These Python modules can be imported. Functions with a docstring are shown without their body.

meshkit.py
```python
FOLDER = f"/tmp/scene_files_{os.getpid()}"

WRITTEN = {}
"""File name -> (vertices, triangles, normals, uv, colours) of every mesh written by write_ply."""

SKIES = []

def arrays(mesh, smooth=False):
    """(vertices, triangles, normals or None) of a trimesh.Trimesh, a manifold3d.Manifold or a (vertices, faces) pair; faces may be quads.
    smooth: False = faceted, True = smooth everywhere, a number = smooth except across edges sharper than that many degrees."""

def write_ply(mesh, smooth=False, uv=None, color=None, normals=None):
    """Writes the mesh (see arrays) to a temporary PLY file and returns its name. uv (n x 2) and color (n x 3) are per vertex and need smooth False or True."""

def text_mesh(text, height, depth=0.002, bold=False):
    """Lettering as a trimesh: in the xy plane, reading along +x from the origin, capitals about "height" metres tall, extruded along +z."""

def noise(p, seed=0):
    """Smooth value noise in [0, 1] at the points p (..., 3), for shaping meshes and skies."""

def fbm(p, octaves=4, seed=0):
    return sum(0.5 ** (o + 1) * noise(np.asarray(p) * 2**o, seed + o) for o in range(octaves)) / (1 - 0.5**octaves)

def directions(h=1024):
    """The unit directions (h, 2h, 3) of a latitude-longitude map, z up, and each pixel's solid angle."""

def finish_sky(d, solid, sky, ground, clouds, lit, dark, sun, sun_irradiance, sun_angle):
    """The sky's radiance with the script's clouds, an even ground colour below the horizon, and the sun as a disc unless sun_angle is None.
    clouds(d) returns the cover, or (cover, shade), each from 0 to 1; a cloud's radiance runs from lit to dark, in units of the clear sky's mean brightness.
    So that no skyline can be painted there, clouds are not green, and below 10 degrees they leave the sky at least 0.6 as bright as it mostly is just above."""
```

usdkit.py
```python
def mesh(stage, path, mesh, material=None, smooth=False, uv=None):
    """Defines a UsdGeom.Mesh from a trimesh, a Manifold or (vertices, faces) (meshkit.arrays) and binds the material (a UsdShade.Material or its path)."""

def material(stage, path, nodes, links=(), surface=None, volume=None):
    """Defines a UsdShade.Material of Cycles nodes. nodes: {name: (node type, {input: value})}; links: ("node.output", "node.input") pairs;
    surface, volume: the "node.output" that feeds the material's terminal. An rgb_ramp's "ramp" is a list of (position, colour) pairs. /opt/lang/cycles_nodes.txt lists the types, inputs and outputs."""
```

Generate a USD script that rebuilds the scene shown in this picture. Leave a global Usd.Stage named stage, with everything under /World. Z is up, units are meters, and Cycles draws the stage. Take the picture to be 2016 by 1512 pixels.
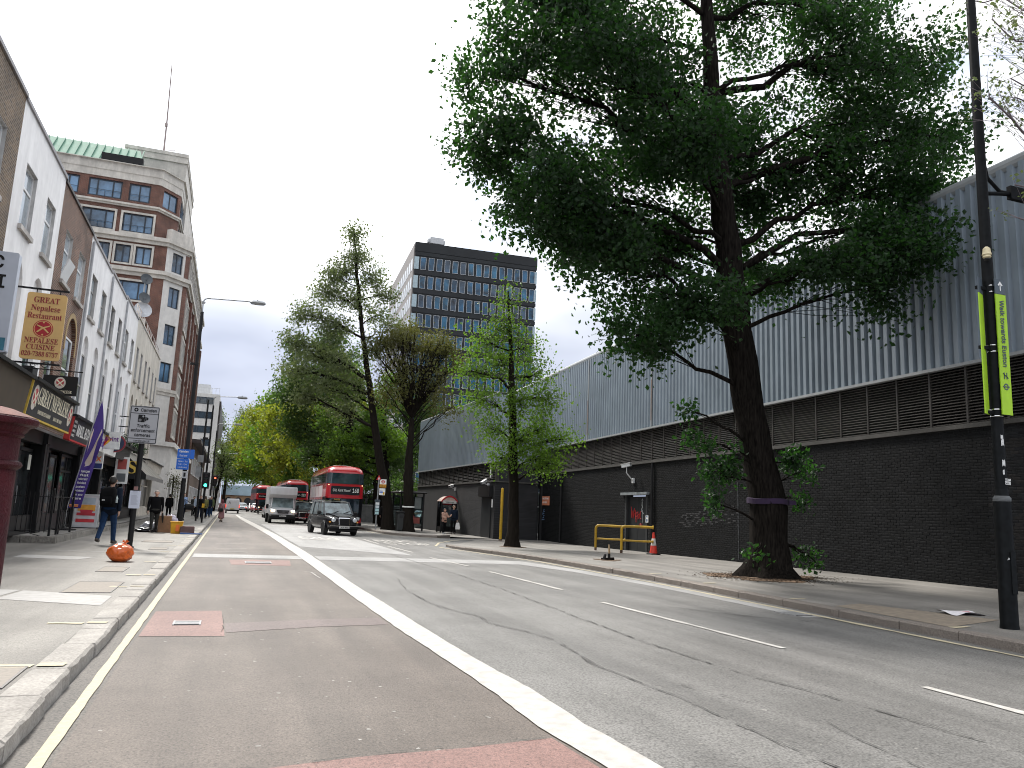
import math, random, json
import numpy as np
import trimesh, usdkit, meshkit
import manifold3d as m3
from shapely.geometry import Polygon, box as sbox, Point
from shapely import affinity
from pxr import Usd, UsdGeom, UsdLux, UsdShade, Gf, Sdf, Vt

stage = Usd.Stage.CreateInMemory()
UsdGeom.Xform.Define(stage, '/World')
UsdGeom.Scope.Define(stage, '/World/Looks')
rng = np.random.default_rng(7)
random.seed(7)
PI = math.pi

# ------------------------------------------------------------------ camera
cam = UsdGeom.Camera.Define(stage, '/World/camera')
cam.CreateHorizontalApertureAttr(36.0)
cam.CreateVerticalApertureAttr(27.0)
cam.CreateFocalLengthAttr(27.5)
cam.CreateClippingRangeAttr(Gf.Vec2f(0.1, 3000))
cam.CreateExposureAttr(EXPO := 2.22)
_right, _up, _fwd = (0.9404826, -0.3372979, 0.0415034), (-0.0937929, -0.1402385, 0.9856653), (0.3266424, 0.9308938, 0.1635281)
cam.AddTransformOp().Set(Gf.Matrix4d(*_right, 0, *_up, 0, *[-c for c in _fwd], 0, 0, 0, 1.5, 1))

# ------------------------------------------------------------------ sky and sun (bright thin cloud, sun ahead and to the left)
SUN = np.array([-0.22, 0.70, 0.95]); SUN /= np.linalg.norm(SUN)
dome = UsdLux.DomeLight.Define(stage, '/World/sky')
dome.GetPrim().SetCustomDataByKey('kind', 'structure')
_sky = usdkit.material(stage, '/World/Looks/sky', {
    'sky': ('sky_texture', {'sky_type': 'single_scattering', 'sun_disc': False, 'sun_elevation': math.asin(SUN[2]), 'sun_rotation': math.atan2(SUN[0], SUN[1])}),
    'tc': ('texture_coordinate', {}),
    'mp': ('mapping', {'scale': (1.0, 1.0, 2.2), 'location': (0.35, 0.1, 0.0)}),
    'cl': ('noise_texture', {'scale': 2.3, 'detail': 6.0, 'roughness': 0.55}),
    'cov': ('rgb_ramp', {'ramp': [(0.0, (0.0,) * 3), (0.34, (0.0,) * 3), (0.43, (1.0,) * 3), (1.0, (1.0,) * 3)]}),
    'sep': ('separate_xyz', {}),
    'elev': ('rgb_ramp', {'ramp': [(0.0, (2.5, 2.7, 3.3)), (0.08, (2.5, 2.7, 3.3)), (0.19, (2.75, 2.95, 3.5)), (0.27, (4.6, 4.7, 4.9)), (0.36, (5.6, 5.65, 5.7)), (1.0, (5.8, 5.8, 5.8))]}),
    'sd': ('vector_math', {'math_type': 'dot_product', 'vector2': tuple(SUN)}),
    'glow': ('rgb_ramp', {'ramp': [(0.0, (0.48, 0.495, 0.52)), (0.4, (0.72, 0.73, 0.75)), (0.7, (0.95, 0.95, 0.95)), (0.85, (1.1, 1.1, 1.1)), (1.0, (1.7, 1.69, 1.67))]}),
    'half': ('math', {'math_type': 'multiply_add', 'value2': 0.5, 'value3': 0.5}), 'mul2': ('mix', {'mix_type': 'multiply', 'fac': 1.0}),
    'cl2': ('noise_texture', {'scale': 3.1, 'detail': 4.0}),
    'shade': ('rgb_ramp', {'ramp': [(0.34, (0.74, 0.77, 0.83)), (0.6, (1.15, 1.15, 1.15))]}),
    'mul': ('mix', {'mix_type': 'multiply', 'fac': 1.0}),
    'mix': ('mix', {}),
    'bg': ('background_shader', {'strength': 0.05})},
    [('tc.generated', 'mp.vector'), ('mp.vector', 'cl.vector'), ('cl.fac', 'cov.fac'), ('mp.vector', 'cl2.vector'), ('cl2.fac', 'shade.fac'),
     ('tc.generated', 'sep.vector'), ('sep.z', 'elev.fac'), ('elev.color', 'mul.color1'), ('shade.color', 'mul.color2'),
     ('tc.generated', 'sd.vector1'), ('sd.value', 'half.value1'), ('half.value', 'glow.fac'), ('mul.color', 'mul2.color1'), ('glow.color', 'mul2.color2'), ('cov.color', 'mix.fac'), ('sky.color', 'mix.color1'), ('mul2.color', 'mix.color2'), ('mix.color', 'bg.color')], surface='bg.background')
UsdShade.MaterialBindingAPI.Apply(dome.GetPrim()).Bind(_sky)
sun = UsdLux.DistantLight.Define(stage, '/World/sun')
sun.CreateIntensityAttr(0.28); sun.CreateAngleAttr(10.0); sun.CreateColorAttr(Gf.Vec3f(1.0, 0.96, 0.9))
sun.CreateNormalizeAttr(True)
_z = Gf.Vec3d(*SUN); _x = Gf.Cross(Gf.Vec3d(0, 0, 1), _z).GetNormalized(); _y = Gf.Cross(_z, _x)
sun.AddTransformOp().Set(Gf.Matrix4d(*_x, 0, *_y, 0, *_z, 0, 0, 0, 40, 1))

# ------------------------------------------------------------------ materials
_mats = {}
def M(name, color, rough=0.6, metal=0.0, spec=0.5, var=0.12, vscale=3.0, bump=0.0, bscale=40.0, coat=0.0, color2=None, dirt=0.0, emit=None, island=0.0, stretch=None):
    """Principled paint / stone / metal with a little unevenness; color2 is mixed in by noise, dirt darkens in blotches."""
    if name in _mats: return _mats[name]
    c = np.array(color, float); c2 = np.array(color2 if color2 is not None else c * (1 - 2 * var), float)
    n = {'g': ('geometry', {}), 'n': ('noise_texture', {'scale': vscale, 'detail': 5.0, 'roughness': 0.6}),
         'r': ('rgb_ramp', {'ramp': [(0.32, tuple(c2)), (0.68, tuple(c if color2 is not None else np.minimum(c * (1 + var), 0.95)))]}),
         'p': ('principled_bsdf', {'roughness': rough, 'metallic': metal, 'specular_ior_level': spec, 'coat_weight': coat})}
    l = [('g.position', 'n.vector'), ('n.fac', 'r.fac')]
    if stretch:
        n['sm'] = ('mapping', {'scale': stretch}); l = [('g.position', 'sm.vector'), ('sm.vector', 'n.vector'), ('n.fac', 'r.fac')]
    out = 'r.color'
    if island:
        n |= {'ir': ('rgb_ramp', {'ramp': [(0, (1 - island,) * 3), (1, (1 + island,) * 3)]}), 'im': ('mix', {'mix_type': 'multiply', 'fac': 1.0})}
        l += [('g.random_per_island', 'ir.fac'), (out, 'im.color1'), ('ir.color', 'im.color2')]; out = 'im.color'
    if dirt:
        n |= {'dn': ('noise_texture', {'scale': 0.9, 'detail': 8.0, 'roughness': 0.7}), 'dm': ('mapping', {'scale': (1.6, 1.6, 0.35)}),
              'dr': ('rgb_ramp', {'ramp': [(0.42, (1 - dirt, 1 - dirt, 1 - dirt)), (0.62, (1, 1, 1))]}), 'mm': ('mix', {'mix_type': 'multiply', 'fac': 1.0})}
        l += [('g.position', 'dm.vector'), ('dm.vector', 'dn.vector'), ('dn.fac', 'dr.fac'), (out, 'mm.color1'), ('dr.color', 'mm.color2')]; out = 'mm.color'
    l += [(out, 'p.base_color')]
    if bump:
        n |= {'bn': ('noise_texture', {'scale': bscale, 'detail': 4.0}), 'b': ('bump', {'strength': bump, 'distance': 0.01})}
        l += [('sm.vector' if stretch else 'g.position', 'bn.vector'), ('bn.fac', 'b.height'), ('b.normal', 'p.normal')]
    if emit is not None:
        n['p'][1]['emission_color'] = emit[0]; n['p'][1]['emission_strength'] = emit[1]
    _mats[name] = usdkit.material(stage, '/World/Looks/' + name, n, l, surface='p.BSDF')
    return _mats[name]

def brick_mat(name, c1, c2, mortar, axis='y', bump=0.6, scale=1.0, rough=0.85):
    """Far-off brickwork: brick pattern over a wall that runs along the given axis."""
    n = {'g': ('geometry', {}), 's': ('separate_xyz', {}), 'c': ('combine_xyz', {}), 'n': ('noise_texture', {'scale': 1.1, 'detail': 8.0}),
         'b': ('brick_texture', {'color1': c1, 'color2': c2, 'mortar': mortar, 'scale': 1.0 / scale, 'mortar_size': 0.011, 'brick_width': 0.225, 'row_height': 0.075, 'bias': -0.1}),
         'r': ('rgb_ramp', {'ramp': [(0.3, (0.55,) * 3), (0.7, (1.15,) * 3)]}), 'm': ('mix', {'mix_type': 'multiply', 'fac': 1.0}),
         'bp': ('bump', {'strength': bump, 'distance': 0.01, 'invert': True}), 'p': ('principled_bsdf', {'roughness': rough})}
    l = [('g.position', 's.vector'), ('s.%s' % axis, 'c.x'), ('s.z', 'c.y'), ('c.vector', 'b.vector'), ('g.position', 'n.vector'), ('n.fac', 'r.fac'),
         ('b.color', 'm.color1'), ('r.color', 'm.color2'), ('m.color', 'p.base_color'), ('b.fac', 'bp.height'), ('bp.normal', 'p.normal')]
    return usdkit.material(stage, '/World/Looks/' + name, n, l, surface='p.BSDF')

def asphalt(name, c1, c2, speck=0.35, scale=90.0, streak=0.25):
    n = {'g': ('geometry', {}), 'v': ('voronoi_texture', {'scale': scale}), 'n': ('noise_texture', {'scale': 0.45, 'detail': 7.0, 'roughness': 0.65}),
         'm1': ('mapping', {'scale': (1.6, 0.12, 1.0)}), 'n2': ('noise_texture', {'scale': 1.2, 'detail': 5.0}), 'f': ('noise_texture', {'scale': 48.0, 'detail': 4.0, 'roughness': 0.85}),
         'r': ('rgb_ramp', {'ramp': [(0.35, c1), (0.65, c2)]}), 'sr': ('rgb_ramp', {'ramp': [(0.0, (1 + speck,) * 3), (0.55, (1.0,) * 3), (0.9, (1 - speck,) * 3)]}),
         'fr': ('rgb_ramp', {'ramp': [(0.34, (0.12,) * 3), (0.46, (0.95,) * 3), (0.54, (1.05,) * 3), (0.66, (1.5,) * 3)]}),
         'tr': ('rgb_ramp', {'ramp': [(0.35, (1 - streak,) * 3), (0.65, (1 + streak * 0.5,) * 3)]}),
         'a': ('mix', {'mix_type': 'multiply', 'fac': 1.0}), 'b': ('mix', {'mix_type': 'multiply', 'fac': 1.0}), 'c': ('mix', {'mix_type': 'multiply', 'fac': 0.8}),
         'bp': ('bump', {'strength': 0.7, 'distance': 0.008}), 'p': ('principled_bsdf', {'roughness': 0.6, 'specular_ior_level': 0.5})}
    l = [('g.position', 'v.vector'), ('g.position', 'n.vector'), ('g.position', 'm1.vector'), ('m1.vector', 'n2.vector'), ('g.position', 'f.vector'), ('n.fac', 'r.fac'), ('v.distance', 'sr.fac'), ('n2.fac', 'tr.fac'), ('f.fac', 'fr.fac'),
         ('r.color', 'a.color1'), ('sr.color', 'a.color2'), ('a.color', 'b.color1'), ('tr.color', 'b.color2'), ('b.color', 'c.color1'), ('fr.color', 'c.color2'), ('c.color', 'p.base_color'),
         ('f.fac', 'bp.height'), ('bp.normal', 'p.normal')]
    return usdkit.material(stage, '/World/Looks/' + name, n, l, surface='p.BSDF')

def glass_pane(name, tint, rough=0.03, through=0.35):
    n = {'f': ('fresnel', {'IOR': 1.6}), 't': ('transparent_bsdf', {'color': tint}), 'g': ('glossy_bsdf', {'color': (0.9, 0.95, 1.0), 'roughness': rough}), 'm': ('mix_closure', {})}
    return usdkit.material(stage, '/World/Looks/' + name, n, [('f.fac', 'm.fac'), ('t.BSDF', 'm.closure1'), ('g.BSDF', 'm.closure2')], surface='m.closure')

def leaf_mat(name, c1, c2, trans, tc):
    n = {'g': ('geometry', {}), 'r': ('rgb_ramp', {'ramp': [(0.0, c1), (1.0, c2)]}), 'n': ('noise_texture', {'scale': 0.55, 'detail': 3.0}), 'nr': ('rgb_ramp', {'ramp': [(0.35, (0.7,) * 3), (0.65, (1.25,) * 3)]}),
         'm': ('mix', {'mix_type': 'multiply', 'fac': 1.0}), 'tm': ('mix', {'mix_type': 'multiply', 'fac': 1.0, 'color2': tc}),
         'p': ('principled_bsdf', {'roughness': 0.5, 'specular_ior_level': 0.35}), 't': ('translucent_bsdf', {}), 'x': ('mix_closure', {'fac': trans})}
    l = [('g.random_per_island', 'r.fac'), ('g.position', 'n.vector'), ('n.fac', 'nr.fac'), ('r.color', 'm.color1'), ('nr.color', 'm.color2'), ('m.color', 'p.base_color'), ('m.color', 'tm.color1'), ('tm.color', 't.color'),
         ('p.BSDF', 'x.closure1'), ('t.BSDF', 'x.closure2')]
    return usdkit.material(stage, '/World/Looks/' + name, n, l, surface='x.closure')

WHITE = M('white_paint', (0.78, 0.78, 0.77), 0.5, var=0.05)
BLACK = M('black_paint', (0.009, 0.009, 0.01), 0.5, spec=0.3, var=0.1)
DARK = M('dark_recess', (0.012, 0.012, 0.014), 0.7)
GREY = M('grey_metal', (0.3, 0.31, 0.32), 0.45, 0.6)
LGREY = M('light_grey', (0.55, 0.56, 0.57), 0.5, var=0.06)
WGLASS = M('window_glass', (0.035, 0.05, 0.065), 0.04, spec=0.9, var=0.3, vscale=0.7)
RED = M('red_paint', (0.5, 0.02, 0.025), 0.35, coat=0.4, var=0.06)
YELLOW = M('yellow_paint', (0.72, 0.42, 0.02), 0.45, var=0.1, dirt=0.3)
BLUE = M('blue_paint', (0.03, 0.13, 0.5), 0.45, var=0.05)
ORANGE = M('orange_paint', (0.85, 0.2, 0.04), 0.45, var=0.06)

# ------------------------------------------------------------------ geometry helpers
class MB:
    """Collects shapes and becomes one mesh."""
    def __init__(s): s.v, s.f, s.n = [], [], 0
    def add(s, v, f):
        v = np.asarray(v, float); f = np.asarray(f, int)
        if f.ndim == 2 and f.shape[1] == 4: f = np.vstack([f[:, [0, 1, 2]], f[:, [0, 2, 3]]])
        s.v.append(v); s.f.append(f + s.n); s.n += len(v); return s
    def tm(s, m): return s.add(m.vertices, m.faces)
    def box(s, x0, y0, z0, x1, y1, z1):
        x0, x1 = sorted((x0, x1)); y0, y1 = sorted((y0, y1)); z0, z1 = sorted((z0, z1))
        v = [(x, y, z) for x in (x0, x1) for y in (y0, y1) for z in (z0, z1)]
        return s.add(v, [(0, 1, 3, 2), (4, 6, 7, 5), (0, 4, 5, 1), (2, 3, 7, 6), (0, 2, 6, 4), (1, 5, 7, 3)])
    def fbox(s, F, a0, a1, b0, b1, c0, c1):
        a0, a1 = sorted((a0, a1)); b0, b1 = sorted((b0, b1)); c0, c1 = sorted((c0, c1))
        v = [F.P(x, y, z) for x in (a0, a1) for y in (b0, b1) for z in (c0, c1)]
        return s.add(v, [(0, 1, 3, 2), (4, 6, 7, 5), (0, 4, 5, 1), (2, 3, 7, 6), (0, 2, 6, 4), (1, 5, 7, 3)])
    def bar(s, p, q, w, h=None, up=(0, 0, 1)):
        p, q = np.array(p, float), np.array(q, float); h = w if h is None else h
        d = q - p; L = np.linalg.norm(d); d /= L
        up = np.array(up, float)
        if abs(d @ up) > 0.98: up = np.array([1.0, 0, 0])
        a = np.cross(d, up); a /= np.linalg.norm(a); b = np.cross(a, d)
        v = [c + i * a * w / 2 + j * b * h / 2 for c in (p, q) for i in (-1, 1) for j in (-1, 1)]
        return s.add(v, [(0, 1, 3, 2), (4, 6, 7, 5), (0, 4, 5, 1), (2, 3, 7, 6), (0, 2, 6, 4), (1, 5, 7, 3)])
    def tube(s, pts, r, n=8, cap=True):
        pts = np.asarray(pts, float); r = np.broadcast_to(np.asarray(r, float), (len(pts),))
        t = np.gradient(pts, axis=0); t /= np.linalg.norm(t, axis=1, keepdims=True) + 1e-12
        u = np.array([0, 0, 1.0]) if abs(t[0, 2]) < 0.9 else np.array([1.0, 0, 0])
        ang = np.arange(n) * 2 * PI / n; V = []
        for k in range(len(pts)):
            a = np.cross(t[k], u); a /= np.linalg.norm(a) + 1e-12; b = np.cross(t[k], a); u = np.cross(a, t[k])
            V.append(pts[k] + r[k] * (np.cos(ang)[:, None] * a + np.sin(ang)[:, None] * b))
        V = np.vstack(V); F = []
        for k in range(len(pts) - 1):
            for i in range(n):
                j = (i + 1) % n; F.append((k * n + i, k * n + j, (k + 1) * n + j, (k + 1) * n + i))
        s.add(V, F)
        if cap:
            m = len(V); e = (len(pts) - 1) * n
            s.add(np.vstack([V[:n], pts[:1]]), [(i, n, (i + 1) % n) for i in range(n)])
            s.add(np.vstack([V[e:], pts[-1:]]), [(i, (i + 1) % n, n) for i in range(n)])
        return s
    def lathe(s, prof, n=20, c=(0, 0, 0)):
        """prof: (radius, z) from bottom to top."""
        ang = np.arange(n) * 2 * PI / n; V = np.vstack([np.stack([r * np.cos(ang), r * np.sin(ang), np.full(n, z)], 1) for r, z in prof]) + np.array(c)
        F = [(k * n + i, k * n + (i + 1) % n, (k + 1) * n + (i + 1) % n, (k + 1) * n + i) for k in range(len(prof) - 1) for i in range(n)]
        s.add(V, F); e = (len(prof) - 1) * n
        s.add(np.vstack([V[:n], V[:n].mean(0)]), [((i + 1) % n, i, n) for i in range(n)])
        return s.add(np.vstack([V[e:], V[e:].mean(0)]), [(i, (i + 1) % n, n) for i in range(n)])
    def loft(s, rings, cap=True):
        n = len(rings[0]); V = np.vstack(rings)
        F = [(k * n + i, k * n + (i + 1) % n, (k + 1) * n + (i + 1) % n, (k + 1) * n + i) for k in range(len(rings) - 1) for i in range(n)]
        s.add(V, F)
        if cap:
            a, b = np.asarray(rings[0]), np.asarray(rings[-1])
            s.add(np.vstack([a, a.mean(0)]), [((i + 1) % n, i, n) for i in range(n)])
            s.add(np.vstack([b, b.mean(0)]), [(i, (i + 1) % n, n) for i in range(n)])
        return s
    def ext(s, poly, F, c0, c1):
        """Extrude a shapely polygon given in F's (a, b) between c0 and c1 along F's normal."""
        for g in getattr(poly, 'geoms', [poly]):
            if g.is_empty: continue
            m = trimesh.creation.extrude_polygon(g, c1 - c0, engine='earcut')
            v = np.array(m.vertices); s.add(F.o + v[:, :1] * F.u + v[:, 1:2] * F.v + (v[:, 2:3] + c0) * F.n, m.faces)
        return s
    def sheet(s, poly, zf):
        """A flat polygon in x, y at height zf (number or function)."""
        for g in getattr(poly, 'geoms', [poly]):
            v, f = trimesh.creation.triangulate_polygon(g, engine='earcut')
            z = np.full(len(v), zf) if np.ndim(zf) == 0 and not callable(zf) else np.array([zf(*p) for p in v])
            f = np.asarray(f)
            a, b, c = v[f[:, 0]], v[f[:, 1]], v[f[:, 2]]
            cr = (b[:, 0] - a[:, 0]) * (c[:, 1] - a[:, 1]) - (b[:, 1] - a[:, 1]) * (c[:, 0] - a[:, 0])
            f = np.where(cr[:, None] < 0, f[:, ::-1], f)
            s.add(np.column_stack([v, z]), f)
        return s
    def get(s): return np.vstack(s.v), np.vstack(s.f)

class Fr:
    """A frame on a surface: origin, right, up and outward normal."""
    def __init__(s, o, u, v=(0, 0, 1)):
        s.o, s.u, s.v = np.array(o, float), np.array(u, float), np.array(v, float); s.u /= np.linalg.norm(s.u); s.v /= np.linalg.norm(s.v); s.n = np.cross(s.u, s.v)
    def P(s, a, b, c=0.0): return s.o + a * s.u + b * s.v + c * s.n

_names, _loc = {}, {}
def _path(name, parent):
    base = '/World' if parent is None else str(parent)
    k = (base, name); i = _names.get(k, 0); _names[k] = i + 1
    return f'{base}/{name}' if i == 0 else f'{base}/{name}_{i:03d}'
def tag(path, label=None, cat=None, group=None, kind=None):
    p = stage.GetPrimAtPath(path)
    for k, v in (('label', label), ('category', cat), ('group', group), ('kind', kind)):
        if v: p.SetCustomDataByKey(k, v)
    return path
def thing(name, label=None, cat=None, loc=(0, 0, 0), rz=0.0, group=None, kind=None):
    path = _path(name, None); x = UsdGeom.Xform.Define(stage, path)
    x.AddTranslateOp().Set(Gf.Vec3d(*map(float, loc)))
    if rz: x.AddRotateZOp().Set(math.degrees(rz))
    _loc[path] = (np.array(loc, float), rz)
    return tag(path, label, cat, group, kind)
def build(name, mb, mat, parent=None, smooth=False, label=None, cat=None, group=None, kind=None, world=False):
    path = _path(name, parent); v, f = mb.get() if isinstance(mb, MB) else (np.asarray(mb[0]), np.asarray(mb[1]))
    if world and parent is not None:
        top = '/'.join(str(parent).split('/')[:3]); l, rz = _loc.get(top, (np.zeros(3), 0.0)); v = v - l
        if rz: c, s_ = math.cos(-rz), math.sin(-rz); v = np.column_stack([c * v[:, 0] - s_ * v[:, 1], s_ * v[:, 0] + c * v[:, 1], v[:, 2]])
    usdkit.mesh(stage, path, (v, f), mat, smooth=smooth)
    return tag(path, label, cat, group, kind)
def clone(src, loc, rz=0.0, label=None, group=None, scale=None):
    """Another of the same thing, with the same parts."""
    was = stage.GetPrimAtPath(src).GetCustomData(); name = str(src).split('/')[-1]
    while name[-4:-3] == '_' and name[-3:].isdigit(): name = name[:-4]
    path = _path(name, None); x = UsdGeom.Xform.Define(stage, path); p = x.GetPrim()
    x.AddTranslateOp().Set(Gf.Vec3d(*map(float, loc)))
    if rz or _loc[src][1]: x.AddRotateZOp().Set(math.degrees(rz))
    if scale: x.AddScaleOp().Set(Gf.Vec3f(*map(float, scale)))
    _loc[path] = (np.array(loc, float), rz)
    p.GetReferences().AddInternalReference(src); p.SetInstanceable(True)
    return tag(path, label or was.get('label'), was.get('category'), group or was.get('group'))

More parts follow.
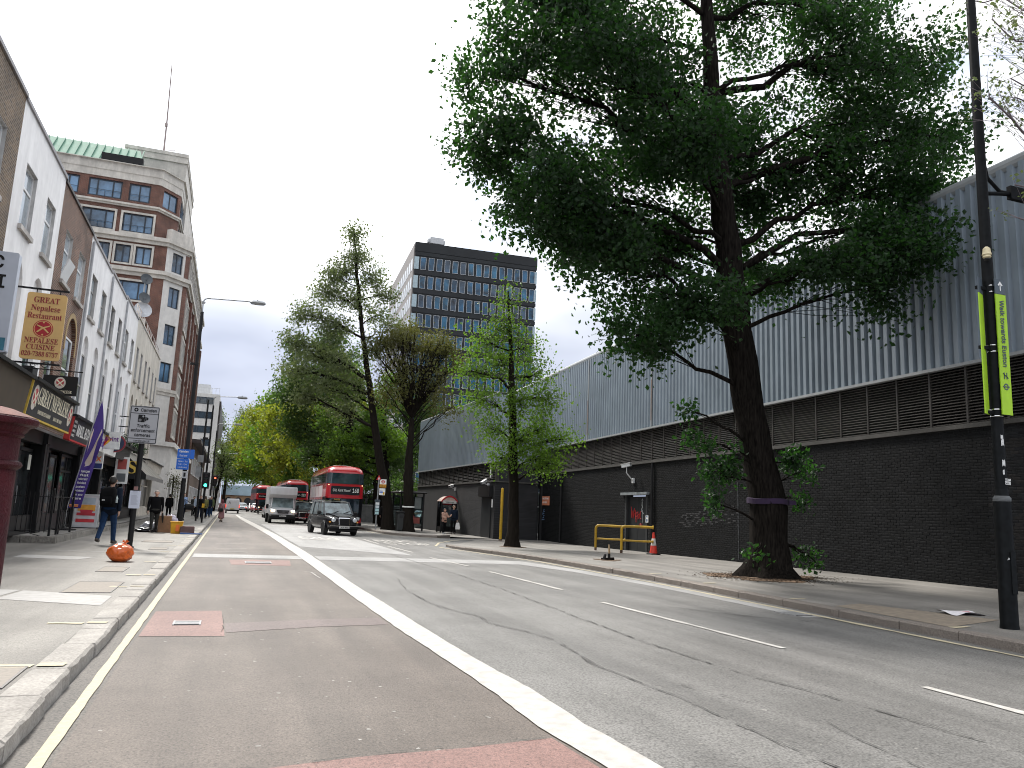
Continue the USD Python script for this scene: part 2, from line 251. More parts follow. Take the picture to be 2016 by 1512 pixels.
SERIF = json.loads('{"G":[111,[[[6,47,7,64,12,77,17,84,30,96,51,102,65,101,86,96,92,102,96,102,96,67,92,68,83,84,69,95,56,97,43,92,37,82,34,72,32,43,35,25,41,12,51,4,65,3,71,5,74,9,75,31,72,37,60,40,60,44,109,44,109,40,102,39,98,33,97,6,68,-2,50,-2,36,1,25,7,16,17,9,29]]]],"R":[103,[[[3,0,3,4,12,6,16,13,16,87,12,94,3,96,3,100,58,100,72,97,83,92,91,80,91,67,83,55,70,48,95,10,100,5,105,4,105,0,74,0,43,47,40,46,40,12,44,6,53,4,53,0],[40,87,40,52,56,53,62,58,65,63,67,74,65,85,58,93,49,95,43,93]]]],"E":[97,[[[3,0,3,4,14,8,17,16,16,87,12,94,3,96,3,100,87,100,87,70,84,70,80,83,71,91,58,94,45,94,41,91,41,54,55,57,61,66,63,75,67,75,67,26,63,26,60,39,56,45,41,48,40,11,42,8,48,6,69,8,81,16,90,31,94,31,88,0]]]],"A":[96,[[[-2,4,7,9,45,101,49,102,85,17,90,7,97,4,97,0,50,0,50,4,58,5,62,10,54,29,23,29,16,10,19,6,28,4,28,0,-2,0],[39,68,26,35,52,36]]]],"T":[93,[[[2,99,90,100,90,70,86,70,84,80,76,90,67,94,58,94,58,13,62,6,72,4,72,0,20,0,20,4,30,6,34,12,34,94,28,95,17,91,10,82,6,70,2,70]]]],"N":[108,[[[4,0,4,4,14,7,17,14,17,85,8,94,4,96,4,100,35,100,85,39,85,88,82,94,73,96,73,100,105,100,105,96,97,94,93,88,92,-2,86,0,25,75,24,12,26,7,36,4,36,0]]]],"P":[92,[[[3,0,3,4,12,6,16,13,16,87,12,94,3,96,3,100,59,100,69,98,80,93,87,85,90,75,89,65,85,57,78,50,69,47,40,44,40,12,44,6,53,4,53,0],[40,51,53,52,62,60,63,82,60,89,54,94,44,94,40,91]]]],"L":[94,[[[3,0,3,4,12,6,16,13,16,87,12,94,3,96,3,100,55,100,55,96,44,94,40,89,41,10,49,6,70,9,80,16,89,33,94,34,88,0]]]],"S":[85,[[[9,34,14,34,20,17,31,6,47,3,58,10,61,16,59,27,52,34,26,47,17,54,11,67,11,79,17,92,28,100,46,102,67,98,70,102,75,102,74,70,71,70,62,87,48,97,42,98,33,95,28,90,26,83,29,75,32,72,66,54,75,45,78,35,78,23,72,9,65,3,52,-1,35,-2,17,2,13,-2,9,-2]]]],"C":[102,[[[6,43,6,61,10,74,20,87,30,96,43,100,60,102,85,95,89,97,92,102,96,102,96,68,92,68,85,82,76,91,66,96,55,97,46,94,40,88,32,66,32,34,35,23,41,13,52,6,66,5,80,10,94,23,98,19,83,4,60,-2,36,1,25,7,16,16,9,28]]]],"U":[108,[[[3,100,52,100,52,96,43,94,40,88,40,25,44,11,57,5,67,5,76,9,82,17,85,26,86,87,82,93,72,96,72,100,104,100,104,96,97,94,93,87,92,29,89,15,81,5,70,-1,51,-3,34,0,24,7,18,17,16,26,16,88,12,93,3,96]]]],"I":[57,[[[3,0,3,4,9,5,15,9,17,16,16,89,12,94,3,96,3,100,53,100,53,96,44,94,40,89,40,13,44,6,54,4,54,0]]]],"M":[139,[[[3,0,3,4,14,8,17,17,16,89,13,94,3,96,3,100,41,100,70,33,98,100,135,100,135,96,125,92,123,85,123,11,127,5,135,4,135,0,87,0,87,4,97,8,99,14,99,83,63,0,59,0,23,81,24,11,27,6,37,4,37,0]]]],"B":[97,[[[3,0,3,4,12,6,16,14,16,86,14,93,3,96,3,100,58,100,74,96,81,91,87,80,86,69,78,60,67,54,82,47,90,39,92,25,86,11,75,4,63,0],[40,13,42,7,52,5,59,8,64,14,66,22,65,37,62,44,55,49,40,50],[40,56,52,56,61,65,62,84,59,90,54,94,46,95,41,92]]]],"X":[103,[[[2,4,7,5,16,10,42,46,15,87,9,94,3,96,3,100,53,100,53,96,44,94,42,90,58,65,74,89,72,94,64,96,64,100,100,100,100,96,92,95,83,88,62,58,93,9,101,4,101,0,52,0,52,4,59,5,64,9,46,39,27,12,28,8,32,4,38,4,38,0,2,0]]]],"O":[115,[[[6,47,8,65,17,83,32,96,51,102,74,100,91,91,105,71,109,52,105,29,97,15,89,8,77,1,61,-2,38,1,21,12,10,27],[32,41,37,19,46,7,59,2,69,5,74,11,81,28,83,61,78,80,69,93,62,97,54,97,47,95,40,89,33,68]]]],"e":[66,[[[4,27,4,41,7,51,12,59,20,66,30,70,42,69,50,66,57,58,61,48,62,36,25,35,28,21,35,11,46,9,54,13,59,19,62,16,57,8,49,1,39,-2,28,-2,20,1,10,11],[25,43,44,43,44,56,39,64,33,65,30,62,26,54]]]],"p":[81,[[[4,-30,4,-27,9,-26,11,-21,11,59,9,63,4,65,4,68,31,68,32,60,39,67,46,70,55,70,63,67,71,58,76,42,76,25,71,10,63,1,54,-2,43,-1,33,5,33,-21,35,-25,43,-27,43,-30],[33,14,38,8,45,6,51,10,53,16,55,29,54,48,51,57,46,61,38,59,32,51]]]],"a":[75,[[[4,11,5,19,10,27,21,34,44,42,43,59,39,63,34,65,27,64,23,61,27,49,23,43,15,42,10,44,7,49,7,55,13,63,24,69,43,70,53,67,59,63,64,50,64,9,66,8,71,9,72,6,68,1,60,-2,51,-2,46,1,43,7,31,0,18,-2,11,0],[26,15,28,10,32,7,42,12,43,37,30,30,27,23]]]],"l":[44,[[[4,3,9,5,11,9,11,91,8,95,4,96,4,100,32,100,32,11,34,5,39,3,39,0,4,0]]]],"s":[63,[[[8,23,12,23,17,11,26,4,34,3,41,8,42,13,40,19,12,37,8,44,8,53,12,61,22,69,35,70,47,67,53,70,53,49,50,49,45,58,37,64,28,64,23,58,24,53,27,49,47,39,53,33,56,17,52,6,39,-2,28,-2,16,2,11,-2,8,-2]]]],"t":[50,[[[4,61,4,66,28,93,32,93,32,69,46,68,45,61,32,60,32,12,38,9,45,16,49,15,44,6,37,0,23,-2,13,3,11,10,11,60]]]],"u":[82,[[[2,64,2,68,31,68,31,15,34,9,40,8,50,15,50,57,47,63,42,64,42,68,71,68,71,12,74,8,79,6,79,3,50,-2,49,7,43,1,34,-2,24,-2,17,0,10,14,10,59,8,63]]]],"r":[63,[[[4,0,4,3,9,5,11,9,11,60,9,64,4,64,4,68,32,68,33,58,45,69,59,68,63,62,63,55,60,50,50,49,44,56,40,57,35,52,33,46,33,9,36,5,43,3,43,0]]]],"n":[83,[[[4,3,9,5,11,9,11,59,9,63,4,65,4,68,32,68,33,61,41,67,49,70,60,69,68,64,73,48,73,9,75,5,79,3,79,0,44,0,44,3,49,5,51,10,51,51,50,57,46,59,39,58,32,51,32,10,35,5,39,3,39,0,4,0]]]],"0":[82,[[[5,47,8,80,12,90,20,100,32,106,47,106,59,102,66,96,72,87,76,72,77,41,72,18,61,4,46,-1,33,-1,21,4,10,18],[28,39,33,13,37,9,45,9,51,16,53,25,54,64,52,86,49,93,44,97,35,95,30,86,28,67]]]],"1":[82,[[[6,87,21,93,39,105,55,105,56,13,61,8,75,8,75,0,14,0,14,8,28,8,33,13,34,88,32,89,18,76,11,76,7,81]]]],"2":[82,[[[5,0,5,16,40,52,47,65,50,77,47,93,42,97,37,98,31,95,27,90,25,72,14,74,6,81,6,90,8,96,19,103,31,106,49,106,61,101,71,91,72,77,70,71,55,50,21,17,57,17,64,22,67,31,75,31,75,0]]]],"3":[82,[[[4,15,8,25,17,27,18,19,24,11,32,9,42,10,50,17,53,28,51,38,45,46,35,50,21,50,21,59,38,60,46,68,49,85,46,93,39,98,31,96,27,90,25,75,23,75,11,77,7,81,5,91,7,96,18,103,30,106,49,106,63,100,71,91,72,77,67,68,52,56,66,50,74,40,75,26,71,12,56,1,29,-1,13,3,7,8]]]],"6":[82,[[[7,38,7,59,10,75,16,88,25,99,38,105,55,106,66,103,72,99,75,93,74,86,69,81,62,79,57,79,56,89,52,96,44,98,39,95,31,83,27,63,28,60,41,64,56,64,67,59,73,52,76,43,77,28,73,14,65,5,48,-1,35,-1,25,3,14,14],[28,49,28,34,31,19,39,9,47,9,52,13,55,24,54,47,50,52,44,55,36,54]]]],"7":[82,[[[6,74,7,105,77,105,77,96,37,0,25,1,63,88,22,89,17,84,15,74]]]],"8":[82,[[[4,23,5,33,8,40,25,53,13,63,8,73,8,86,14,97,24,104,35,106,51,106,64,100,72,91,73,76,69,68,55,57,67,49,76,37,77,22,72,10,57,0,30,-1,14,6,8,13],[25,22,31,10,43,7,53,13,57,20,57,28,50,39,36,47,27,37],[28,80,32,70,45,62,53,71,54,85,47,96,37,98,31,93]]]],"-":[48,[[[6,45,42,45,42,34,6,34]]]],"c":[64,[[[4,27,7,49,13,59,22,66,32,70,45,70,51,68,59,61,61,51,55,45,50,45,45,48,43,61,37,65,29,61,25,46,27,25,34,12,46,8,59,16,62,14,52,3,40,-2,29,-2,22,0,9,12]]]]}')
def serif_mesh(text, height, depth):
    x, ms = 0.0, []; s = height / 100.0
    for c in text:
        if c == ' ': x += 30; continue
        adv, polys = SERIF[c]
        for rings in polys:
            rr = [np.array(r, float).reshape(-1, 2) * s + [x * s, 0] for r in rings]
            g = Polygon(rr[0], rr[1:]).buffer(0)
            for q in getattr(g, 'geoms', [g]): ms.append(trimesh.creation.extrude_polygon(q, depth, engine='earcut'))
        x += adv * 0.98
    return trimesh.util.concatenate(ms)
def text(txt, F, a, b, h, mat, parent, width=None, align='c', bold=False, serif=False, lift=0.003, depth=0.004, name='lettering', world=True):
    """Lettering on F with its baseline at b; a is its middle ('c') or left end ('l'). width squeezes or stretches it to that length."""
    m = serif_mesh(txt, h, depth) if serif else meshkit.text_mesh(txt, h, depth, bold)
    v = np.array(m.vertices); x0, x1 = v[:, 0].min(), v[:, 0].max(); v[:, 0] -= x0; w = x1 - x0
    if width: v[:, 0] *= width / w; w = width
    v[:, 0] += a - (w / 2 if align == 'c' else 0)
    return build(name, (F.o + v[:, :1] * F.u + (v[:, 1:2] + b) * F.v + (v[:, 2:3] + lift) * F.n, m.faces), mat, parent, world=world)

def window(parent, F, a0, a1, b0, b1, fmat, gmat, nx=1, ny=1, fw=0.06, c=0.0, name='window', world=True, deep=0.05, xs=None, sash=None):
    """A window whose frame is a part and whose pane is the frame's child."""
    m = MB(); m.fbox(F, a0, a1, b0, b0 + fw, c - deep, c).fbox(F, a0, a1, b1 - fw, b1, c - deep, c).fbox(F, a0, a0 + fw, b0 + fw, b1 - fw, c - deep, c).fbox(F, a1 - fw, a1, b0 + fw, b1 - fw, c - deep, c)
    for x in (xs if xs is not None else [a0 + (a1 - a0) * i / nx for i in range(1, nx)]): m.fbox(F, x - fw / 2, x + fw / 2, b0 + fw, b1 - fw, c - deep, c - 0.002)
    for z in (sash if sash is not None else [b0 + (b1 - b0) * i / ny for i in range(1, ny)]): m.fbox(F, a0 + fw, a1 - fw, z - fw / 2, z + fw / 2, c - deep, c - 0.004)
    f = build(name, m, fmat, parent, world=world)
    build('pane', MB().fbox(F, a0 + fw * 0.8, a1 - fw * 0.8, b0 + fw * 0.8, b1 - fw * 0.8, c - deep * 0.9, c - deep * 0.6), gmat, f, world=world)
    return f

def arch(a0, a1, b0, b1, n=10):
    """Outline of an opening with a round head whose crown is at b1."""
    r = (a1 - a0) / 2; cx = (a0 + a1) / 2
    return Polygon([(a0, b0), (a1, b0)] + [(cx + r * math.cos(t), b1 - r + r * math.sin(t)) for t in np.linspace(0, PI, n)])
def rect(a0, a1, b0, b1): return sbox(a0, b0, a1, b1)
def rring(hw, y0, y1, z, r, n=5, x=0.0):
    """Rounded rectangle ring at height z."""
    r = min(r, hw * 0.99, (y1 - y0) / 2 * 0.99); P = []
    for cx, cy, a in ((hw - r, y1 - r, 0), (-hw + r, y1 - r, PI / 2), (-hw + r, y0 + r, PI), (hw - r, y0 + r, 1.5 * PI)):
        P += [(x + cx + r * math.cos(t), cy + r * math.sin(t), z) for t in np.linspace(a, a + PI / 2, n)]
    return np.array(P)
def lerp(a, b, t): return a + (b - a) * t

# ------------------------------------------------------------------ ground, road, pavements
A_ROAD = asphalt('road_asphalt', (0.125, 0.121, 0.114), (0.18, 0.175, 0.166), 0.45, 55.0)
A_LANE = asphalt('lane_asphalt', (0.092, 0.074, 0.061), (0.142, 0.118, 0.1), 0.35, 70.0)
A_GUT = asphalt('gutter_asphalt', (0.07, 0.062, 0.053), (0.125, 0.11, 0.095), 0.6, 60.0, 0.4)
A_PAVE = asphalt('pavement_asphalt', (0.165, 0.153, 0.136), (0.24, 0.226, 0.203), 0.2, 110.0)
A_PAVER = asphalt('pavement_asphalt_dusty', (0.165, 0.155, 0.14), (0.24, 0.225, 0.205), 0.2, 140.0)
A_LIGHT = asphalt('pale_asphalt', (0.27, 0.265, 0.26), (0.36, 0.355, 0.35), 0.16, 120.0, 0.1)
A_RED = asphalt('red_asphalt', (0.19, 0.105, 0.09), (0.25, 0.145, 0.125), 0.25, 110.0, 0.12)
A_PURP = asphalt('purple_asphalt', (0.125, 0.095, 0.088), (0.165, 0.128, 0.12), 0.25, 110.0, 0.12)
A_DARK = asphalt('dark_asphalt', (0.085, 0.085, 0.088), (0.12, 0.12, 0.122), 0.3, 90.0)
LINE = M('line_paint', (0.52, 0.5, 0.47), 0.65, var=0.03, vscale=7, color2=(0.36, 0.345, 0.32), bump=0.3, bscale=120)
YLINE = M('yellow_line_paint', (0.56, 0.49, 0.32), 0.65, vscale=25, color2=(0.38, 0.34, 0.25), bump=0.3, bscale=120)
KERB = M('granite_kerb', (0.56, 0.53, 0.49), 0.85, vscale=38, color2=(0.34, 0.32, 0.295), bump=0.5, bscale=90, dirt=0.25, island=0.16)
SLAB = M('stone_slab', (0.42, 0.41, 0.4), 0.8, vscale=9, color2=(0.34, 0.33, 0.315), bump=0.2)
COVER = M('iron_cover', (0.2, 0.19, 0.18), 0.55, 0.3, vscale=60, color2=(0.1, 0.095, 0.09), bump=0.6, bscale=60)
CRACK = M('crack_shadow', (0.045, 0.043, 0.04), 0.95)
CRACKR = M('road_crack', (0.12, 0.115, 0.108), 0.95, vscale=30, color2=(0.045, 0.044, 0.042))
MUD = M('bare_soil', (0.2, 0.13, 0.075), 0.95, vscale=18, color2=(0.1, 0.065, 0.045), bump=1.0, bscale=50)

def kerb_r(y):
    return float(np.interp(y, [-20, 7.5, 17.5, 24, 28.3, 30.9, 32.2, 33.2], [9.55, 9.78, 10.12, 9.95, 9.3, 8.82, 8.72, 8.95]))
def wall_r(y): return 17.01 + 0.0545 * (y - 13.14)
def wall_zb(y): return 0.25 - 0.012 * (min(y, 46.65) - 13.14)
def pave_z(x, y):
    """Height of the right-hand pavement."""
    if y > 42.0: return lerp(0.12, -0.06, np.clip((x - 9.0) / 6.0, 0, 1)) if y > 47 else lerp(0.12, -0.08, np.clip((x - 9.0) / 6.0, 0, 1))
    k = kerb_r(y) if y < 33.2 else 8.95 + (y - 33.2) * 0.455
    t = np.clip((x - k) / (wall_r(y) - k), 0, 1); low = 0.12 if y < 28 else lerp(0.12, -0.02, np.clip((y - 28) / 10, 0, 1))
    return lerp(low, wall_zb(y), t)

g = MB(); ang = np.linspace(0, 2 * PI, 65)[:-1]
g.add(np.vstack([[0, 0, -0.9], np.column_stack([1500 * np.cos(ang), 1500 * np.sin(ang), np.full(64, -0.9)])]), [(0, 1 + i, 1 + (i + 1) % 64) for i in range(64)])
build('ground', g, A_DARK, kind='structure')

road = thing('road', 'grey asphalt road with a broad white lane line', 'road', kind='structure')
ROADP = Polygon([(-1.06, -12), (11.0, -12), (10.6, 24), (10.2, 36), (11.2, 43), (10.2, 44), (9.2, 46), (8.9, 60), (9.0, 260), (-1.06, 260)])
build('carriageway', MB().sheet(ROADP, 0.0), A_ROAD, road)
# driveway towards the gate
d = MB(); rows = []
for i in range(9):
    t = i / 8; p = np.array([lerp(8.6, 13.9, t), lerp(33.0, 43.4, t)]); q = np.array([lerp(10.6, 16.2, t), lerp(42.6, 47.4, t)])
    rows.append([(*(lerp(p, q, s)), lerp(0.004, -0.11, t)) for s in np.linspace(0, 1, 5)])
rows.append([(x, y, -0.12) for x, y in ((18.7, 46.4), (18.3, 46.8), (17.6, 47.5), (17.0, 48), (16.2, 48.6))])
V = np.array(rows).reshape(-1, 3); d.add(V, [(r * 5 + c, r * 5 + c + 1, (r + 1) * 5 + c + 1, (r + 1) * 5 + c) for r in range(9) for c in range(4)])
build('driveway', d, A_ROAD, kind='structure')

wl_l = [(2.34, 2.0), (2.31, 4.56), (2.24, 5.3), (2.25, 7.5), (2.17, 9.7), (2.12, 13.3), (2.11, 17.6), (2.08, 25.6), (1.95, 39.1), (1.73, 50.3), (1.54, 58), (1.15, 75), (0.9, 100)]
wl_r = [(2.66, 2.0), (2.64, 4.5), (2.60, 5.5), (2.62, 6.6), (2.54, 8.2), (2.51, 10.5), (2.46, 15.7), (2.50, 26.3), (2.36, 40.7), (2.1, 55), (1.85, 66), (1.4, 85), (1.1, 100)]
def along(pts, n):
    p = np.array(pts); y = np.linspace(p[0, 1], p[-1, 1], n) ** 1; return np.column_stack([np.interp(y, p[:, 1], p[:, 0]), y])
def jit(p, a, seed):
    p = np.array(p, float); q = np.column_stack([p * 3.1, np.full(len(p), seed)]); p[:, 0] += (meshkit.fbm(q, 3) - 0.5) * a * 2; return p
yy = np.concatenate([np.arange(2, 14, 0.12), np.arange(14, 100, 0.8)])
L = np.column_stack([np.interp(yy, [p[1] for p in wl_l], [p[0] for p in wl_l]), yy]); Rr = np.column_stack([np.interp(yy, [p[1] for p in wl_r], [p[0] for p in wl_r]), yy])
# the brownish lane to the left of the broad line
lane = Polygon([(-0.80, -10), (-0.80, 100)] + [tuple(p + [0.05, 0]) for p in L[::-1]] + [(2.4, -10)])
build('inner_lane', MB().sheet(lane, 0.004), A_LANE, road)
build('gutter', MB().sheet(sbox(-1.05, -10, -0.80, 110), 0.003), A_GUT, road)
build('lane_line', MB().sheet(Polygon([tuple(p) for p in jit(L, 0.018, 1)] + [tuple(p) for p in jit(Rr, 0.018, 2)[::-1]]), 0.013), LINE, road)
yl = np.column_stack([np.full(len(yy), -0.915), yy]); yr = np.column_stack([np.full(len(yy), -0.835), yy])
build('yellow_line', MB().sheet(Polygon([tuple(p) for p in jit(yl, 0.008, 3)] + [tuple(p) for p in jit(yr, 0.010, 4)[::-1]]), 0.012), YLINE, road)
def ribbon(pts, w, seed=0, amp=0.01, step=0.25):
    p = np.array(pts, float); s = np.concatenate([[0], np.cumsum(np.linalg.norm(np.diff(p, axis=0), axis=1))]); t = np.arange(0, s[-1], step)
    q = np.column_stack([np.interp(t, s, p[:, 0]), np.interp(t, s, p[:, 1])]); tg = np.gradient(q, axis=0); tg /= np.linalg.norm(tg, axis=1, keepdims=True); nn = np.column_stack([-tg[:, 1], tg[:, 0]])
    nz = (meshkit.fbm(np.column_stack([q * 1.7, np.full(len(q), seed)]), 4) - 0.5)[:, None] * amp * 2; wz = w / 2 * (1 + 1.2 * (meshkit.noise(np.column_stack([q * 5, np.full(len(q), seed + 9)])) - 0.5))[:, None]
    return Polygon([tuple(a) for a in q + nn * (nz + wz)] + [tuple(a) for a in (q + nn * (nz - wz))[::-1]]).buffer(0)
ky = np.concatenate([np.arange(-4, 33, 0.5)])
build('yellow_line', MB().sheet(ribbon([(kerb_r(y) - 0.30, y) for y in ky], 0.11, 5, 0.008), 0.008), YLINE, road)
build('yellow_line', MB().sheet(ribbon([(8.45, 33.0), (9.5, 36.5), (11.2, 40), (13.4, 43.5)], 0.09, 6, 0.01), 0.010), YLINE, road)
build('yellow_line', MB().sheet(ribbon([(8.6, 110), (8.6, 60), (8.55, 49), (8.7, 45.6), (9.6, 43.6), (10.7, 42.6)], 0.08, 7, 0.01), 0.008), YLINE, road)
for x0, y0, x1, y1 in ((6.58, 2.4, 6.54, 6.2), (6.6, 8.3, 6.46, 13.15), (6.6, 15.15, 6.5, 19.8), (6.48, 21.5, 6.23, 25.1), (6.3, 27.8, 6.2, 32.2), (6.2, 34.0, 6.2, 38.2)):
    build('lane_dash', MB().sheet(ribbon([(x0, y0), (x1, y1)], 0.10, y0, 0.01), 0.008), LINE, road)
for i in range(9):
    y = 66 + i * 8; build('lane_dash', MB().sheet(ribbon([(4.6 - i * 0.1, y), (4.6 - i * 0.1, y + 4)], 0.11, y, 0.01), 0.008), LINE, road)
# worn, patched and cracked places
build('pale_patch', MB().sheet(Polygon([(-0.78, 23.0), (2.1, 23.0), (2.1, 24.4), (-0.78, 24.5)]), 0.008), A_LIGHT, road)
build('pale_patch', MB().sheet(Polygon([(2.56, 23.0), (5, 22.9), (8.4, 22.6), (9.05, 20), (9.3, 16), (9.2, 11), (9.75, 11), (9.72, 16.2), (9.62, 20.4), (9.0, 24.2), (5, 24.5), (2.56, 24.5)]), 0.004), A_LIGHT, road)
build('pale_patch', MB().sheet(Polygon([(2.6, 30), (5.9, 26), (5.9, 60), (2.35, 60)]), 0.004), A_LIGHT, road)
build('red_patch', MB().sheet(Polygon([(-0.79, 9.75), (0.10, 9.70), (0.05, 11.9), (-0.78, 11.85)]), 0.008), A_RED, road)
build('red_patch', MB().sheet(Polygon([(-0.3, 1.0), (0.2, 4.92), (0.9, 5.05), (1.6, 5.1), (2.0, 5.17), (2.22, 5.2), (2.28, 4.3), (2.3, 1.0)]), 0.008), A_RED, road)
build('red_patch', MB().sheet(Polygon([(0.3, 20.6), (1.5, 20.5), (1.6, 22.3), (0.25, 22.2)]).buffer(0.1), 0.008), A_RED, road)
build('purple_strip', MB().sheet(Polygon([(0.11, 9.95), (1.2, 10.35), (2.12, 10.5), (2.1, 11.15), (1.2, 11.0), (0.09, 10.7)]), 0.0075), A_PURP, road)
cr = MB()
def crackbits(pts, w, seed):
    R_ = ribbon(pts, w, seed, 0.06, 0.05); r = np.random.default_rng(seed); x0, y0, x1, y1 = R_.bounds
    for _ in range(int((y1 - y0 + x1 - x0) * 5)): R_ = R_.difference(Point(r.uniform(x0, x1), r.uniform(y0, y1)).buffer(r.uniform(0.04, 0.2), quad_segs=2))
    return R_
for k, (pts, w) in enumerate([([(3.3, 14.6), (3.25, 13.1), (3.3, 12.3), (3.6, 11.2), (3.5, 10.6), (3.75, 9.9), (3.9, 9.2), (3.7, 7.6), (3.8, 6.1), (3.75, 4.2)], 0.035), ([(5.2, 26), (5.35, 20), (5.3, 15), (5.15, 12), (5.0, 9), (5.05, 7), (5.4, 4.3), (5.5, 3)], 0.04), ([(4.1, 6.6), (4.5, 5.2), (4.3, 4)], 0.03),
                              ([(2.7, 17.5), (3.6, 17.3), (3.3, 14.6)], 0.03), ([(2.6, 14.3), (3.28, 14.1)], 0.02), ([(0.06, 9.75), (0.11, 10.8), (0.06, 11.9)], 0.02), ([(0.2, 4.94), (0.9, 5.07), (1.6, 5.12), (2.2, 5.2)], 0.028), ([(0.9, 9.0), (1.5, 8.85)], 0.015), ([(7.4, 12.4), (8.3, 11.0), (8.9, 10.5)], 0.05)]):
    for j in range(2 if w > 0.03 else 1): cr.sheet(crackbits(pts, w * 0.30, k + 20 * j), 0.0155 if k in (5, 6) else 0.0115)
build('crack', cr, CRACKR, road)
def grate(x0, x1, y0, y1, z, bars, nm='manhole_cover'):
    c = build(nm, MB().box(x0, y0, z - 0.02, x1, y1, z + 0.004), CRACK, road)
    m = MB(); m.box(x0 - 0.02, y0 - 0.02, z - 0.02, x0, y1 + 0.02, z + 0.009).box(x1, y0 - 0.02, z - 0.02, x1 + 0.02, y1 + 0.02, z + 0.009)
    for i in range(bars): y = lerp(y0, y1, (i + 0.5) / bars); m.box(x0, y - (y1 - y0) / bars * 0.3, z - 0.01, x1, y + (y1 - y0) / bars * 0.3, z + 0.009)
    build('grate', m, M('worn_iron', (0.42, 0.42, 0.42), 0.4, 0.5, vscale=30), c)
grate(-0.48, -0.2, 10.55, 10.85, 0.012, 5); grate(0.55, 1.15, 21.0, 21.6, 0.012, 6); grate(9.15, 9.5, 11.2, 11.7, 0.006, 5, 'drain_cover')
mk = MB().sheet(ribbon([(1.9, 18.6), (1.95, 16.9)], 0.03, 3, 0.01), 0.0125).sheet(ribbon([(1.75, 18.6), (2.05, 18.6)], 0.03, 3, 0.01), 0.0125)
for y in (25.6, 27.5, 30.5, 37): mk.sheet(ribbon([(-0.3, y), (0.9, y + 0.1)], 0.05, y, 0.02), 0.0125)
build('survey_mark', mk, LINE, road)
RF = Fr((0, 0, 0.0), (1, 0, 0), (0, 1, 0))
ring = MB(); th_ = np.linspace(0, 2 * PI, 40)
ring.sheet(Polygon([(4.08 + 0.88 * np.sign(math.cos(t)) * abs(math.cos(t)) ** 0.6, 37.9 + 2.0 * np.sign(math.sin(t)) * abs(math.sin(t)) ** 0.6) for t in th_], [[(4.08 + 0.72 * np.sign(math.cos(t)) * abs(math.cos(t)) ** 0.6, 37.9 + 1.72 * np.sign(math.sin(t)) * abs(math.sin(t)) ** 0.6) for t in th_]]), 0.012)
build('speed_roundel', ring, LINE, road)
text('20', RF, 4.08, 36.7, 2.4, LINE, road, width=1.0, bold=True, lift=0.010, depth=0.002, name='speed_number')
text('BUS', RF, 7.5, 36.2, 1.6, LINE, road, width=1.9, bold=True, lift=0.008, depth=0.002, name='bus_lettering')
text('STOP', RF, 7.55, 33.6, 1.6, LINE, road, width=2.0, bold=True, lift=0.008, depth=0.002, name='bus_lettering')

# gum spots and specks trodden flat: too many to count
gm = MB()
for _ in range(520):
    u = rng.random()
    if u < 0.62: x, y, z = rng.uniform(-0.7, 2.1), 3.8 + 15 * rng.random() ** 1.6, 0.0052
    elif u < 0.85: x, y, z = rng.uniform(2.7, 9.0), 4.0 + 14 * rng.random() ** 1.5, 0.0015
    else: x, y, z = rng.uniform(-4.0, -1.5), 7 + 14 * rng.random(), 0.1215
    r = 0.006 + 0.019 * rng.random() ** 3; a = np.sort(rng.random(7)) * 2 * PI
    gm.add(np.vstack([[x, y, z], np.column_stack([x + r * np.cos(a) * rng.uniform(.6, 1.2, 7), y + r * np.sin(a) * rng.uniform(.6, 1.2, 7), np.full(7, z)])]), [(0, 1 + i, 1 + (i + 1) % 7) for i in range(7)])
build('gum_spots', gm, M('gum', (0.36, 0.345, 0.32), 0.8, var=0.25, vscale=0.8), label='pale gum spots and specks flattened on the asphalt', cat='gum', kind='stuff')

# ---------------- left pavement
lp = thing('pavement', 'grey left-hand pavement', 'pavement', kind='structure')
build('asphalt', MB().sheet(Polygon([(-1.33, -10), (-1.33, 120), (-4.62, 120), (-4.62, 25.85), (-7.5, 25.85), (-7.5, -10)]), 0.12), A_PAVE, lp)
for k, P in enumerate([[(-4.3, 20.0), (-3.0, 19.6), (-2.75, 20.5), (-4.3, 20.9)], [(-2.75, 12.2), (-1.42, 11.5), (-1.42, 12.6), (-2.65, 13.25)], [(-4.5, 12.9), (-2.8, 12.4), (-2.7, 13.3), (-4.4, 13.7)], [(-3.4, 9.5), (-2.5, 9.3), (-2.5, 10.3), (-3.4, 10.4)], [(-4.4, 22.6), (-1.5, 22.4), (-1.5, 22.5), (-4.4, 22.72)]]):
    build('flagstone', MB().sheet(Polygon(P), 0.124), SLAB, lp)
for x0, x1, y0, y1 in ((-2.15, -1.5, 13.0, 14.6), (-2.2, -1.75, 16.6, 17.7), (-2.5, -1.6, 28.0, 29.2), (-1.95, -1.5, 24.0, 25.0), (-2.2, -1.4, 6.7, 7.5)):
    c = build('inspection_cover', MB().box(x0, y0, 0.1, x1, y1, 0.127), M('cover_fill', (0.3, 0.265, 0.23), 0.8, vscale=30, color2=(0.22, 0.2, 0.175)), lp)
    m = MB()
    for a, b in (((x0, y0), (x1, y0)), ((x1, y0), (x1, y1)), ((x1, y1), (x0, y1)), ((x0, y1), (x0, y0))): m.bar((*a, 0.122), (*b, 0.122), 0.02, 0.016)
    build('rim', m, COVER, c)
for y in (7.55, 9.95, 13.9, 16.0, 19.3, 23.2, 26.2, 30.8):
    build('yellow_tick', MB().sheet(ribbon([(-1.72 if y < 12 else -1.62, y), (-1.34, y - 0.03)], 0.11, y, 0.01, 0.05), 0.1275), YLINE, lp)
    build('yellow_tick', MB().sheet(ribbon([(-1.33, y - 0.03), (-1.10, y - 0.05)], 0.11, y, 0.01, 0.05), 0.1375), YLINE, lp)

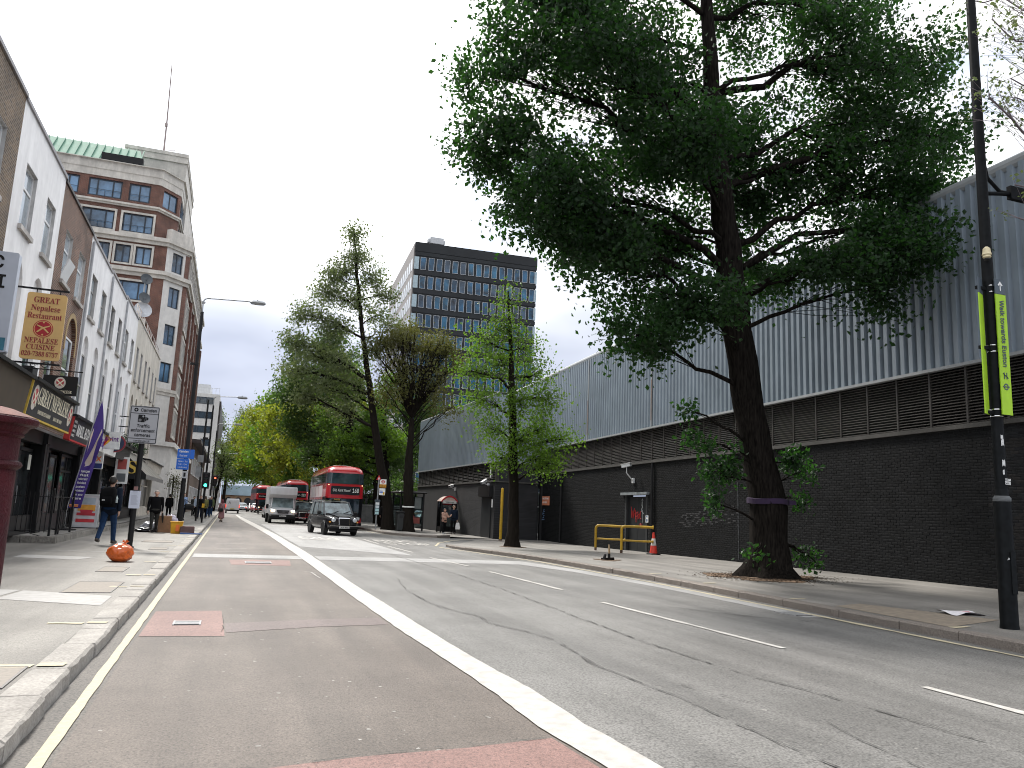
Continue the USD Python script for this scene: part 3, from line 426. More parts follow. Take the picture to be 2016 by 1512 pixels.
def kerb_stone(mb, a, b, w, top, h, side, seed):
    """One granite kerb stone from a to b; side = +1 when its body lies to the left of a -> b."""
    r = np.random.default_rng(seed); a, b = np.array(a, float), np.array(b, float); d = b - a; L = np.linalg.norm(d); d /= L; nn = np.array([-d[1], d[0]]) * side
    n = max(3, int(L / 0.16)); ch = 0.022; V = []
    for i in range(n + 1):
        p = a + d * (0.010 + (L - 0.020) * i / n); j = r.normal(0, 0.0045, 4); zt = top + r.normal(0, 0.002)
        for o, z in ((0.0 + j[0], top - h), (0.0 + j[1], zt - ch + j[2] * 0.6), (ch + j[3], zt), (w, zt - 0.002), (w, top - h)):
            q = p + nn * o; V.append((q[0], q[1], z))
    F = [(i * 5 + k, (i + 1) * 5 + k, (i + 1) * 5 + k + 1, i * 5 + k + 1) for i in range(n) for k in range(4)]
    if side > 0: F = [f[::-1] for f in F]
    mb.add(V, F)
    for e, fl in ((0, False), (n, True)):
        q = [(e * 5, e * 5 + 1, e * 5 + 2), (e * 5, e * 5 + 2, e * 5 + 3), (e * 5, e * 5 + 3, e * 5 + 4)]
        mb.add(V, [f[::-1] if fl != (side < 0) else f for f in q])
    return mb
kb = thing('kerb', 'granite kerb along the left pavement', 'kerb', kind='structure'); y = 1.2; k = 0
while y < 110:
    L_ = rng.uniform(0.75, 1.35) if y < 45 else 4.0; o = rng.normal(0, 0.006)
    build('kerb_stone', kerb_stone(MB(), (-1.06 + o, y), (-1.06 + o * 0.5, y + L_), 0.27, 0.13 + rng.normal(0, 0.004), 0.2, 1, k), KERB, kb); y += L_; k += 1
# ---------------- raised forecourt in front of the shops
fc = thing('forecourt', 'raised forecourt in front of the shops', 'forecourt', kind='structure')
build('paving', MB().sheet(Polygon([(-4.68, 26.0), (-4.72, 52), (-5.2, 66), (-7, 66), (-7, 26.0)]), 0.31), asphalt('forecourt_paving', (0.3, 0.285, 0.265), (0.4, 0.385, 0.36), 0.12, 150.0), fc)
y = 26.0; EDGE = M('forecourt_edge_stone', (0.3, 0.28, 0.25), 0.8, vscale=20, color2=(0.14, 0.13, 0.115), bump=0.5, bscale=60, dirt=0.35)
while y < 58:
    L_ = 1.1 if y < 45 else 2.5; top = 0.315 if y < 33 else 0.28; build('edge_stone', kerb_stone(MB(), (np.interp(y, [26, 52, 66], [-4.55, -4.6, -5.0]), y), (np.interp(y + L_, [26, 52, 66], [-4.55, -4.6, -5.0]), y + L_), 0.2, top, 0.3, 1, k), EDGE, fc); y += L_; k += 1
for i in range(3): build('edge_stone', kerb_stone(MB(), (-4.55 - i * 0.9, 25.86), (-5.45 - i * 0.9, 25.86), 0.22, 0.315, 0.3, -1, k + i), EDGE, fc)
# ---------------- right pavement
rp = thing('pavement', 'right-hand pavement along the dark wall', 'pavement', kind='structure')
m = MB(); ys = np.concatenate([np.arange(-6, 33.3, 0.9), np.linspace(33.4, 46.7, 14)]); V = []
for y in ys:
    k_ = kerb_r(y) if y < 33.2 else 8.95 + (y - 33.2) * 0.455
    for t in np.linspace(0, 1, 9): x = lerp(k_ + (0.2 if y < 33 else 0), wall_r(y) + 0.2, t); V.append((x, y, pave_z(x, y) + (0.004 if y > 33 else 0)))
m.add(V, [(r * 9 + c, r * 9 + c + 1, (r + 1) * 9 + c + 1, (r + 1) * 9 + c) for r in range(len(ys) - 1) for c in range(8)])
build('asphalt', m, A_PAVER, rp)
build('asphalt', MB().sheet(Polygon([(9.05, 110), (9.0, 49), (9.2, 45.9), (10.0, 44.2), (11.0, 43.3), (12.4, 45.2), (14.4, 46.0), (16.2, 47.4), (15.6, 66), (40, 110)]), lambda x, y: float(pave_z(x, max(y, 47.5)) if y > 44.5 else lerp(0.12, 0.03, np.clip((x - 10) / 3, 0, 1)))), A_PAVER, rp)
build('paved_patch', MB().sheet(Polygon([(10.25, 11.5), (11.0, 11.7), (11.6, 9.4), (10.1, 9.0)]), lambda x, y: pave_z(x, y) + 0.006), SLAB if False else M('worn_paving', (0.27, 0.225, 0.17), 0.85, vscale=10, color2=(0.18, 0.15, 0.12)), rp)
kb2 = thing('kerb', 'granite kerb along the right pavement', 'kerb', kind='structure'); y = -4.0
KERB2 = M('granite_kerb_warm', (0.29, 0.25, 0.215), 0.75, vscale=45, color2=(0.15, 0.13, 0.115), bump=0.5, bscale=90, island=0.16)
while y < 32.9:
    L_ = min(rng.uniform(0.9, 1.5), 33.0 - y); build('kerb_stone', kerb_stone(MB(), (kerb_r(y), y), (kerb_r(y + L_), y + L_), 0.24, (0.135 if y < 28 else lerp(0.135, 0.09, min((y - 28) / 5, 1))) + rng.normal(0, 0.003), 0.2, -1, k), KERB2, kb2); y += L_; k += 1
pl = [(8.85, 105), (8.85, 90), (8.85, 75), (8.85, 62)] + [(8.85, 60 - 1.5 * i) for i in range(8)] + [(8.9, 47.2), (9.1, 45.8), (9.6, 44.6), (10.3, 43.7), (11.1, 43.1), (12.3, 44.8)]
for a, b in zip(pl[:-1], pl[1:]): build('kerb_stone', kerb_stone(MB(), a, b, 0.22, 0.135, 0.2, 1, k), KERB2, kb2); k += 1
for y in (8.95, 12.6, 15.7, 18.2): build('yellow_tick', MB().sheet(ribbon([(kerb_r(y) + 0.25, y), (kerb_r(y) + 0.62, y + 0.02)], 0.1, y, 0.01, 0.05), lambda x, yy_: pave_z(x, yy_) + 0.007), YLINE, rp)
pl = thing('tree_pit', 'worn soil around the big tree on the right pavement', 'soil', kind='structure')
a = np.linspace(0, 2 * PI, 28); rad = 1.25 + 0.3 * np.sin(3 * a + 1) + 0.15 * np.sin(7 * a)
build('soil', MB().sheet(Polygon([(13.1 + r_ * 1.1 * math.cos(t), 17.2 + r_ * math.sin(t)) for t, r_ in zip(a, rad)]), lambda x, y: pave_z(x, y) + 0.012), MUD, pl)
build('soil', MB().sheet(Polygon([(12.19 + 0.6 * math.cos(t), 33.7 + 0.8 * math.sin(t)) for t in a]), lambda x, y: pave_z(x, y) + 0.016), MUD, pl)
build('soil', MB().sheet(Polygon([(11.95 + r_ * 0.35 * math.cos(t), 23.8 + r_ * 0.35 * math.sin(t)) for t, r_ in zip(a, rad)]), lambda x, y: pave_z(x, y) + 0.012), MUD, pl)

# ------------------------------------------------------------------ left side: the terrace
STUCCO = M('white_stucco', (0.84, 0.83, 0.83), 0.7, var=0.03, dirt=0.14, bump=0.15)
CREAM = M('cream_stucco', (0.6, 0.56, 0.49), 0.75, var=0.06, dirt=0.22, bump=0.15)
BR_OLD = brick_mat('old_stock_brick', (0.15, 0.095, 0.05), (0.065, 0.045, 0.032), (0.25, 0.2, 0.15), 'y')
BR_RED = brick_mat('red_brown_brick', (0.17, 0.072, 0.045), (0.08, 0.036, 0.028), (0.28, 0.22, 0.17), 'y')
SILL = M('stone_sill', (0.5, 0.47, 0.44), 0.75, dirt=0.3)
UPVC = M('white_frame', (0.75, 0.76, 0.77), 0.4, var=0.03)
LEAD = M('lead_coping', (0.3, 0.29, 0.3), 0.6, var=0.1)
ROOF = M('slate_roof', (0.08, 0.08, 0.09), 0.7, vscale=8)
REVEAL = M('pale_reveal', (0.6, 0.59, 0.58), 0.7, dirt=0.3)
NET = M('net_curtain_glass', (0.30, 0.34, 0.37), 0.08, spec=0.9, var=0.25, vscale=0.8)
FX = -6.0
def TF(y0, x=FX): return Fr((x, y0, 0), (0, 1, 0))

def house(y0, y1, top, mat, label, wins, arches, coping, group=None, side_mat=None, sill=SILL, wtop=10.38, wbot=8.62, atop=7.9, abot=4.75, wall_bot=3.2, recess=0.14, name='terraced_house', wframe=UPVC, curtain=NET, arch_fill=None, awin=(0.2, 0.8, 2.3)):
    h = thing(name, label, 'house', (FX, y0, 0.12), group=group)
    F = TF(0); holes = [rect(a, b, wbot, wtop) for a, b in wins] + [arch(a, b, abot, atop) for a, b in arches]
    P = rect(y0, y1, wall_bot, top)
    for q in holes: P = P.difference(q)
    build('front_wall', MB().ext(P, F, -recess, 0.0), mat, h, world=True)
    build('body', MB().box(FX - 9, y0 + 0.01, 0.12, FX - recess - 0.05, y1 - 0.01, top - 0.55), side_mat or mat, h, world=True)
    build('party_wall', MB().box(FX - 9, y0, 0.12, FX - recess, y0 + 0.3, top - 0.05).box(FX - 9, y1 - 0.3, 0.12, FX - recess, y1, top - 0.05), side_mat or mat, h, world=True)
    build('coping', MB().box(FX - recess - 0.05, y0, top, FX + 0.05, y1, top + 0.1), coping, h, world=True)
    for a, b in wins:
        s = build('sill', MB().box(FX - 0.2, a - 0.07, wbot - 0.13, FX + 0.09, b + 0.07, wbot - 0.002), sill, h, world=True)
        build('reveal', MB().fbox(F, b - 0.012, b - 0.002, wbot, wtop, -recess, -0.003).fbox(F, a + 0.002, a + 0.012, wbot, wtop, -recess, -0.003).fbox(F, a, b, wtop - 0.012, wtop - 0.002, -recess, -0.003), REVEAL, h, world=True)
        window(h, F, a, b, wbot, wtop, wframe, curtain, fw=0.07, c=-recess + 0.045, sash=[wbot + (wtop - wbot) * 0.66] if (b - a) > 0.9 else [wbot + (wtop - wbot) * 0.5])
    for a, b in arches:
        build('arch_panel', MB().fbox(F, a - 0.02, b + 0.02, abot, atop, -recess - 0.03, -recess + 0.02), arch_fill or mat, h, world=True)
        window(h, F, a + 0.12, b - 0.12, abot + 0.05, atop - 0.75, wframe, WGLASS, fw=0.07, c=-recess + 0.07, ny=2)
    return h
W2 = lambda y: [(y + 1.05, y + 2.15), (y + 3.55, y + 4.65)]
H1 = house(11.4, 22.42, 11.78, BR_OLD, 'dark stock-brick house at the near left end of the terrace', [(20.0, 21.3), (16.2, 17.6), (13.2, 14.6)], [(19.9, 21.2)], LEAD)
H2 = house(22.42, 27.9, 11.72, STUCCO, 'white painted house between the dark brick and the red brick houses', [(23.38, 24.62), (25.97, 27.15)], [(23.0, 24.6), (25.75, 26.95)], LEAD, arch_fill=STUCCO)
H3 = house(27.9, 33.4, 11.62, BR_RED, 'red-brown brick house above the second shop with a tilted open sash', [(28.95, 30.15), (31.42, 32.72)], [(28.5, 29.8), (31.0, 32.75)], M('black_coping', (0.05, 0.045, 0.045), 0.6), arch_fill=BR_RED)
F0 = TF(0)
build('open_sash', MB().fbox(Fr(F0.P(29.05, 8.72, -0.06), (0, 1, 0), (0.32, 0, 0.9)), 0, 1.0, 0, 0.7, -0.02, 0.02), UPVC, H3, world=True)
for (a, b) in ((28.5, 29.8), (31.0, 32.75)):     # yellow brick arch rings
    ringp = arch(a - 0.18, b + 0.18, 6.6, 8.08).difference(arch(a, b, 6.0, 7.9))
    build('arch_ring', MB().ext(ringp, F0, 0.002, 0.02), M('yellow_brick_ring', (0.4, 0.28, 0.13), 0.85, vscale=18, color2=(0.26, 0.18, 0.09)), H3, world=True)
PIPE = M('grey_downpipe', (0.4, 0.41, 0.43), 0.5)
y = 33.4
labels = ['first white stucco house beyond the red brick one', 'second white stucco house beyond the red brick one, above the purple flag', 'third white stucco house, last before the cream ones']
for i in range(3):
    top = (11.6, 11.7, 11.85)[i]; wd = (5.5, 5.4, 5.6)[i]
    h = house(y, y + wd, top, STUCCO, labels[i], [(y + 1.05, y + 2.3), (y + 3.65, y + 4.85)], [(y + 0.9, y + 2.15), (y + 3.45, y + 4.7)], LEAD, arch_fill=STUCCO, abot=4.55, atop=7.86, curtain=WGLASS if i else NET, wframe=UPVC if i == 2 else M('grey_frame', (0.35, 0.34, 0.33), 0.6))
    build('downpipe', MB().tube([(FX + 0.06, y + 0.12, 3.3), (FX + 0.06, y + 0.12, top - 0.2)], 0.05, 8), PIPE, h, world=True); y += wd
labels = ['nearest cream stucco house of the far terrace end', 'middle cream stucco house of the far terrace end', 'farthest cream stucco house, next to the tall brick block']
for i in range(3):
    h = house(y, y + 5.0, 12.05, CREAM, labels[i], [(y + 0.9, y + 1.85), (y + 3.2, y + 4.15)], [(y + 0.85, y + 1.9), (y + 3.15, y + 4.2)], CREAM, wtop=10.45, wbot=8.45, atop=7.6, arch_fill=CREAM, wframe=M('grey_frame', (0, 0, 0)))
    r = MB()
    for z in (12.45, 12.85): r.bar((FX - 0.15, y, z), (FX - 0.15, y + 5, z), 0.035)
    for j in range(6): r.bar((FX - 0.15, y + j, 12.1), (FX - 0.15, y + j, 12.87), 0.04)
    build('roof_railing', r, M('pale_railing', (0.55, 0.5, 0.47), 0.5, 0.3), h, world=True); y += 5.0
# chimney-side satellite dishes on a mast
sd = thing('satellite_mast', 'three satellite dishes on one mast above the terrace roofs', 'satellite dish', (-6.25, 52.5, 11.7))
build('mast', MB().tube([(0, 0, 0), (0.05, 0, 3.4)], 0.05, 8).tube([(0.0, 0, 0.6), (0.5, 0.4, 0.0)], 0.025, 6).tube([(0, 0, 0.6), (-0.4, 0.3, 0)], 0.025, 6), GREY, sd)
for z, r, ax, c in ((3.3, 0.36, (0.35, -0.9, 0.25), (0.06, 0.07, 0.08)), (2.1, 0.36, (0.5, -0.85, 0.2), (0.08, 0.09, 0.1)), (1.3, 0.52, (0.3, -0.9, 0.3), (0.5, 0.52, 0.55))):
    ax = np.array(ax) / np.linalg.norm(ax); u = np.cross((0, 0, 1), ax); u /= np.linalg.norm(u); v = np.cross(ax, u); m = MB(); n = 24; ks = np.linspace(0.02, 1, 6); V = []
    for kk in ks: V += [np.array([0.1, -0.1, z]) + r * kk * (math.cos(t) * u + math.sin(t) * v) + ax * 0.28 * r * kk * kk for t in np.arange(n) * 2 * PI / n]
    V = np.array(V); Fq = [(q * n + i, q * n + (i + 1) % n, (q + 1) * n + (i + 1) % n, (q + 1) * n + i) for q in range(5) for i in range(n)]
    m.add(V, Fq).add(V - ax * 0.02, [f[::-1] for f in Fq])
    m.tube([np.array([0.1, -0.1, z]), np.array([0.1, -0.1, z]) + ax * 0.55 * r - v * 0.5 * r], 0.02, 6)
    build('dish', m, M('dish_%d' % int(z * 100), c, 0.5), sd, smooth=40)

# ------------------------------------------------------------------ shopfronts
CHAR = M('charcoal_fascia', (0.013, 0.013, 0.015), 0.5, var=0.15)
SHOPB = M('black_shopfront', (0.008, 0.008, 0.009), 0.45, spec=0.3)
GOLD = M('gold_trim', (0.65, 0.45, 0.08), 0.4)
IVORY = M('ivory_lettering', (0.75, 0.70, 0.55), 0.5, var=0.03)
SGLASS = M('shop_glass', (0.012, 0.014, 0.015), 0.14, spec=0.45, var=0.3)
BROWN = M('brown_end_board', (0.045, 0.03, 0.016), 0.6)
def shop(y0, y1, label, z0=0.30, z1=3.35, bays=((0.05, 0.62), (0.64, 0.95)), front=SHOPB, fx=-5.62, door=1, pil=None):
    s = thing('shopfront', label, 'shop', (fx, y0, z0)); F = TF(0, fx); w = y1 - y0
    build('surround', MB().ext(rect(y0, y1, z0, z1 + 0.05).difference(rect(y0 + 0.2, y1 - 0.2, z0 + 0.12, z1 - 0.35)), F, -0.36, 0), front, s, world=True)
    for sgn in (0, 1):
        yy_ = y0 + 0.02 if not sgn else y1 - 0.27
        build('pilaster', MB().fbox(F, yy_, yy_ + 0.25, z0, z1, 0.0, 0.09).fbox(F, yy_ - 0.02, yy_ + 0.27, z0, z0 + 0.3, 0.0, 0.13).fbox(F, yy_ - 0.02, yy_ + 0.27, z1 - 0.3, z1, 0.0, 0.14), pil or front, s, world=True)
    for i, (a, b) in enumerate(bays):
        a, b = y0 + w * a + 0.2, y0 + w * b
        if i == door:
            dd = build('door', MB().fbox(F, a, a + 0.1, z0 + 0.02, z1 - 0.5, -0.3, -0.22).fbox(F, b - 0.1, b, z0 + 0.02, z1 - 0.5, -0.3, -0.22).fbox(F, a, b, z0 + 0.02, z0 + 0.35, -0.3, -0.22).fbox(F, a, b, z1 - 0.6, z1 - 0.5, -0.3, -0.22), front, s, world=True)
            build('pane', MB().fbox(F, a + 0.1, b - 0.1, z0 + 0.35, z1 - 0.6, -0.28, -0.25), SGLASS, dd, world=True)
            build('handle', MB().bar(F.P(a + 0.06, z0 + 0.9, -0.18), F.P(a + 0.06, z0 + 1.4, -0.18), 0.03), GREY, dd, world=True)
        else: window(s, F, a, b, z0 + 0.55, z1 - 0.4, front, SGLASS, nx=2, fw=0.08, c=-0.15, name='shop_window', sash=[z1 - 1.0])
    build('stall_riser', MB().fbox(F, y0 + 0.2, y1 - 0.2, z0, z0 + 0.55, -0.2, -0.05), front, s, world=True)
    build('flat_roof', MB().box(FX - 0.02, y0, z1 + 0.05, fx + 0.02, y1, z1 + 0.13), LEAD, s, world=True)
    return s
def fascia(s, y0, y1, z0, z1, x=-5.42, mat=CHAR, trim=GOLD, cap=True, d=0.16):
    F = Fr((x, 0, 0), (0, 1, 0), (0.12, 0, 1.0))
    f = build('fascia', MB().fbox(F, y0, y1, z0, z1, -d, 0), mat, s, world=True)
    if trim: build('trim', MB().fbox(F, y0, y1, z0 - 0.03, z0 + 0.02, -d - 0.01, 0.015).fbox(F, y0 - 0.02, y0 + 0.03, z0, z1, -d - 0.01, 0.012), trim, f, world=True)
    if cap: build('cornice', MB().fbox(F, y0 - 0.04, y1 + 0.04, z1, z1 + 0.08, -d - 0.25, 0.1), BLACK, s, world=True)
    return f, Fr(F.P(0, 0, 0.0), F.u, F.v)
def emblem(par, F, a, b, r, mats):
    t = np.linspace(0, 2 * PI, 20)[:-1]
    build('emblem', MB().ext(Polygon([(a + r * 0.85 * math.cos(q), b + r * math.sin(q)) for q in t]), F, 0.002, 0.008), mats[0], par, world=True)
    build('emblem', MB().ext(Polygon([(a + r * 0.6 * math.cos(q), b + r * 0.1 + r * 0.6 * math.sin(q)) for q in t]), F, 0.008, 0.013), mats[1], par, world=True)
    k = MB()
    for sg in (-1, 1): k.ext(Polygon([(a - sg * r * 0.7, b - r * 0.6), (a - sg * r * 0.6, b - r * 0.72), (a + sg * r * 0.55, b + r * 0.35), (a + sg * r * 0.6, b + r * 0.55), (a + sg * r * 0.4, b + r * 0.5)]), F, 0.013 + 0.002 * (sg > 0), 0.018 + 0.002 * (sg > 0))
    build('emblem_knives', k, mats[2], par, world=True)
EMB = (M('emblem_pale', (0.6, 0.55, 0.5), 0.5), M('emblem_red', (0.45, 0.06, 0.07), 0.5), IVORY)
S0 = shop(16.8, 22.3, 'shopfront at the near end of the terrace under the grey sign box', z0=0.12)
f, F = fascia(S0, 16.8, 22.25, 3.45, 4.35, mat=BROWN, trim=None)
S1 = shop(22.3, 28.2, 'black restaurant shopfront behind the railings', z0=0.31)
f, F = fascia(S1, 22.42, 28.15, 3.47, 4.38)
emblem(f, F, 22.95, 3.98, 0.33, EMB); emblem(f, F, 27.7, 3.98, 0.33, EMB)
text('GREAT NEPALESE', F, 25.3, 3.86, 0.44, IVORY, f, width=4.0, serif=True)
text('TANDOORI RESTAURANT', F, 24.4, 3.62, 0.10, IVORY, f, width=1.6); text('BAR & TAKE AWAY', F, 26.2, 3.62, 0.10, IVORY, f, width=1.2)
S2 = shop(28.2, 34.3, 'black parcel and print shopfront with white lettering', z0=0.31, bays=((0.02, 0.3), (0.32, 0.55), (0.57, 0.95)))
f, F = fascia(S2, 28.5, 34.2, 3.3, 4.05, trim=M('red_trim', (0.5, 0.03, 0.03), 0.5))
text('MAIL BOXES ETC', F, 31.6, 3.5, 0.36, WHITE, f, width=4.3, bold=True)
q = build('bunting_panel', MB().fbox(F, 28.55, 29.2, 3.32, 4.0, 0.004, 0.012), BLACK, f, world=True)
for i in range(4): text('PARCEL', F, 28.88, 3.42 + 0.15 * i, 0.08, WHITE, q, width=0.5, lift=0.013)
S3 = shop(34.3, 39.6, 'courier and copy shopfront beyond the purple flag', z0=0.31, bays=((0.05, 0.6), (0.62, 0.95)))
f, F = fascia(S3, 34.4, 39.5, 3.3, 4.0, mat=WHITE, trim=None)
text('Ship', F, 35.2, 3.5, 0.3, M('purple_paint', (0.12, 0.05, 0.35), 0.5), f, bold=True)
S4 = shop(39.6, 44.6, 'narrow cafe shopfront beside the black awning', z0=0.31, bays=((0.05, 0.6), (0.62, 0.95)))
f, F = fascia(S4, 39.7, 44.5, 3.3, 3.95, mat=CHAR, trim=None)
S5 = shop(44.6, 54.0, 'dark restaurant front below the black and grey awning', z0=0.31, bays=((0.03, 0.3), (0.32, 0.46), (0.5, 0.95)))
S6 = shop(54.0, 64.8, 'cream shopfront at the far end of the terrace', z0=0.31, bays=((0.03, 0.3), (0.32, 0.46), (0.5, 0.95)), front=CREAM)
f, F = fascia(S6, 54.1, 64.7, 3.3, 3.9, mat=CREAM, trim=None)
# posters in the restaurant window
for yy_, zz, c in ((24.2, 1.5, (0.55, 0.3, 0.05)), (25.3, 1.15, (0.7, 0.08, 0.03)), (27.0, 2.2, (0.6, 0.6, 0.55))):
    build('poster', MB().fbox(TF(0, -5.62), yy_, yy_ + 0.32, zz, zz + 0.45, -0.14, -0.13), M('poster_%d' % int(yy_ * 10), c, 0.5), S1, world=True)
# ---------------- the awning and its planters
aw = thing('awning', 'black-sided awning with a grey canvas top over the restaurant front', 'awning', (-5.6, 44.8, 3.0))
P0, P1, Q0, Q1 = (-5.6, 44.8, 4.1), (-5.6, 56.0, 4.1), (-4.15, 44.8, 2.72), (-4.15, 56.0, 2.72)
build('canvas', MB().add([P0, P1, Q1, Q0], [(0, 3, 2, 1)]).add(np.array([P0, P1, Q1, Q0]) - [0, 0, 0.02], [(0, 1, 2, 3)]), M('awning_canvas', (0.33, 0.31, 0.27), 0.85, dirt=0.3, vscale=2), aw, world=True)
build('side_panel', MB().add([P0, Q0, (-4.15, 44.8, 2.45), (-5.6, 44.8, 2.45)], [(0, 3, 2, 1)]).add(np.array([P0, Q0, (-4.15, 44.8, 2.45), (-5.6, 44.8, 2.45)]) + [0, 0.015, 0], [(0, 1, 2, 3)]), BLACK, aw, world=True)
vl = MB()
for i in range(28): a = 44.8 + i * 0.4; vl.add([(-4.15, a, 2.72), (-4.15, a + 0.4, 2.72), (-4.13, a + 0.4, 2.47 + 0.05 * (i % 2)), (-4.13, a, 2.52 - 0.05 * (i % 2))], [(0, 3, 2, 1)])
build('valance', vl, M('awning_valance', (0.12, 0.115, 0.11), 0.85), aw, world=True)
FA = Fr((0, 44.79, 0), (1, 0, 0)); text('S', FA, -4.85, 2.75, 0.62, GOLD, aw, serif=True, lift=0.004, name='letter')
# ------------------------------------------------------------------ hanging and projecting signs
TAN = M('tan_sign', (0.66, 0.43, 0.17), 0.45, var=0.04); MAROON = M('maroon_lettering', (0.28, 0.03, 0.035), 0.5)
hs = thing('hanging_sign', 'tan restaurant sign board hanging from iron bars on the white house', 'sign', (-5.5, 22.9, 4.7))
FS = Fr((-6.0, 23.2, 0), (1, 0, 0))     # faces the camera
pol = sbox(0.50, 4.97, 1.43, 6.76).buffer(-0.07).buffer(0.07, quad_segs=4)
bd = build('board', MB().ext(pol, FS, -0.06, 0.0), TAN, hs, world=True)
for tx, b, h_, w in (('GREAT', 6.50, 0.15, 0.60), ('Nepalese', 6.28, 0.15, 0.68), ('Restaurant', 6.07, 0.15, 0.80), ('NEPALESE', 5.41, 0.14, 0.78), ('CUISINE', 5.24, 0.13, 0.66), ('020-7388 6737', 5.06, 0.12, 0.84)):
    text(tx, FS, 0.965, b, h_, MAROON, bd, width=w, serif=True)
t = np.linspace(0, 2 * PI, 28)[:-1]; circ = lambda r: Polygon([(0.965 + r * math.cos(q), 5.80 + r * math.sin(q)) for q in t])
build('roundel', MB().ext(circ(0.235), FS, 0.001, 0.005), M('roundel_red', (0.4, 0.02, 0.03), 0.45), bd, world=True)
build('roundel_ring', MB().ext(circ(0.215).difference(circ(0.2)), FS, 0.005, 0.007), TAN, bd, world=True)
k = MB()
for sg in (-1, 1): k.ext(Polygon([(0.965 - sg * 0.14, 5.87), (0.965 - sg * 0.16, 5.905), (0.965 + sg * 0.02, 5.84), (0.965 + sg * 0.15, 5.71), (0.965 + sg * 0.12, 5.69), (0.965 - sg * 0.0, 5.80)]), FS, 0.006 + 0.002 * (sg > 0), 0.01 + 0.002 * (sg > 0))
k.ext(Point(0.965, 5.97).buffer(0.022), FS, 0.006, 0.01).ext(Point(0.965, 5.64).buffer(0.022), FS, 0.006, 0.01)
build('roundel_knives', k, TAN, bd, world=True)
for z in (6.87, 4.87):
    m = MB().bar(FS.P(-0.02, z, -0.03), FS.P(1.46, z + 0.0, -0.03), 0.045).fbox(FS, -0.05, 0.02, z - 0.2, z + 0.2, -0.1, 0.04)
    for a in (0.7, 1.25): m.bar(FS.P(a, z - 0.12 if z > 6 else z, -0.03), FS.P(a, z if z > 6 else z + 0.12, -0.03), 0.02)
    build('bracket', m, BLACK, hs, world=True)
hs = thing('hanging_sign', 'small black restaurant sign hanging below the tan one', 'sign', (-5.3, 25.6, 4.2))
FS = Fr((-5.45, 25.7, 0), (1, 0, 0))
bd = build('board', MB().fbox(FS, 0.05, 0.95, 4.36, 4.93, -0.05, 0.0), BLACK, hs, world=True)
emblem(bd, FS, 0.5, 4.72, 0.17, EMB); text('GREAT NEPALESE', FS, 0.5, 4.42, 0.085, IVORY, bd, width=0.66, serif=True)
m = MB().bar(FS.P(-0.5, 5.08, -0.02), FS.P(1.05, 5.08, -0.02), 0.03).bar(FS.P(0.2, 4.93, -0.02), FS.P(0.2, 5.08, -0.02), 0.015).bar(FS.P(0.8, 4.93, -0.02), FS.P(0.8, 5.08, -0.02), 0.015)
m.tube([FS.P(0.05 + 0.12 * math.cos(a) * (1 - a / 12), 5.2 + 0.1 * math.sin(a) * (1 - a / 12), -0.02) for a in np.linspace(0, 9, 22)], 0.012, 5).tube([FS.P(-0.25 + 0.1 * math.cos(a) * (1 - a / 12), 5.18 + 0.08 * math.sin(a) * (1 - a / 12), -0.02) for a in np.linspace(0, 9, 22)], 0.012, 5)
build('scroll_bracket', m, BLACK, hs, world=True)
bs = thing('sign_box', 'grey sign box with black lettering at the left edge', 'sign', (-5.9, 19.9, 4.4))
FS = Fr((-6.0, 20.2, 0), (1, 0, 0)); bd = build('box', MB().ext(sbox(0.05, 4.62, 0.94, 6.95).buffer(-0.05).buffer(0.05), FS, -0.22, 0), M('pale_blue_grey', (0.5, 0.54, 0.62), 0.5, var=0.03), bs, world=True)
text('C', FS, 0.52, 6.55, 0.3, BLACK, bd, bold=True); text('I', FS, 0.65, 6.1, 0.3, BLACK, bd, bold=True)
build('strip', MB().fbox(FS, 0.1, 0.9, 4.66, 4.95, 0.002, 0.006), M('teal_strip', (0.05, 0.2, 0.28), 0.5), bd, world=True)
build('bracket', MB().bar(FS.P(-0.05, 6.6, -0.1), FS.P(0.1, 6.6, -0.1), 0.08).bar(FS.P(-0.05, 5.0, -0.1), FS.P(0.1, 5.0, -0.1), 0.08), GREY, bs, world=True)
def proj_sign(name, label, y, x0, x1, z0, z1, mat, d=0.18):
    s = thing(name, label, 'sign', (x0, y, z0)); F = Fr((0, y, 0), (1, 0, 0))
    b = build('box', MB().ext(sbox(x0, z0, x1, z1).buffer(-0.03).buffer(0.03), F, -d, 0), mat, s, world=True)
    build('bracket', MB().bar((-6.0, y + d / 2, z0 + 0.1), (x0, y + d / 2, z0 + 0.1), 0.05).bar((-6.0, y + d / 2, z1 - 0.1), (x0, y + d / 2, z1 - 0.1), 0.05), BLACK, s, world=True); return b, F
b, F = proj_sign('projecting_sign', 'white print shop sign with a red and yellow mark', 35.5, -5.3, -4.42, 3.42, 4.12, M('lit_white_sign', (0.72, 0.73, 0.72), 0.4))
build('mark', MB().ext(Polygon([(-5.22, 3.8), (-4.95, 4.06), (-4.7, 3.8), (-4.95, 3.54)]), F, 0.001, 0.004), M('mark_yellow', (0.8, 0.42, 0.03), 0.5), b, world=True)
build('mark', MB().ext(Polygon([(-5.18, 3.82), (-5.0, 3.98), (-4.83, 3.8), (-5.0, 3.5)]), F, 0.004, 0.007), RED, b, world=True)
text('onPrint', F, -4.82, 3.74, 0.17, M('violet_lettering', (0.14, 0.03, 0.22), 0.5), b, width=0.72, bold=True, lift=0.008)
b, F = proj_sign('projecting_sign', 'white courier sign with orange letters above a blue band', 35.9, -5.75, -5.0, 2.6, 3.28, WHITE)
build('band', MB().fbox(F, -5.74, -5.01, 2.62, 2.83, 0.001, 0.004), M('navy_band', (0.03, 0.05, 0.2), 0.5), b, world=True)
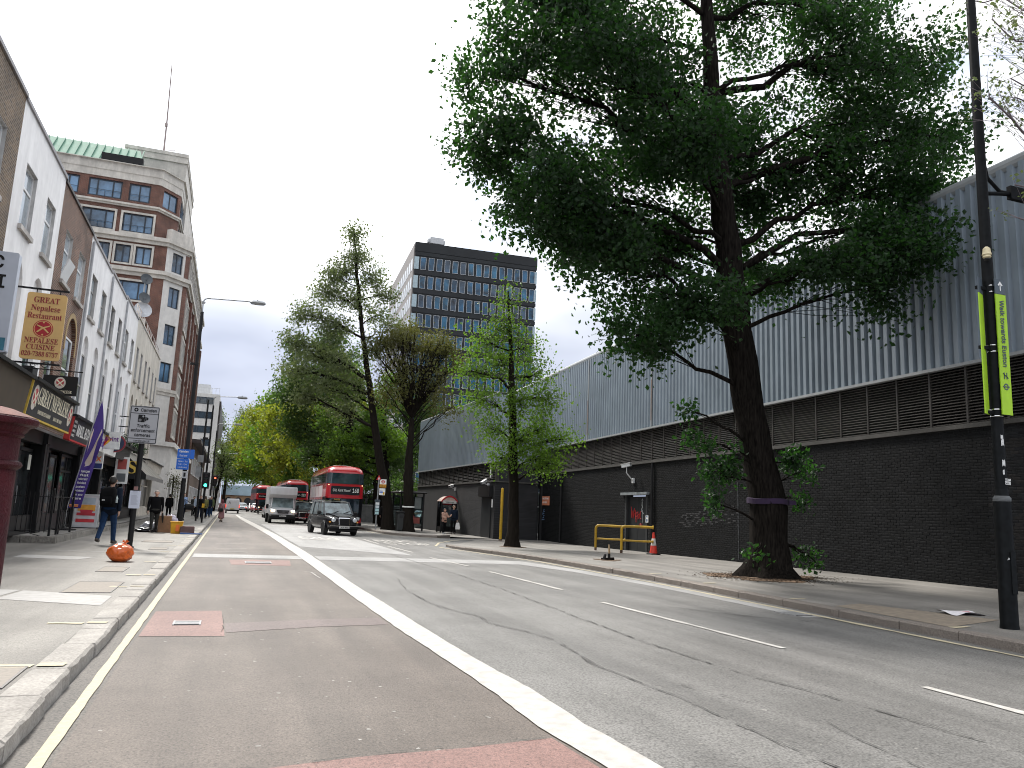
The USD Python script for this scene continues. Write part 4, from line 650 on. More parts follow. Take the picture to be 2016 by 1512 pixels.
text('Ex', F, -5.26, 2.92, 0.25, ORANGE, b, bold=True, width=0.4); text('Fed', F, -5.58, 2.92, 0.25, M('purple_paint', (0, 0, 0)), b, bold=True, width=0.3)
s = thing('projecting_sign', 'dark oval pub-style sign with a red rim', 'sign', (-5.2, 38.6, 3.4)); F = Fr((0, 38.6, 0), (1, 0, 0))
el = lambda k_: affinity.scale(Point(-5.0, 3.85).buffer(1.0, quad_segs=8), 0.45 * k_, 0.4 * k_)
b = build('board', MB().ext(el(1), F, -0.08, 0), M('dark_red_rim', (0.22, 0.02, 0.03), 0.4), s, world=True); build('face', MB().ext(el(0.86), F, 0.001, 0.01), M('navy_face', (0.02, 0.03, 0.07), 0.4), b, world=True)
build('bracket', MB().bar((-6, 38.64, 3.85), (-5.5, 38.64, 3.85), 0.05), BLACK, s, world=True)
b, F = proj_sign('projecting_sign', 'tall white sign with red print beside the awning', 42.5, -5.35, -4.75, 2.15, 3.45, WHITE, 0.1)
build('print', MB().fbox(F, -5.25, -4.85, 2.85, 3.35, 0.001, 0.004), M('dull_red_print', (0.4, 0.08, 0.07), 0.5), b, world=True); build('print', MB().fbox(F, -5.25, -4.85, 2.25, 2.65, 0.001, 0.004), M('grey_print', (0.12, 0.13, 0.14), 0.5), b, world=True)
b, F = proj_sign('projecting_sign', 'small black and yellow sign behind the traffic camera sign', 47.0, -5.3, -4.75, 5.2, 5.95, BLACK, 0.1)
text('P', F, -5.0, 5.35, 0.45, YELLOW, b, bold=True)
# small things on the facade
al = thing('alarm_box', 'black box fixed on the wall above the restaurant fascia', 'box', (-5.95, 26.0, 4.8)); build('casing', MB().box(-0.04, -0.25, 0, 0.25, 0.35, 0.35), BLACK, al)
cc = thing('security_camera', 'white camera beside the small black hanging sign', 'camera', (-5.9, 28.6, 5.1)); build('housing', MB().bar((0.45, -0.1, 0.12), (0.85, -0.35, 0.05), 0.13), WHITE, cc); build('arm', MB().bar((-0.1, 0, 0), (0.5, -0.1, 0.1), 0.05).box(-0.1, -0.15, -0.2, 0, 0.15, 0.2), LGREY, cc)

# ------------------------------------------------------------------ the tall brick and stone block behind the terrace
MB_BR = brick_mat('dark_red_brick_x', (0.16, 0.06, 0.042), (0.1, 0.042, 0.035), (0.2, 0.13, 0.1), 'x', 0.3)
MB_BRY = brick_mat('dark_red_brick_y', (0.16, 0.06, 0.042), (0.1, 0.042, 0.035), (0.2, 0.13, 0.1), 'y', 0.3)
STONE = M('portland_stone', (0.62, 0.585, 0.53), 0.75, var=0.06, dirt=0.25)
STONE2 = M('pale_render', (0.66, 0.64, 0.61), 0.75, var=0.05, dirt=0.12)
DFRAME = M('dark_blue_frame', (0.02, 0.03, 0.045), 0.4)
BGLASS = M('sky_glass', (0.10, 0.19, 0.31), 0.03, spec=1.0, var=0.5, vscale=0.35)
COPPER = M('green_copper', (0.2, 0.37, 0.28), 0.7, spec=0.3, vscale=1.5, color2=(0.15, 0.3, 0.22))
blk = thing('mansion_block', 'tall brick and stone office block with a green copper roof and a mast', 'building', (-9, 66, 0))
XS, XU = -4.9, -6.1                                  # street face of the lower and of the set-back upper storeys
FN = Fr((0, 66, 0), (1, 0, 0))
def corner(x0, xs): f = Fr((x0, 66, 0), (xs - x0, 1.8, 0)); return f, math.hypot(xs - x0, 1.8)
FC, cl = corner(-6.5, XS); FCU, clu = corner(-7.5, XU); FE = Fr((XS, 67.8, 0), (0, 1, 0)); FEU = Fr((XU, 67.8, 0), (0, 1, 0))
FXY = Fr((0, 0, 0), (1, 0, 0), (0, 1, 0))
build('body', MB().ext(Polygon([(-22, 66.35), (-6.7, 66.35), (XS - 0.35, 68.0), (XS - 0.35, 97), (-22, 97)]), FXY, 0.1, 21.6).ext(Polygon([(-22, 66.36), (-7.7, 66.36), (XU - 0.35, 68.0), (XU - 0.35, 97), (-22, 97)]), FXY, 21.6, 27.2), DARK, blk, world=True)
rows = [(10.7, 12.15), (13.7, 15.2), (16.75, 18.25), (19.65, 21.1), (22.2, 23.72), (24.75, 26.2)]
wx = {0: [(-14.5, -12.1), (-10.2, -7.6)], 1: [(-14.5, -12.1), (-10.2, -7.6)], 2: [(-14.5, -12.1), (-10.1, -7.55)], 3: [(-14.2, -13.1), (-11.7, -10.6), (-10.2, -9.1), (-8.75, -7.6)], 4: [(-15.8, -13.6), (-12.85, -10.55), (-9.95, -7.75)], 5: [(-15.9, -13.3), (-12.65, -10.25), (-9.75, -8.2)]}
P = rect(-22, -6.5, 4, 21.9).union(rect(-22, -7.5, 21.9, 26.4))
for i, (b0, b1) in enumerate(rows):
    for a0, a1 in wx[i]: P = P.difference(rect(a0, a1, b0, b1))
build('brick_wall', MB().ext(P, FN, -0.35, 0), MB_BR, blk, world=True)
for i, (b0, b1) in enumerate(rows):
    for a0, a1 in wx[i]:
        if i != 5: build('window_surround', MB().ext(rect(a0 - 0.16, a1 + 0.16, b0 - 0.14, b1 + 0.16).difference(rect(a0, a1, b0, b1)), FN, 0.003, 0.06), STONE, blk, world=True)
        wd = a1 - a0
        window(blk, FN, a0, a1, b0, b1, DFRAME, BGLASS, fw=0.11, c=-0.08, xs=[a0 + wd * 0.27, a0 + wd * 0.73] if wd > 2 else [a0 + wd / 2])
        if i >= 4:
            r = MB(); r.bar(FN.P(a0, b0 + 0.55, 0.02), FN.P(a1, b0 + 0.55, 0.02), 0.03).bar(FN.P((a0 + a1) / 2, b0, 0.02), FN.P((a0 + a1) / 2, b0 + 0.55, 0.02), 0.03)
            build('window_rail', r, DFRAME, blk, world=True)
for z0, z1, o, up_ in [(9.6, 10.1, 0.1, 0), (18.7, 19.3, 0.3, 0), (21.4, 22.0, 0.3, 0), (24.2, 24.5, 0.2, 1), (26.4, 27.6, 0.1, 1), (27.6, 27.72, 0.25, 1)]:
    x0, xs = (-7.5, XU) if up_ else (-6.5, XS)
    rings = [np.array([(-22, 66.3, z), (-22, 66 - d, z), (x0 + d * 0.4, 66 - d, z), (xs + d, 67.8 - d * 0.4, z), (xs + d, 97, z), (xs - 0.3, 97, z), (xs - 0.3, 67.9, z), (x0 - 0.1, 66.3, z)]) for z, d in ((z0, o * 0.45), (z0 + (z1 - z0) * 0.45, o * 0.5), (z0 + (z1 - z0) * 0.5, o), (z1, o))]
    build('cornice', MB().loft(rings), STONE, blk, world=True)
build('setback_roof', MB().ext(Polygon([(-8, 66.02), (-6.5, 66.02), (XS, 67.82), (XS, 97), (-8, 97)]), FXY, 21.85, 21.98), LEAD, blk, world=True)
build('corner_parapet', MB().ext(rect(0.05, cl, 21.98, 22.9), FC, -0.3, 0.2), STONE, blk, world=True); build('street_parapet', MB().ext(rect(0, 29, 21.98, 22.7), FE, -0.3, 0.1), STONE, blk, world=True)
cw = [(0.65, 1.75, b0 - 0.1, b1 + 0.05) for b0, b1 in rows[:4]]; P = rect(0, cl, 4, 21.9)
for w_ in cw: P = P.difference(rect(*w_))
build('corner_wall', MB().ext(P, FC, -0.3, 0), STONE2, blk, world=True)
for w_ in cw: window(blk, FC, *w_, DFRAME, BGLASS, nx=2, fw=0.1, c=-0.1)
P = rect(0, clu, 21.9, 26.4).difference(rect(0.4, 2.0, 24.75, 26.15)); build('corner_wall', MB().ext(P, FCU, -0.3, 0), MB_BR, blk, world=True); window(blk, FCU, 0.4, 2.0, 24.75, 26.15, DFRAME, BGLASS, nx=2, fw=0.1, c=-0.1)
build('brick_strip', MB().ext(rect(cl - 0.42, cl, 5.95, 21.3), FC, 0.003, 0.02), MB_BR, blk, world=True)
bays = [(0.75 + 4.7 * i, 4.35 + 4.7 * i) for i in range(6)]; sr = [(6.6, 8.6), (9.2, 11.5), (12.4, 14.6), (15.4, 17.8), (19.6, 21.2)]
P = rect(0, 29.2, 5.6, 21.9)
for a, b in bays:
    for z0, z1 in sr: P = P.difference(rect(a, b, z0, z1))
build('street_wall', MB().ext(P, FE, -0.3, 0), MB_BRY, blk, world=True); build('street_wall', MB().ext(rect(0, 29.2, 21.9, 26.4), FEU, -0.3, 0), MB_BRY, blk, world=True)
for i, (a, b) in enumerate(bays):
    build('brick_pier', MB().fbox(FE, b + 0.2, a + 4.55, 5.7, 18.6, 0.003, 0.3), MB_BRY, blk, world=True)
    for z0, z1 in sr:
        m = MB().ext(rect(a - 0.2, b + 0.2, z0 - 0.2, z1 + 0.2).difference(rect(a, b, z0, z1)), FE, 0.003, 0.1)
        for k in range(1, 4): m.fbox(FE, lerp(a, b, k / 4) - 0.09, lerp(a, b, k / 4) + 0.09, z0, z1, -0.1, 0.09)
        build('window_surround', m, STONE, blk, world=True)
        for k in range(4): window(blk, FE, lerp(a, b, k / 4) + (0.09 if k else 0), lerp(a, b, (k + 1) / 4) - (0.09 if k < 3 else 0), z0, z1, DFRAME, BGLASS, fw=0.07, c=-0.12)
    window(blk, FEU, a, b, 22.4, 23.8, DFRAME, BGLASS, nx=4, fw=0.08, c=0.06, deep=0.08); window(blk, FEU, a, b, 24.8, 26.1, DFRAME, BGLASS, nx=4, fw=0.08, c=0.06, deep=0.08)
# pale base storeys
P = rect(0, 29.2, 0.1, 5.6)
for i in range(7): P = P.difference(rect(0.9 + 4 * i, 3.5 + 4 * i, 0.5, 3.2))
build('stone_base', MB().ext(P, FE, -0.2, 0.25), STONE2, blk, world=True)
build('stone_base', MB().ext(rect(-0.1, cl + 0.1, 0.1, 5.6), FC, -0.2, 0.25), STONE2, blk, world=True)
build('stone_base', MB().box(-22, 65.8, 0.1, -6.45, 66.1, 5.6), STONE2, blk, world=True)
build('base_cornice', MB().ext(rect(-0.1, 29.2, 5.6, 5.95), FE, -0.2, 0.45).ext(rect(-0.1, cl + 0.2, 5.6, 5.95), FC, -0.2, 0.45), STONE2, blk, world=True)
for i in range(7): build('base_opening', MB().fbox(FE, 0.9 + 4 * i, 3.5 + 4 * i, 0.3, 3.2, -0.15, -0.1), SGLASS, blk, world=True)
# roof storey, copper slopes, stair tower, mast
build('copper_roof', MB().loft([np.array([(-22, 66.1, 27.73), (-9.0, 66.1, 27.73), (-9.0, 75, 27.73), (-22, 75, 27.73)]), np.array([(-22, 68.2, 29.9), (-9.6, 68.2, 29.9), (-9.6, 73, 29.9), (-22, 73, 29.9)])]), COPPER, blk, world=True)
for i in range(22): x = -21.5 + i * 0.58; build('copper_seam', MB().bar((x, 66.05, 27.75), (x, 68.15, 29.93), 0.06, 0.08), M('copper_seam', (0.12, 0.26, 0.19), 0.7), blk, world=True)
build('roof_vent', MB().box(-12.0, 65.85, 27.78, -9.0, 66.4, 28.35), BLACK, blk, world=True)
build('stair_tower', MB().box(-11.2, 71, 27, -6.2, 82, 31.2).box(-11.3, 70.9, 30.6, -6.12, 82.1, 30.8).box(-11.25, 70.95, 31.2, -6.16, 82.05, 31.5), STONE, blk, world=True)
build('stair_tower', MB().box(-7.4, 71.2, 21, -5.9, 90, 27.9), STONE, blk, world=True)
build('roof_mast', MB().tube([(-8.3, 72, 31), (-8.35, 72, 35), (-8.5, 72, 40.2)], [0.09, 0.07, 0.045], 6).tube([(-8.36, 72, 34.2), (-8.37, 72, 34.5)], 0.14, 6).bar((-8.3, 72, 32), (-7.4, 72, 32.1), 0.04), M('mast_paint', (0.3, 0.24, 0.23), 0.5), blk, world=True)
for y, z in ((80, 22.7), (83, 24), (86, 23.4), (88, 22.6)): build('phone_mast_panel', MB().box(-5.85, y, z, -5.4, y + 0.35, z + 1.9), LGREY, blk, world=True)
build('roof_dish', MB().lathe([(0.02, 0), (0.55, 0.06), (0.6, 0.16)], 16, (-5.0, 90, 22.8)), LGREY, blk, world=True)
for i in range(2): build('chimney_pot', MB().box(-13.2 + i * 1.4, 70.5, 29.5, -12.6 + i * 1.4, 71.1, 30.6), STONE, blk, world=True)

# ------------------------------------------------------------------ farther buildings on the left
wb = thing('office_building', 'white modern office building with dark window bands and a dark side', 'building', (-9, 165, 0)); FW = Fr((0, 165, 0), (1, 0, 0)); s_ = 1.1786; zz = lambda z: 1.5 + (z - 1.5) * s_
build('front', MB().box(-20, 165, 0, -3.55, 190, zz(19.3)), STONE2, wb, world=True)
build('side', MB().box(-3.54, 165.3, 0, -3.2, 212, zz(18.2)), M('dark_brown_cladding', (0.045, 0.035, 0.033), 0.6), wb, world=True)
build('roof_storey', MB().box(-20, 168, zz(19.3), -5.6, 186, zz(21.2)), LGREY, wb, world=True)
m = MB()
for i in range(9): m.bar((-9 + i * 0.65, 166, zz(19.3)), (-9 + i * 0.65, 166, zz(20.4)), 0.06)
m.bar((-9, 166, zz(20.4)), (-3.7, 166, zz(20.4)), 0.07); build('roof_railing', m, LGREY, wb, world=True)
for zt in (18.7, 16.25, 13.85, 11.7, 9.5):
    z1 = zz(zt); z0 = z1 - 1.35
    for k in range(6):
        a0 = -12.2 + k * 1.25; window(wb, FW, a0, a0 + 1.22, z0, z1, DFRAME, WGLASS, fw=0.08, c=0.06, deep=0.09)
for zt in (7.6, 5.4): 
    for a0 in (-7.2, -10.2): window(wb, FW, a0, a0 + 1.7, zz(zt) - 1.6, zz(zt), DFRAME, WGLASS, nx=2, fw=0.08, c=0.06, deep=0.09)
lb = thing('corner_building', 'low brown building with a projecting eave beyond the brick block', 'building', (-6, 100, 0)); FL = Fr((0, 100, 0), (1, 0, 0))
build('wall', MB().box(-14, 100, 0, -4.6, 150, 8.2), M('brown_brick_plain', (0.13, 0.09, 0.07), 0.85, vscale=6), lb, world=True)
build('eave', MB().box(-14, 98.8, 8.2, -3.7, 151, 8.6), M('dark_eave', (0.06, 0.05, 0.05), 0.7), lb, world=True)
build('roof', MB().loft([np.array([(-14, 98.8, 8.6), (-3.7, 98.8, 8.6), (-3.7, 151, 8.6), (-14, 151, 8.6)]), np.array([(-14, 103, 11.2), (-9, 103, 11.2), (-9, 147, 11.2), (-14, 147, 11.2)])]), ROOF, lb, world=True)
FLE = Fr((-4.6, 100, 0), (0, 1, 0))
for i in range(8):
    for z in (1.0, 4.6): window(lb, FLE, 1.5 + i * 5, 4.5 + i * 5, z, z + 2.2, UPVC, WGLASS, nx=2, fw=0.1, c=0.06, deep=0.09)
for z in (1.0, 4.6): window(lb, FL, -6.6, -5.0, z, z + 2.0, UPVC, WGLASS, nx=2, fw=0.1, c=0.06, deep=0.09)
fb = thing('far_terrace', 'dark brick terrace running on along the left side beyond the white offices', 'building', (-6, 215, 0)); FF = Fr((-3.4, 215, 0), (0, 1, 0))
build('wall', MB().box(-14, 215, 0, -3.4, 330, 12.5), M('dark_brick_plain', (0.1, 0.07, 0.06), 0.9, vscale=4), fb, world=True)
build('parapet', MB().box(-14, 215, 12.5, -3.2, 330, 13.0), STONE, fb, world=True)
for i in range(20):
    for z in (1.0, 4.6, 8.4): build('window', MB().fbox(FF, 1.5 + i * 5.5, 3.2 + i * 5.5, z, z + 2, 0.003, 0.06), UPVC, fb, world=True)
eb = thing('end_building', 'long low glass-fronted building closing the far end of the street', 'building', (8, 330, 0)); FB_ = Fr((0, 330, 0), (1, 0, 0))
build('wall', MB().box(-3, 330, 0, 40, 345, 4.2), M('dull_red_arches', (0.2, 0.09, 0.06), 0.8, vscale=0.5, color2=(0.35, 0.24, 0.13)), eb, world=True)
build('glass_band', MB().box(-3.1, 329.6, 4.2, 40, 345, 8.0), M('pale_blue_band', (0.32, 0.42, 0.48), 0.25, spec=0.8, vscale=0.3), eb, world=True)
for i in range(9): build('arch', MB().ext(arch(-1.5 + i * 3.6, 1.2 + i * 3.6, 0, 3.4), FB_, 0.01, 0.1), DARK, eb, world=True)
sg = thing('signal_gantry', 'white hut beside the far pavement on the left', 'hut', (-2.6, 150, 0.12)); build('wall', MB().box(-0.8, 0, 0, 0.9, 1.5, 3.2), WHITE, sg); build('door', MB().box(-0.4, -0.06, 0, 0.4, 0.02, 2.1), DARK, sg); build('roof', MB().box(-0.9, -0.1, 3.2, 1.0, 1.6, 3.35), LGREY, sg)

# ------------------------------------------------------------------ right: the long dark station wall
BLKBR = M('black_brick', (0.012, 0.013, 0.0145), 0.75, spec=0.18, var=0.35, vscale=2.5, bump=0.25, bscale=70, island=0.55)
MORT = M('dark_mortar', (0.008, 0.008, 0.009), 0.9, vscale=20)
CONC = M('concrete_ledge', (0.07, 0.066, 0.06), 0.8, dirt=0.3)
LOUV = M('louvre_metal', (0.055, 0.05, 0.046), 0.45, 0.3, var=0.2)
CLAD = M('blue_grey_cladding', (0.22, 0.262, 0.305), 0.3, 0.0, spec=0.8, var=0.07, vscale=0.7, dirt=0.12)
CLADT = M('cladding_trim', (0.3, 0.315, 0.325), 0.45, var=0.06)
w_ = np.array([0.05445, 0.99852, 0.0]); wall_o = np.array([17.01, 13.14, 0.0])
FWL = Fr(wall_o, -w_)            # a = -(distance along the wall from its near end)
SN, SF = -4.5, 33.9
wl = thing('station_wall', 'long black brick station wall with louvres and ribbed blue-grey cladding above', 'wall', (17.01, 13.14, 0.2))
DOOR = (18.85, 21.25)
P = rect(-SF, -SN, -0.6, 4.06).difference(rect(-DOOR[1], -DOOR[0], -0.6, 2.62))
build('wall_core', MB().ext(P, FWL, -0.4, 0.0), MORT, wl, world=True)
bw, bh, zb0 = 0.225, 0.075, -0.33
allb = []
for r in range(58):
    z = zb0 + r * bh; off = 0.5 * bw if r % 2 else 0.0
    for c in range(int((SF - SN) / bw)):
        s0 = SN + 0.02 + c * bw + off
        if s0 + bw > SF or z + bh < wall_zb(13.14 + s0) - 0.05 or z + bh > 4.055: continue
        if s0 + bw > DOOR[0] - 0.02 and s0 < DOOR[1] + 0.02 and z < 2.66: continue
        allb.append((s0, z))
allb = np.array(allb); dist = np.abs(allb[:, 0] - (-0.45)) + (allb[:, 0] < -0.75) * 50
first = np.argsort(dist, kind='stable')[:300]; rest = np.setdiff1d(np.arange(len(allb)), first)
def brick_mesh(mb, idx):
    s, z = allb[idx, 0], allb[idx, 1]; r = np.random.default_rng(3); n = len(idx); p = 0.006 + 0.006 * r.random(n); j = r.normal(0, 0.0012, (n, 4))
    a0, a1 = -(s + bw - 0.006) + j[:, 0], -(s + 0.005) + j[:, 1]; b0, b1 = z + 0.005 + j[:, 2], z + bh - 0.005 + j[:, 3]; ch = 0.006
    pts = []
    for (a, b, c) in ((a0, b0, 0 * p), (a1, b0, 0 * p), (a1, b1, 0 * p), (a0, b1, 0 * p), (a0 + ch, b0 + ch, p), (a1 - ch, b0 + ch, p), (a1 - ch, b1 - ch, p), (a0 + ch, b1 - ch, p)):
        pts.append(FWL.o + a[:, None] * FWL.u + b[:, None] * FWL.v + c[:, None] * FWL.n)
    V = np.stack(pts, 1).reshape(-1, 3); q = np.array([(0, 1, 5, 4), (1, 2, 6, 5), (2, 3, 7, 6), (3, 0, 4, 7), (4, 5, 6, 7)]); F = (q[None] + 8 * np.arange(n)[:, None, None]).reshape(-1, 4)
    return mb.add(V, F)
bv = [M('black_brick_%d' % i, tuple(0.42 * q for q in c), 0.75, spec=0.18, var=0.3, vscale=4, bump=0.25, bscale=70) for i, c in enumerate([(0.03, 0.03, 0.033), (0.021, 0.021, 0.026), (0.042, 0.038, 0.038), (0.028, 0.031, 0.035)])]
for i in first: build('brick', brick_mesh(MB(), np.array([i])), bv[int(rng.integers(4))], wl, world=True)
build('brickwork', brick_mesh(MB(), rest), BLKBR, wl, world=True, kind='stuff')
build('ledge', MB().fbox(FWL, -SF, -SN, 4.06, 4.17, -0.4, 0.08), CONC, wl, world=True)
build('louvre_backing', MB().fbox(FWL, -45, -SN, 4.17, 5.62, -0.42, -0.25), DARK, wl, world=True)
nb = 0; rest_l = MB()
for i in range(34):
    s0 = SN + i * 1.15; s1 = s0 + 1.15
    build('mullion', MB().fbox(FWL, -s0 - 0.028, -s0 + 0.028, 4.17, 5.62, -0.2, 0.012), LOUV, wl, world=True)
    for k in range(19):
        z = 4.19 + k * 0.0755; m = MB() if 2 <= i < 17 else rest_l
        v = [FWL.P(-a, b, c) for a in (s0 + 0.035, s1 - 0.035) for b, c in ((z, 0.0), (z + 0.014, 0.005), (z + 0.07, -0.09), (z + 0.056, -0.1))]
        m.add(v, [(0, 4, 5, 1), (1, 5, 6, 2), (2, 6, 7, 3), (3, 7, 4, 0), (0, 1, 2, 3), (4, 7, 6, 5)])
        if 2 <= i < 17: build('louvre_slat', m, LOUV, wl, world=True)
build('louvre_slats', rest_l, LOUV, wl, world=True, kind='stuff')
def ribs(mb, F, a_near, a_far, z0, z1, pitch=0.30, dep=0.10, c0=0.0):
    """Trapezoid ribbed sheet between two positions along the wall."""
    n = max(1, int(round(abs(a_far - a_near) / pitch))); pr = []
    for i in range(n):
        b = a_near + (a_far - a_near) * i / n; p_ = (a_far - a_near) / n
        pr += [(b, c0), (b + 0.34 * p_, c0), (b + 0.44 * p_, c0 + dep), (b + 0.90 * p_, c0 + dep)]
    pr.append((a_far, c0)); V = [F.P(a, z, c) for a, c in pr for z in (z0, z1)]
    q = [(2 * i, 2 * i + 1, 2 * i + 3, 2 * i + 2) for i in range(len(pr) - 1)]
    if a_far > a_near: q = [x[::-1] for x in q]
    return mb.add(V, q)
for i in range(55):
    s0 = SN + i * 0.9
    if s0 < 45: build('cladding_panel', ribs(MB(), FWL, -s0, -(s0 + 0.896), 5.70, 10.28), CLAD, wl, world=True)
build('cladding_backing', MB().fbox(FWL, -45.2, -SN, 5.62, 10.25, -0.35, -0.03), DARK, wl, world=True)
build('drip_trim', MB().fbox(FWL, -45.2, -SN, 5.62, 5.70, -0.3, 0.15), CLADT, wl, world=True)
build('roof_edge', MB().tube([FWL.P(-SN, 10.33, -0.05), FWL.P(-45.2, 10.33, -0.05)], 0.17, 12), CLADT, wl, world=True)
build('roof_deck', MB().fbox(FWL, -45.2, -SN, 10.1, 10.3, -30, -0.1), LGREY, wl, world=True)
RUST = M('rust_streak', (0.2, 0.12, 0.08), 0.8, vscale=6)
for s in (26.2, 18.4, 10.7): build('joint_strip', MB().fbox(FWL, -s - 0.04, -s + 0.04, 5.72, 10.2, 0.09, 0.125), CLADT, wl, world=True); build('rust_mark', MB().fbox(FWL, -s - 0.03, -s + 0.03, 6.0, 7.9, 0.125, 0.13), RUST, wl, world=True)
for s in (30.2, 18.3): build('rain_pipe', MB().tube([FWL.P(-s, -0.3, 0.08), FWL.P(-s, 4.06, 0.08)], 0.055, 8), BLACK, wl, world=True)
build('cable', MB().tube([FWL.P(-11.45, 0.2, 0.02), FWL.P(-11.45, 3.0, 0.02)], 0.007, 5), GREY, wl, world=True)
dr = build('door', MB().fbox(FWL, -21.1, -20.06, -0.1, 2.55, -0.2, -0.1).fbox(FWL, -20.04, -19.0, -0.1, 2.55, -0.2, -0.1), M('door_grey', (0.012, 0.014, 0.016), 0.6, spec=0.3), wl, world=True)
build('door_frame', MB().fbox(FWL, -21.25, -21.1, -0.2, 2.62, -0.2, 0.03).fbox(FWL, -19.0, -18.85, -0.2, 2.62, -0.2, 0.03), M('door_frame_grey', (0.025, 0.028, 0.03), 0.5), wl, world=True)
build('door_lintel', MB().fbox(FWL, -21.55, -18.7, 2.62, 2.74, -0.1, 0.16), M('pale_lintel', (0.22, 0.24, 0.25), 0.5), wl, world=True)
FD = Fr(FWL.P(0, 0, -0.1), FWL.u)
SPRAY = M('red_spray', (0.42, 0.02, 0.02), 0.5, vscale=8); SPRAYG = M('grey_spray', (0.4, 0.43, 0.43), 0.6)
gr = MB(); G_ = lambda pts, r: gr.tube([FD.P(-20.9 + x, 1.45 + z, 0.008) for x, z in pts], r, 5)
for pts in ([(0.1, 0.62), (0.18, 0.1), (0.26, 0.42), (0.34, 0.08), (0.46, 0.55)], [(0.42, 0.2), (0.55, 0.45), (0.62, 0.05), (0.56, 0.32), (0.44, 0.26)], [(0.62, 0.34), (0.66, -0.1)], [(0.6, 0.3), (0.8, 0.36)], [(0.62, 0.14), (0.8, 0.2)], [(0.84, 0.4), (0.86, 0.05), (0.98, 0.12), (1.0, 0.3), (0.88, 0.24)], [(1.1, 0.42), (1.08, 0.08), (1.2, 0.06)], [(1.0, -0.22), (1.1, -0.14), (1.2, -0.24), (1.3, -0.16)]): G_(pts, 0.022)
build('graffiti', gr, SPRAY, dr, world=True)
gr = MB(); G_([(1.3, 1.0), (1.36, 0.92), (1.3, 0.86), (1.24, 0.92), (1.3, 1.0)], 0.012); G_([(1.3, 0.86), (1.28, 0.7), (1.34, 0.6), (1.24, 0.52), (1.3, 0.42)], 0.03); G_([(1.22, 0.4), (1.32, 0.4), (1.42, 0.3)], 0.015); G_([(1.32, 0.4), (1.33, -0.1)], 0.012); build('graffiti', gr, SPRAYG, dr, world=True)
no = build('notice', MB().fbox(FWL, -18.98, -18.72, 1.36, 1.68, 0.031, 0.04), WHITE, wl, world=True); build('symbol', MB().ext(Point(-18.85, 1.46).buffer(0.07), FWL, 0.041, 0.045).ext(Polygon([(-18.95, 1.6), (-18.85, 1.68), (-18.75, 1.6)]), FWL, 0.041, 0.045), M('blue_symbol', (0.05, 0.12, 0.25), 0.5), no, world=True)
m = MB()
for _ in range(90): a = -(11.9 + 3.4 * rng.random() + 1.5 * (rng.random() - 0.5)); z = 1.3 + 0.6 * rng.random() + 0.4 * (a + 14.0) * 0.2; q = allb[np.argmin(np.abs(allb[:, 0] + a) + np.abs(allb[:, 1] - z))]; m.fbox(FWL, -(q[0] + bw - 0.012), -(q[0] + 0.012), q[1] + 0.012, q[1] + bh - 0.012, 0.0125, 0.0135)
build('worn_paint', m, M('worn_brick_face', (0.034, 0.034, 0.036), 0.7, var=0.4, vscale=12), wl, world=True)
# end return at the gate opening and the far section
build('end_return', MB().box(18.72, 46.9, -0.6, 22, 47.2, 5.62), MORT, wl, world=True)
w2 = thing('station_wall', 'farther part of the dark station wall, beyond the gate and behind the phone kiosk', 'wall', (15.6, 46.8, 0))
FV = Fr((15.6, 46.8, 0), (15.6 - 15.2, 46.8 - 66.0, 0)); Lf = math.hypot(0.4, 19.2) + 0.6
BLKB2 = brick_mat('black_brick_far', (0.018, 0.018, 0.021), (0.012, 0.012, 0.014), (0.008, 0.008, 0.009), 'y', 0.5)
build('wall', MB().fbox(FV, -Lf, 0, -0.6, 3.42, -2.9, 0), BLKB2, w2, world=True)
build('ledge', MB().fbox(FV, -Lf, 0.05, 3.42, 3.5, -2.9, 0.07), CONC, w2, world=True)
build('louvre_backing', MB().fbox(FV, -Lf, 0, 3.5, 4.68, -2.9, -0.2), DARK, w2, world=True)
lv = MB()
for k in range(11): z = 3.52 + k * 0.105; lv.add([FV.P(-a, b, c) for a in (0, Lf) for b, c in ((z, 0.0), (z + 0.015, 0.005), (z + 0.1, -0.14), (z + 0.085, -0.15))], [(0, 4, 5, 1), (1, 5, 6, 2), (2, 6, 7, 3), (3, 7, 4, 0), (0, 1, 2, 3), (4, 7, 6, 5)])
build('louvre_slats', lv, LOUV, w2, world=True, kind='stuff')
for i in range(18): build('mullion', MB().fbox(FV, -i * 1.15 - 0.035, -i * 1.15 + 0.035, 3.5, 4.68, -0.2, 0.02), LOUV, w2, world=True)
for i in range(22): build('cladding_panel', ribs(MB(), FV, -i * 0.9, -(i * 0.9 + 0.896), 4.74, 9.0), CLAD, w2, world=True)
build('cladding_end', MB().fbox(FV, -Lf, 0, 4.70, 8.98, -2.9, -0.02), CLAD, w2, world=True)
build('drip_trim', MB().fbox(FV, -Lf, 0.03, 4.66, 4.74, -2.9, 0.14), CLADT, w2, world=True)
build('roof_edge', MB().tube([FV.P(0, 9.05, -0.05), FV.P(-Lf, 9.05, -0.05)], 0.12, 10), M('dark_trim', (0.12, 0.13, 0.14), 0.5), w2, world=True)
build('white_pipe', MB().tube([FV.P(-0.7, 3.7, 0.1), FV.P(-0.7, 4.6, 0.1)], 0.04, 6), WHITE, w2, world=True)
build('side_door', MB().fbox(FV, -2.4, -0.6, -0.2, 2.5, 0.003, 0.05), M('door_grey', (0, 0, 0)), w2, world=True); build('door_canopy', MB().fbox(FV, -2.6, -0.4, 2.5, 3.2, 0.003, 0.25), BLACK, w2, world=True)
build('door_plate', MB().fbox(FV, -0.55, -0.3, 1.85, 2.35, 0.004, 0.02), WHITE, w2, world=True)
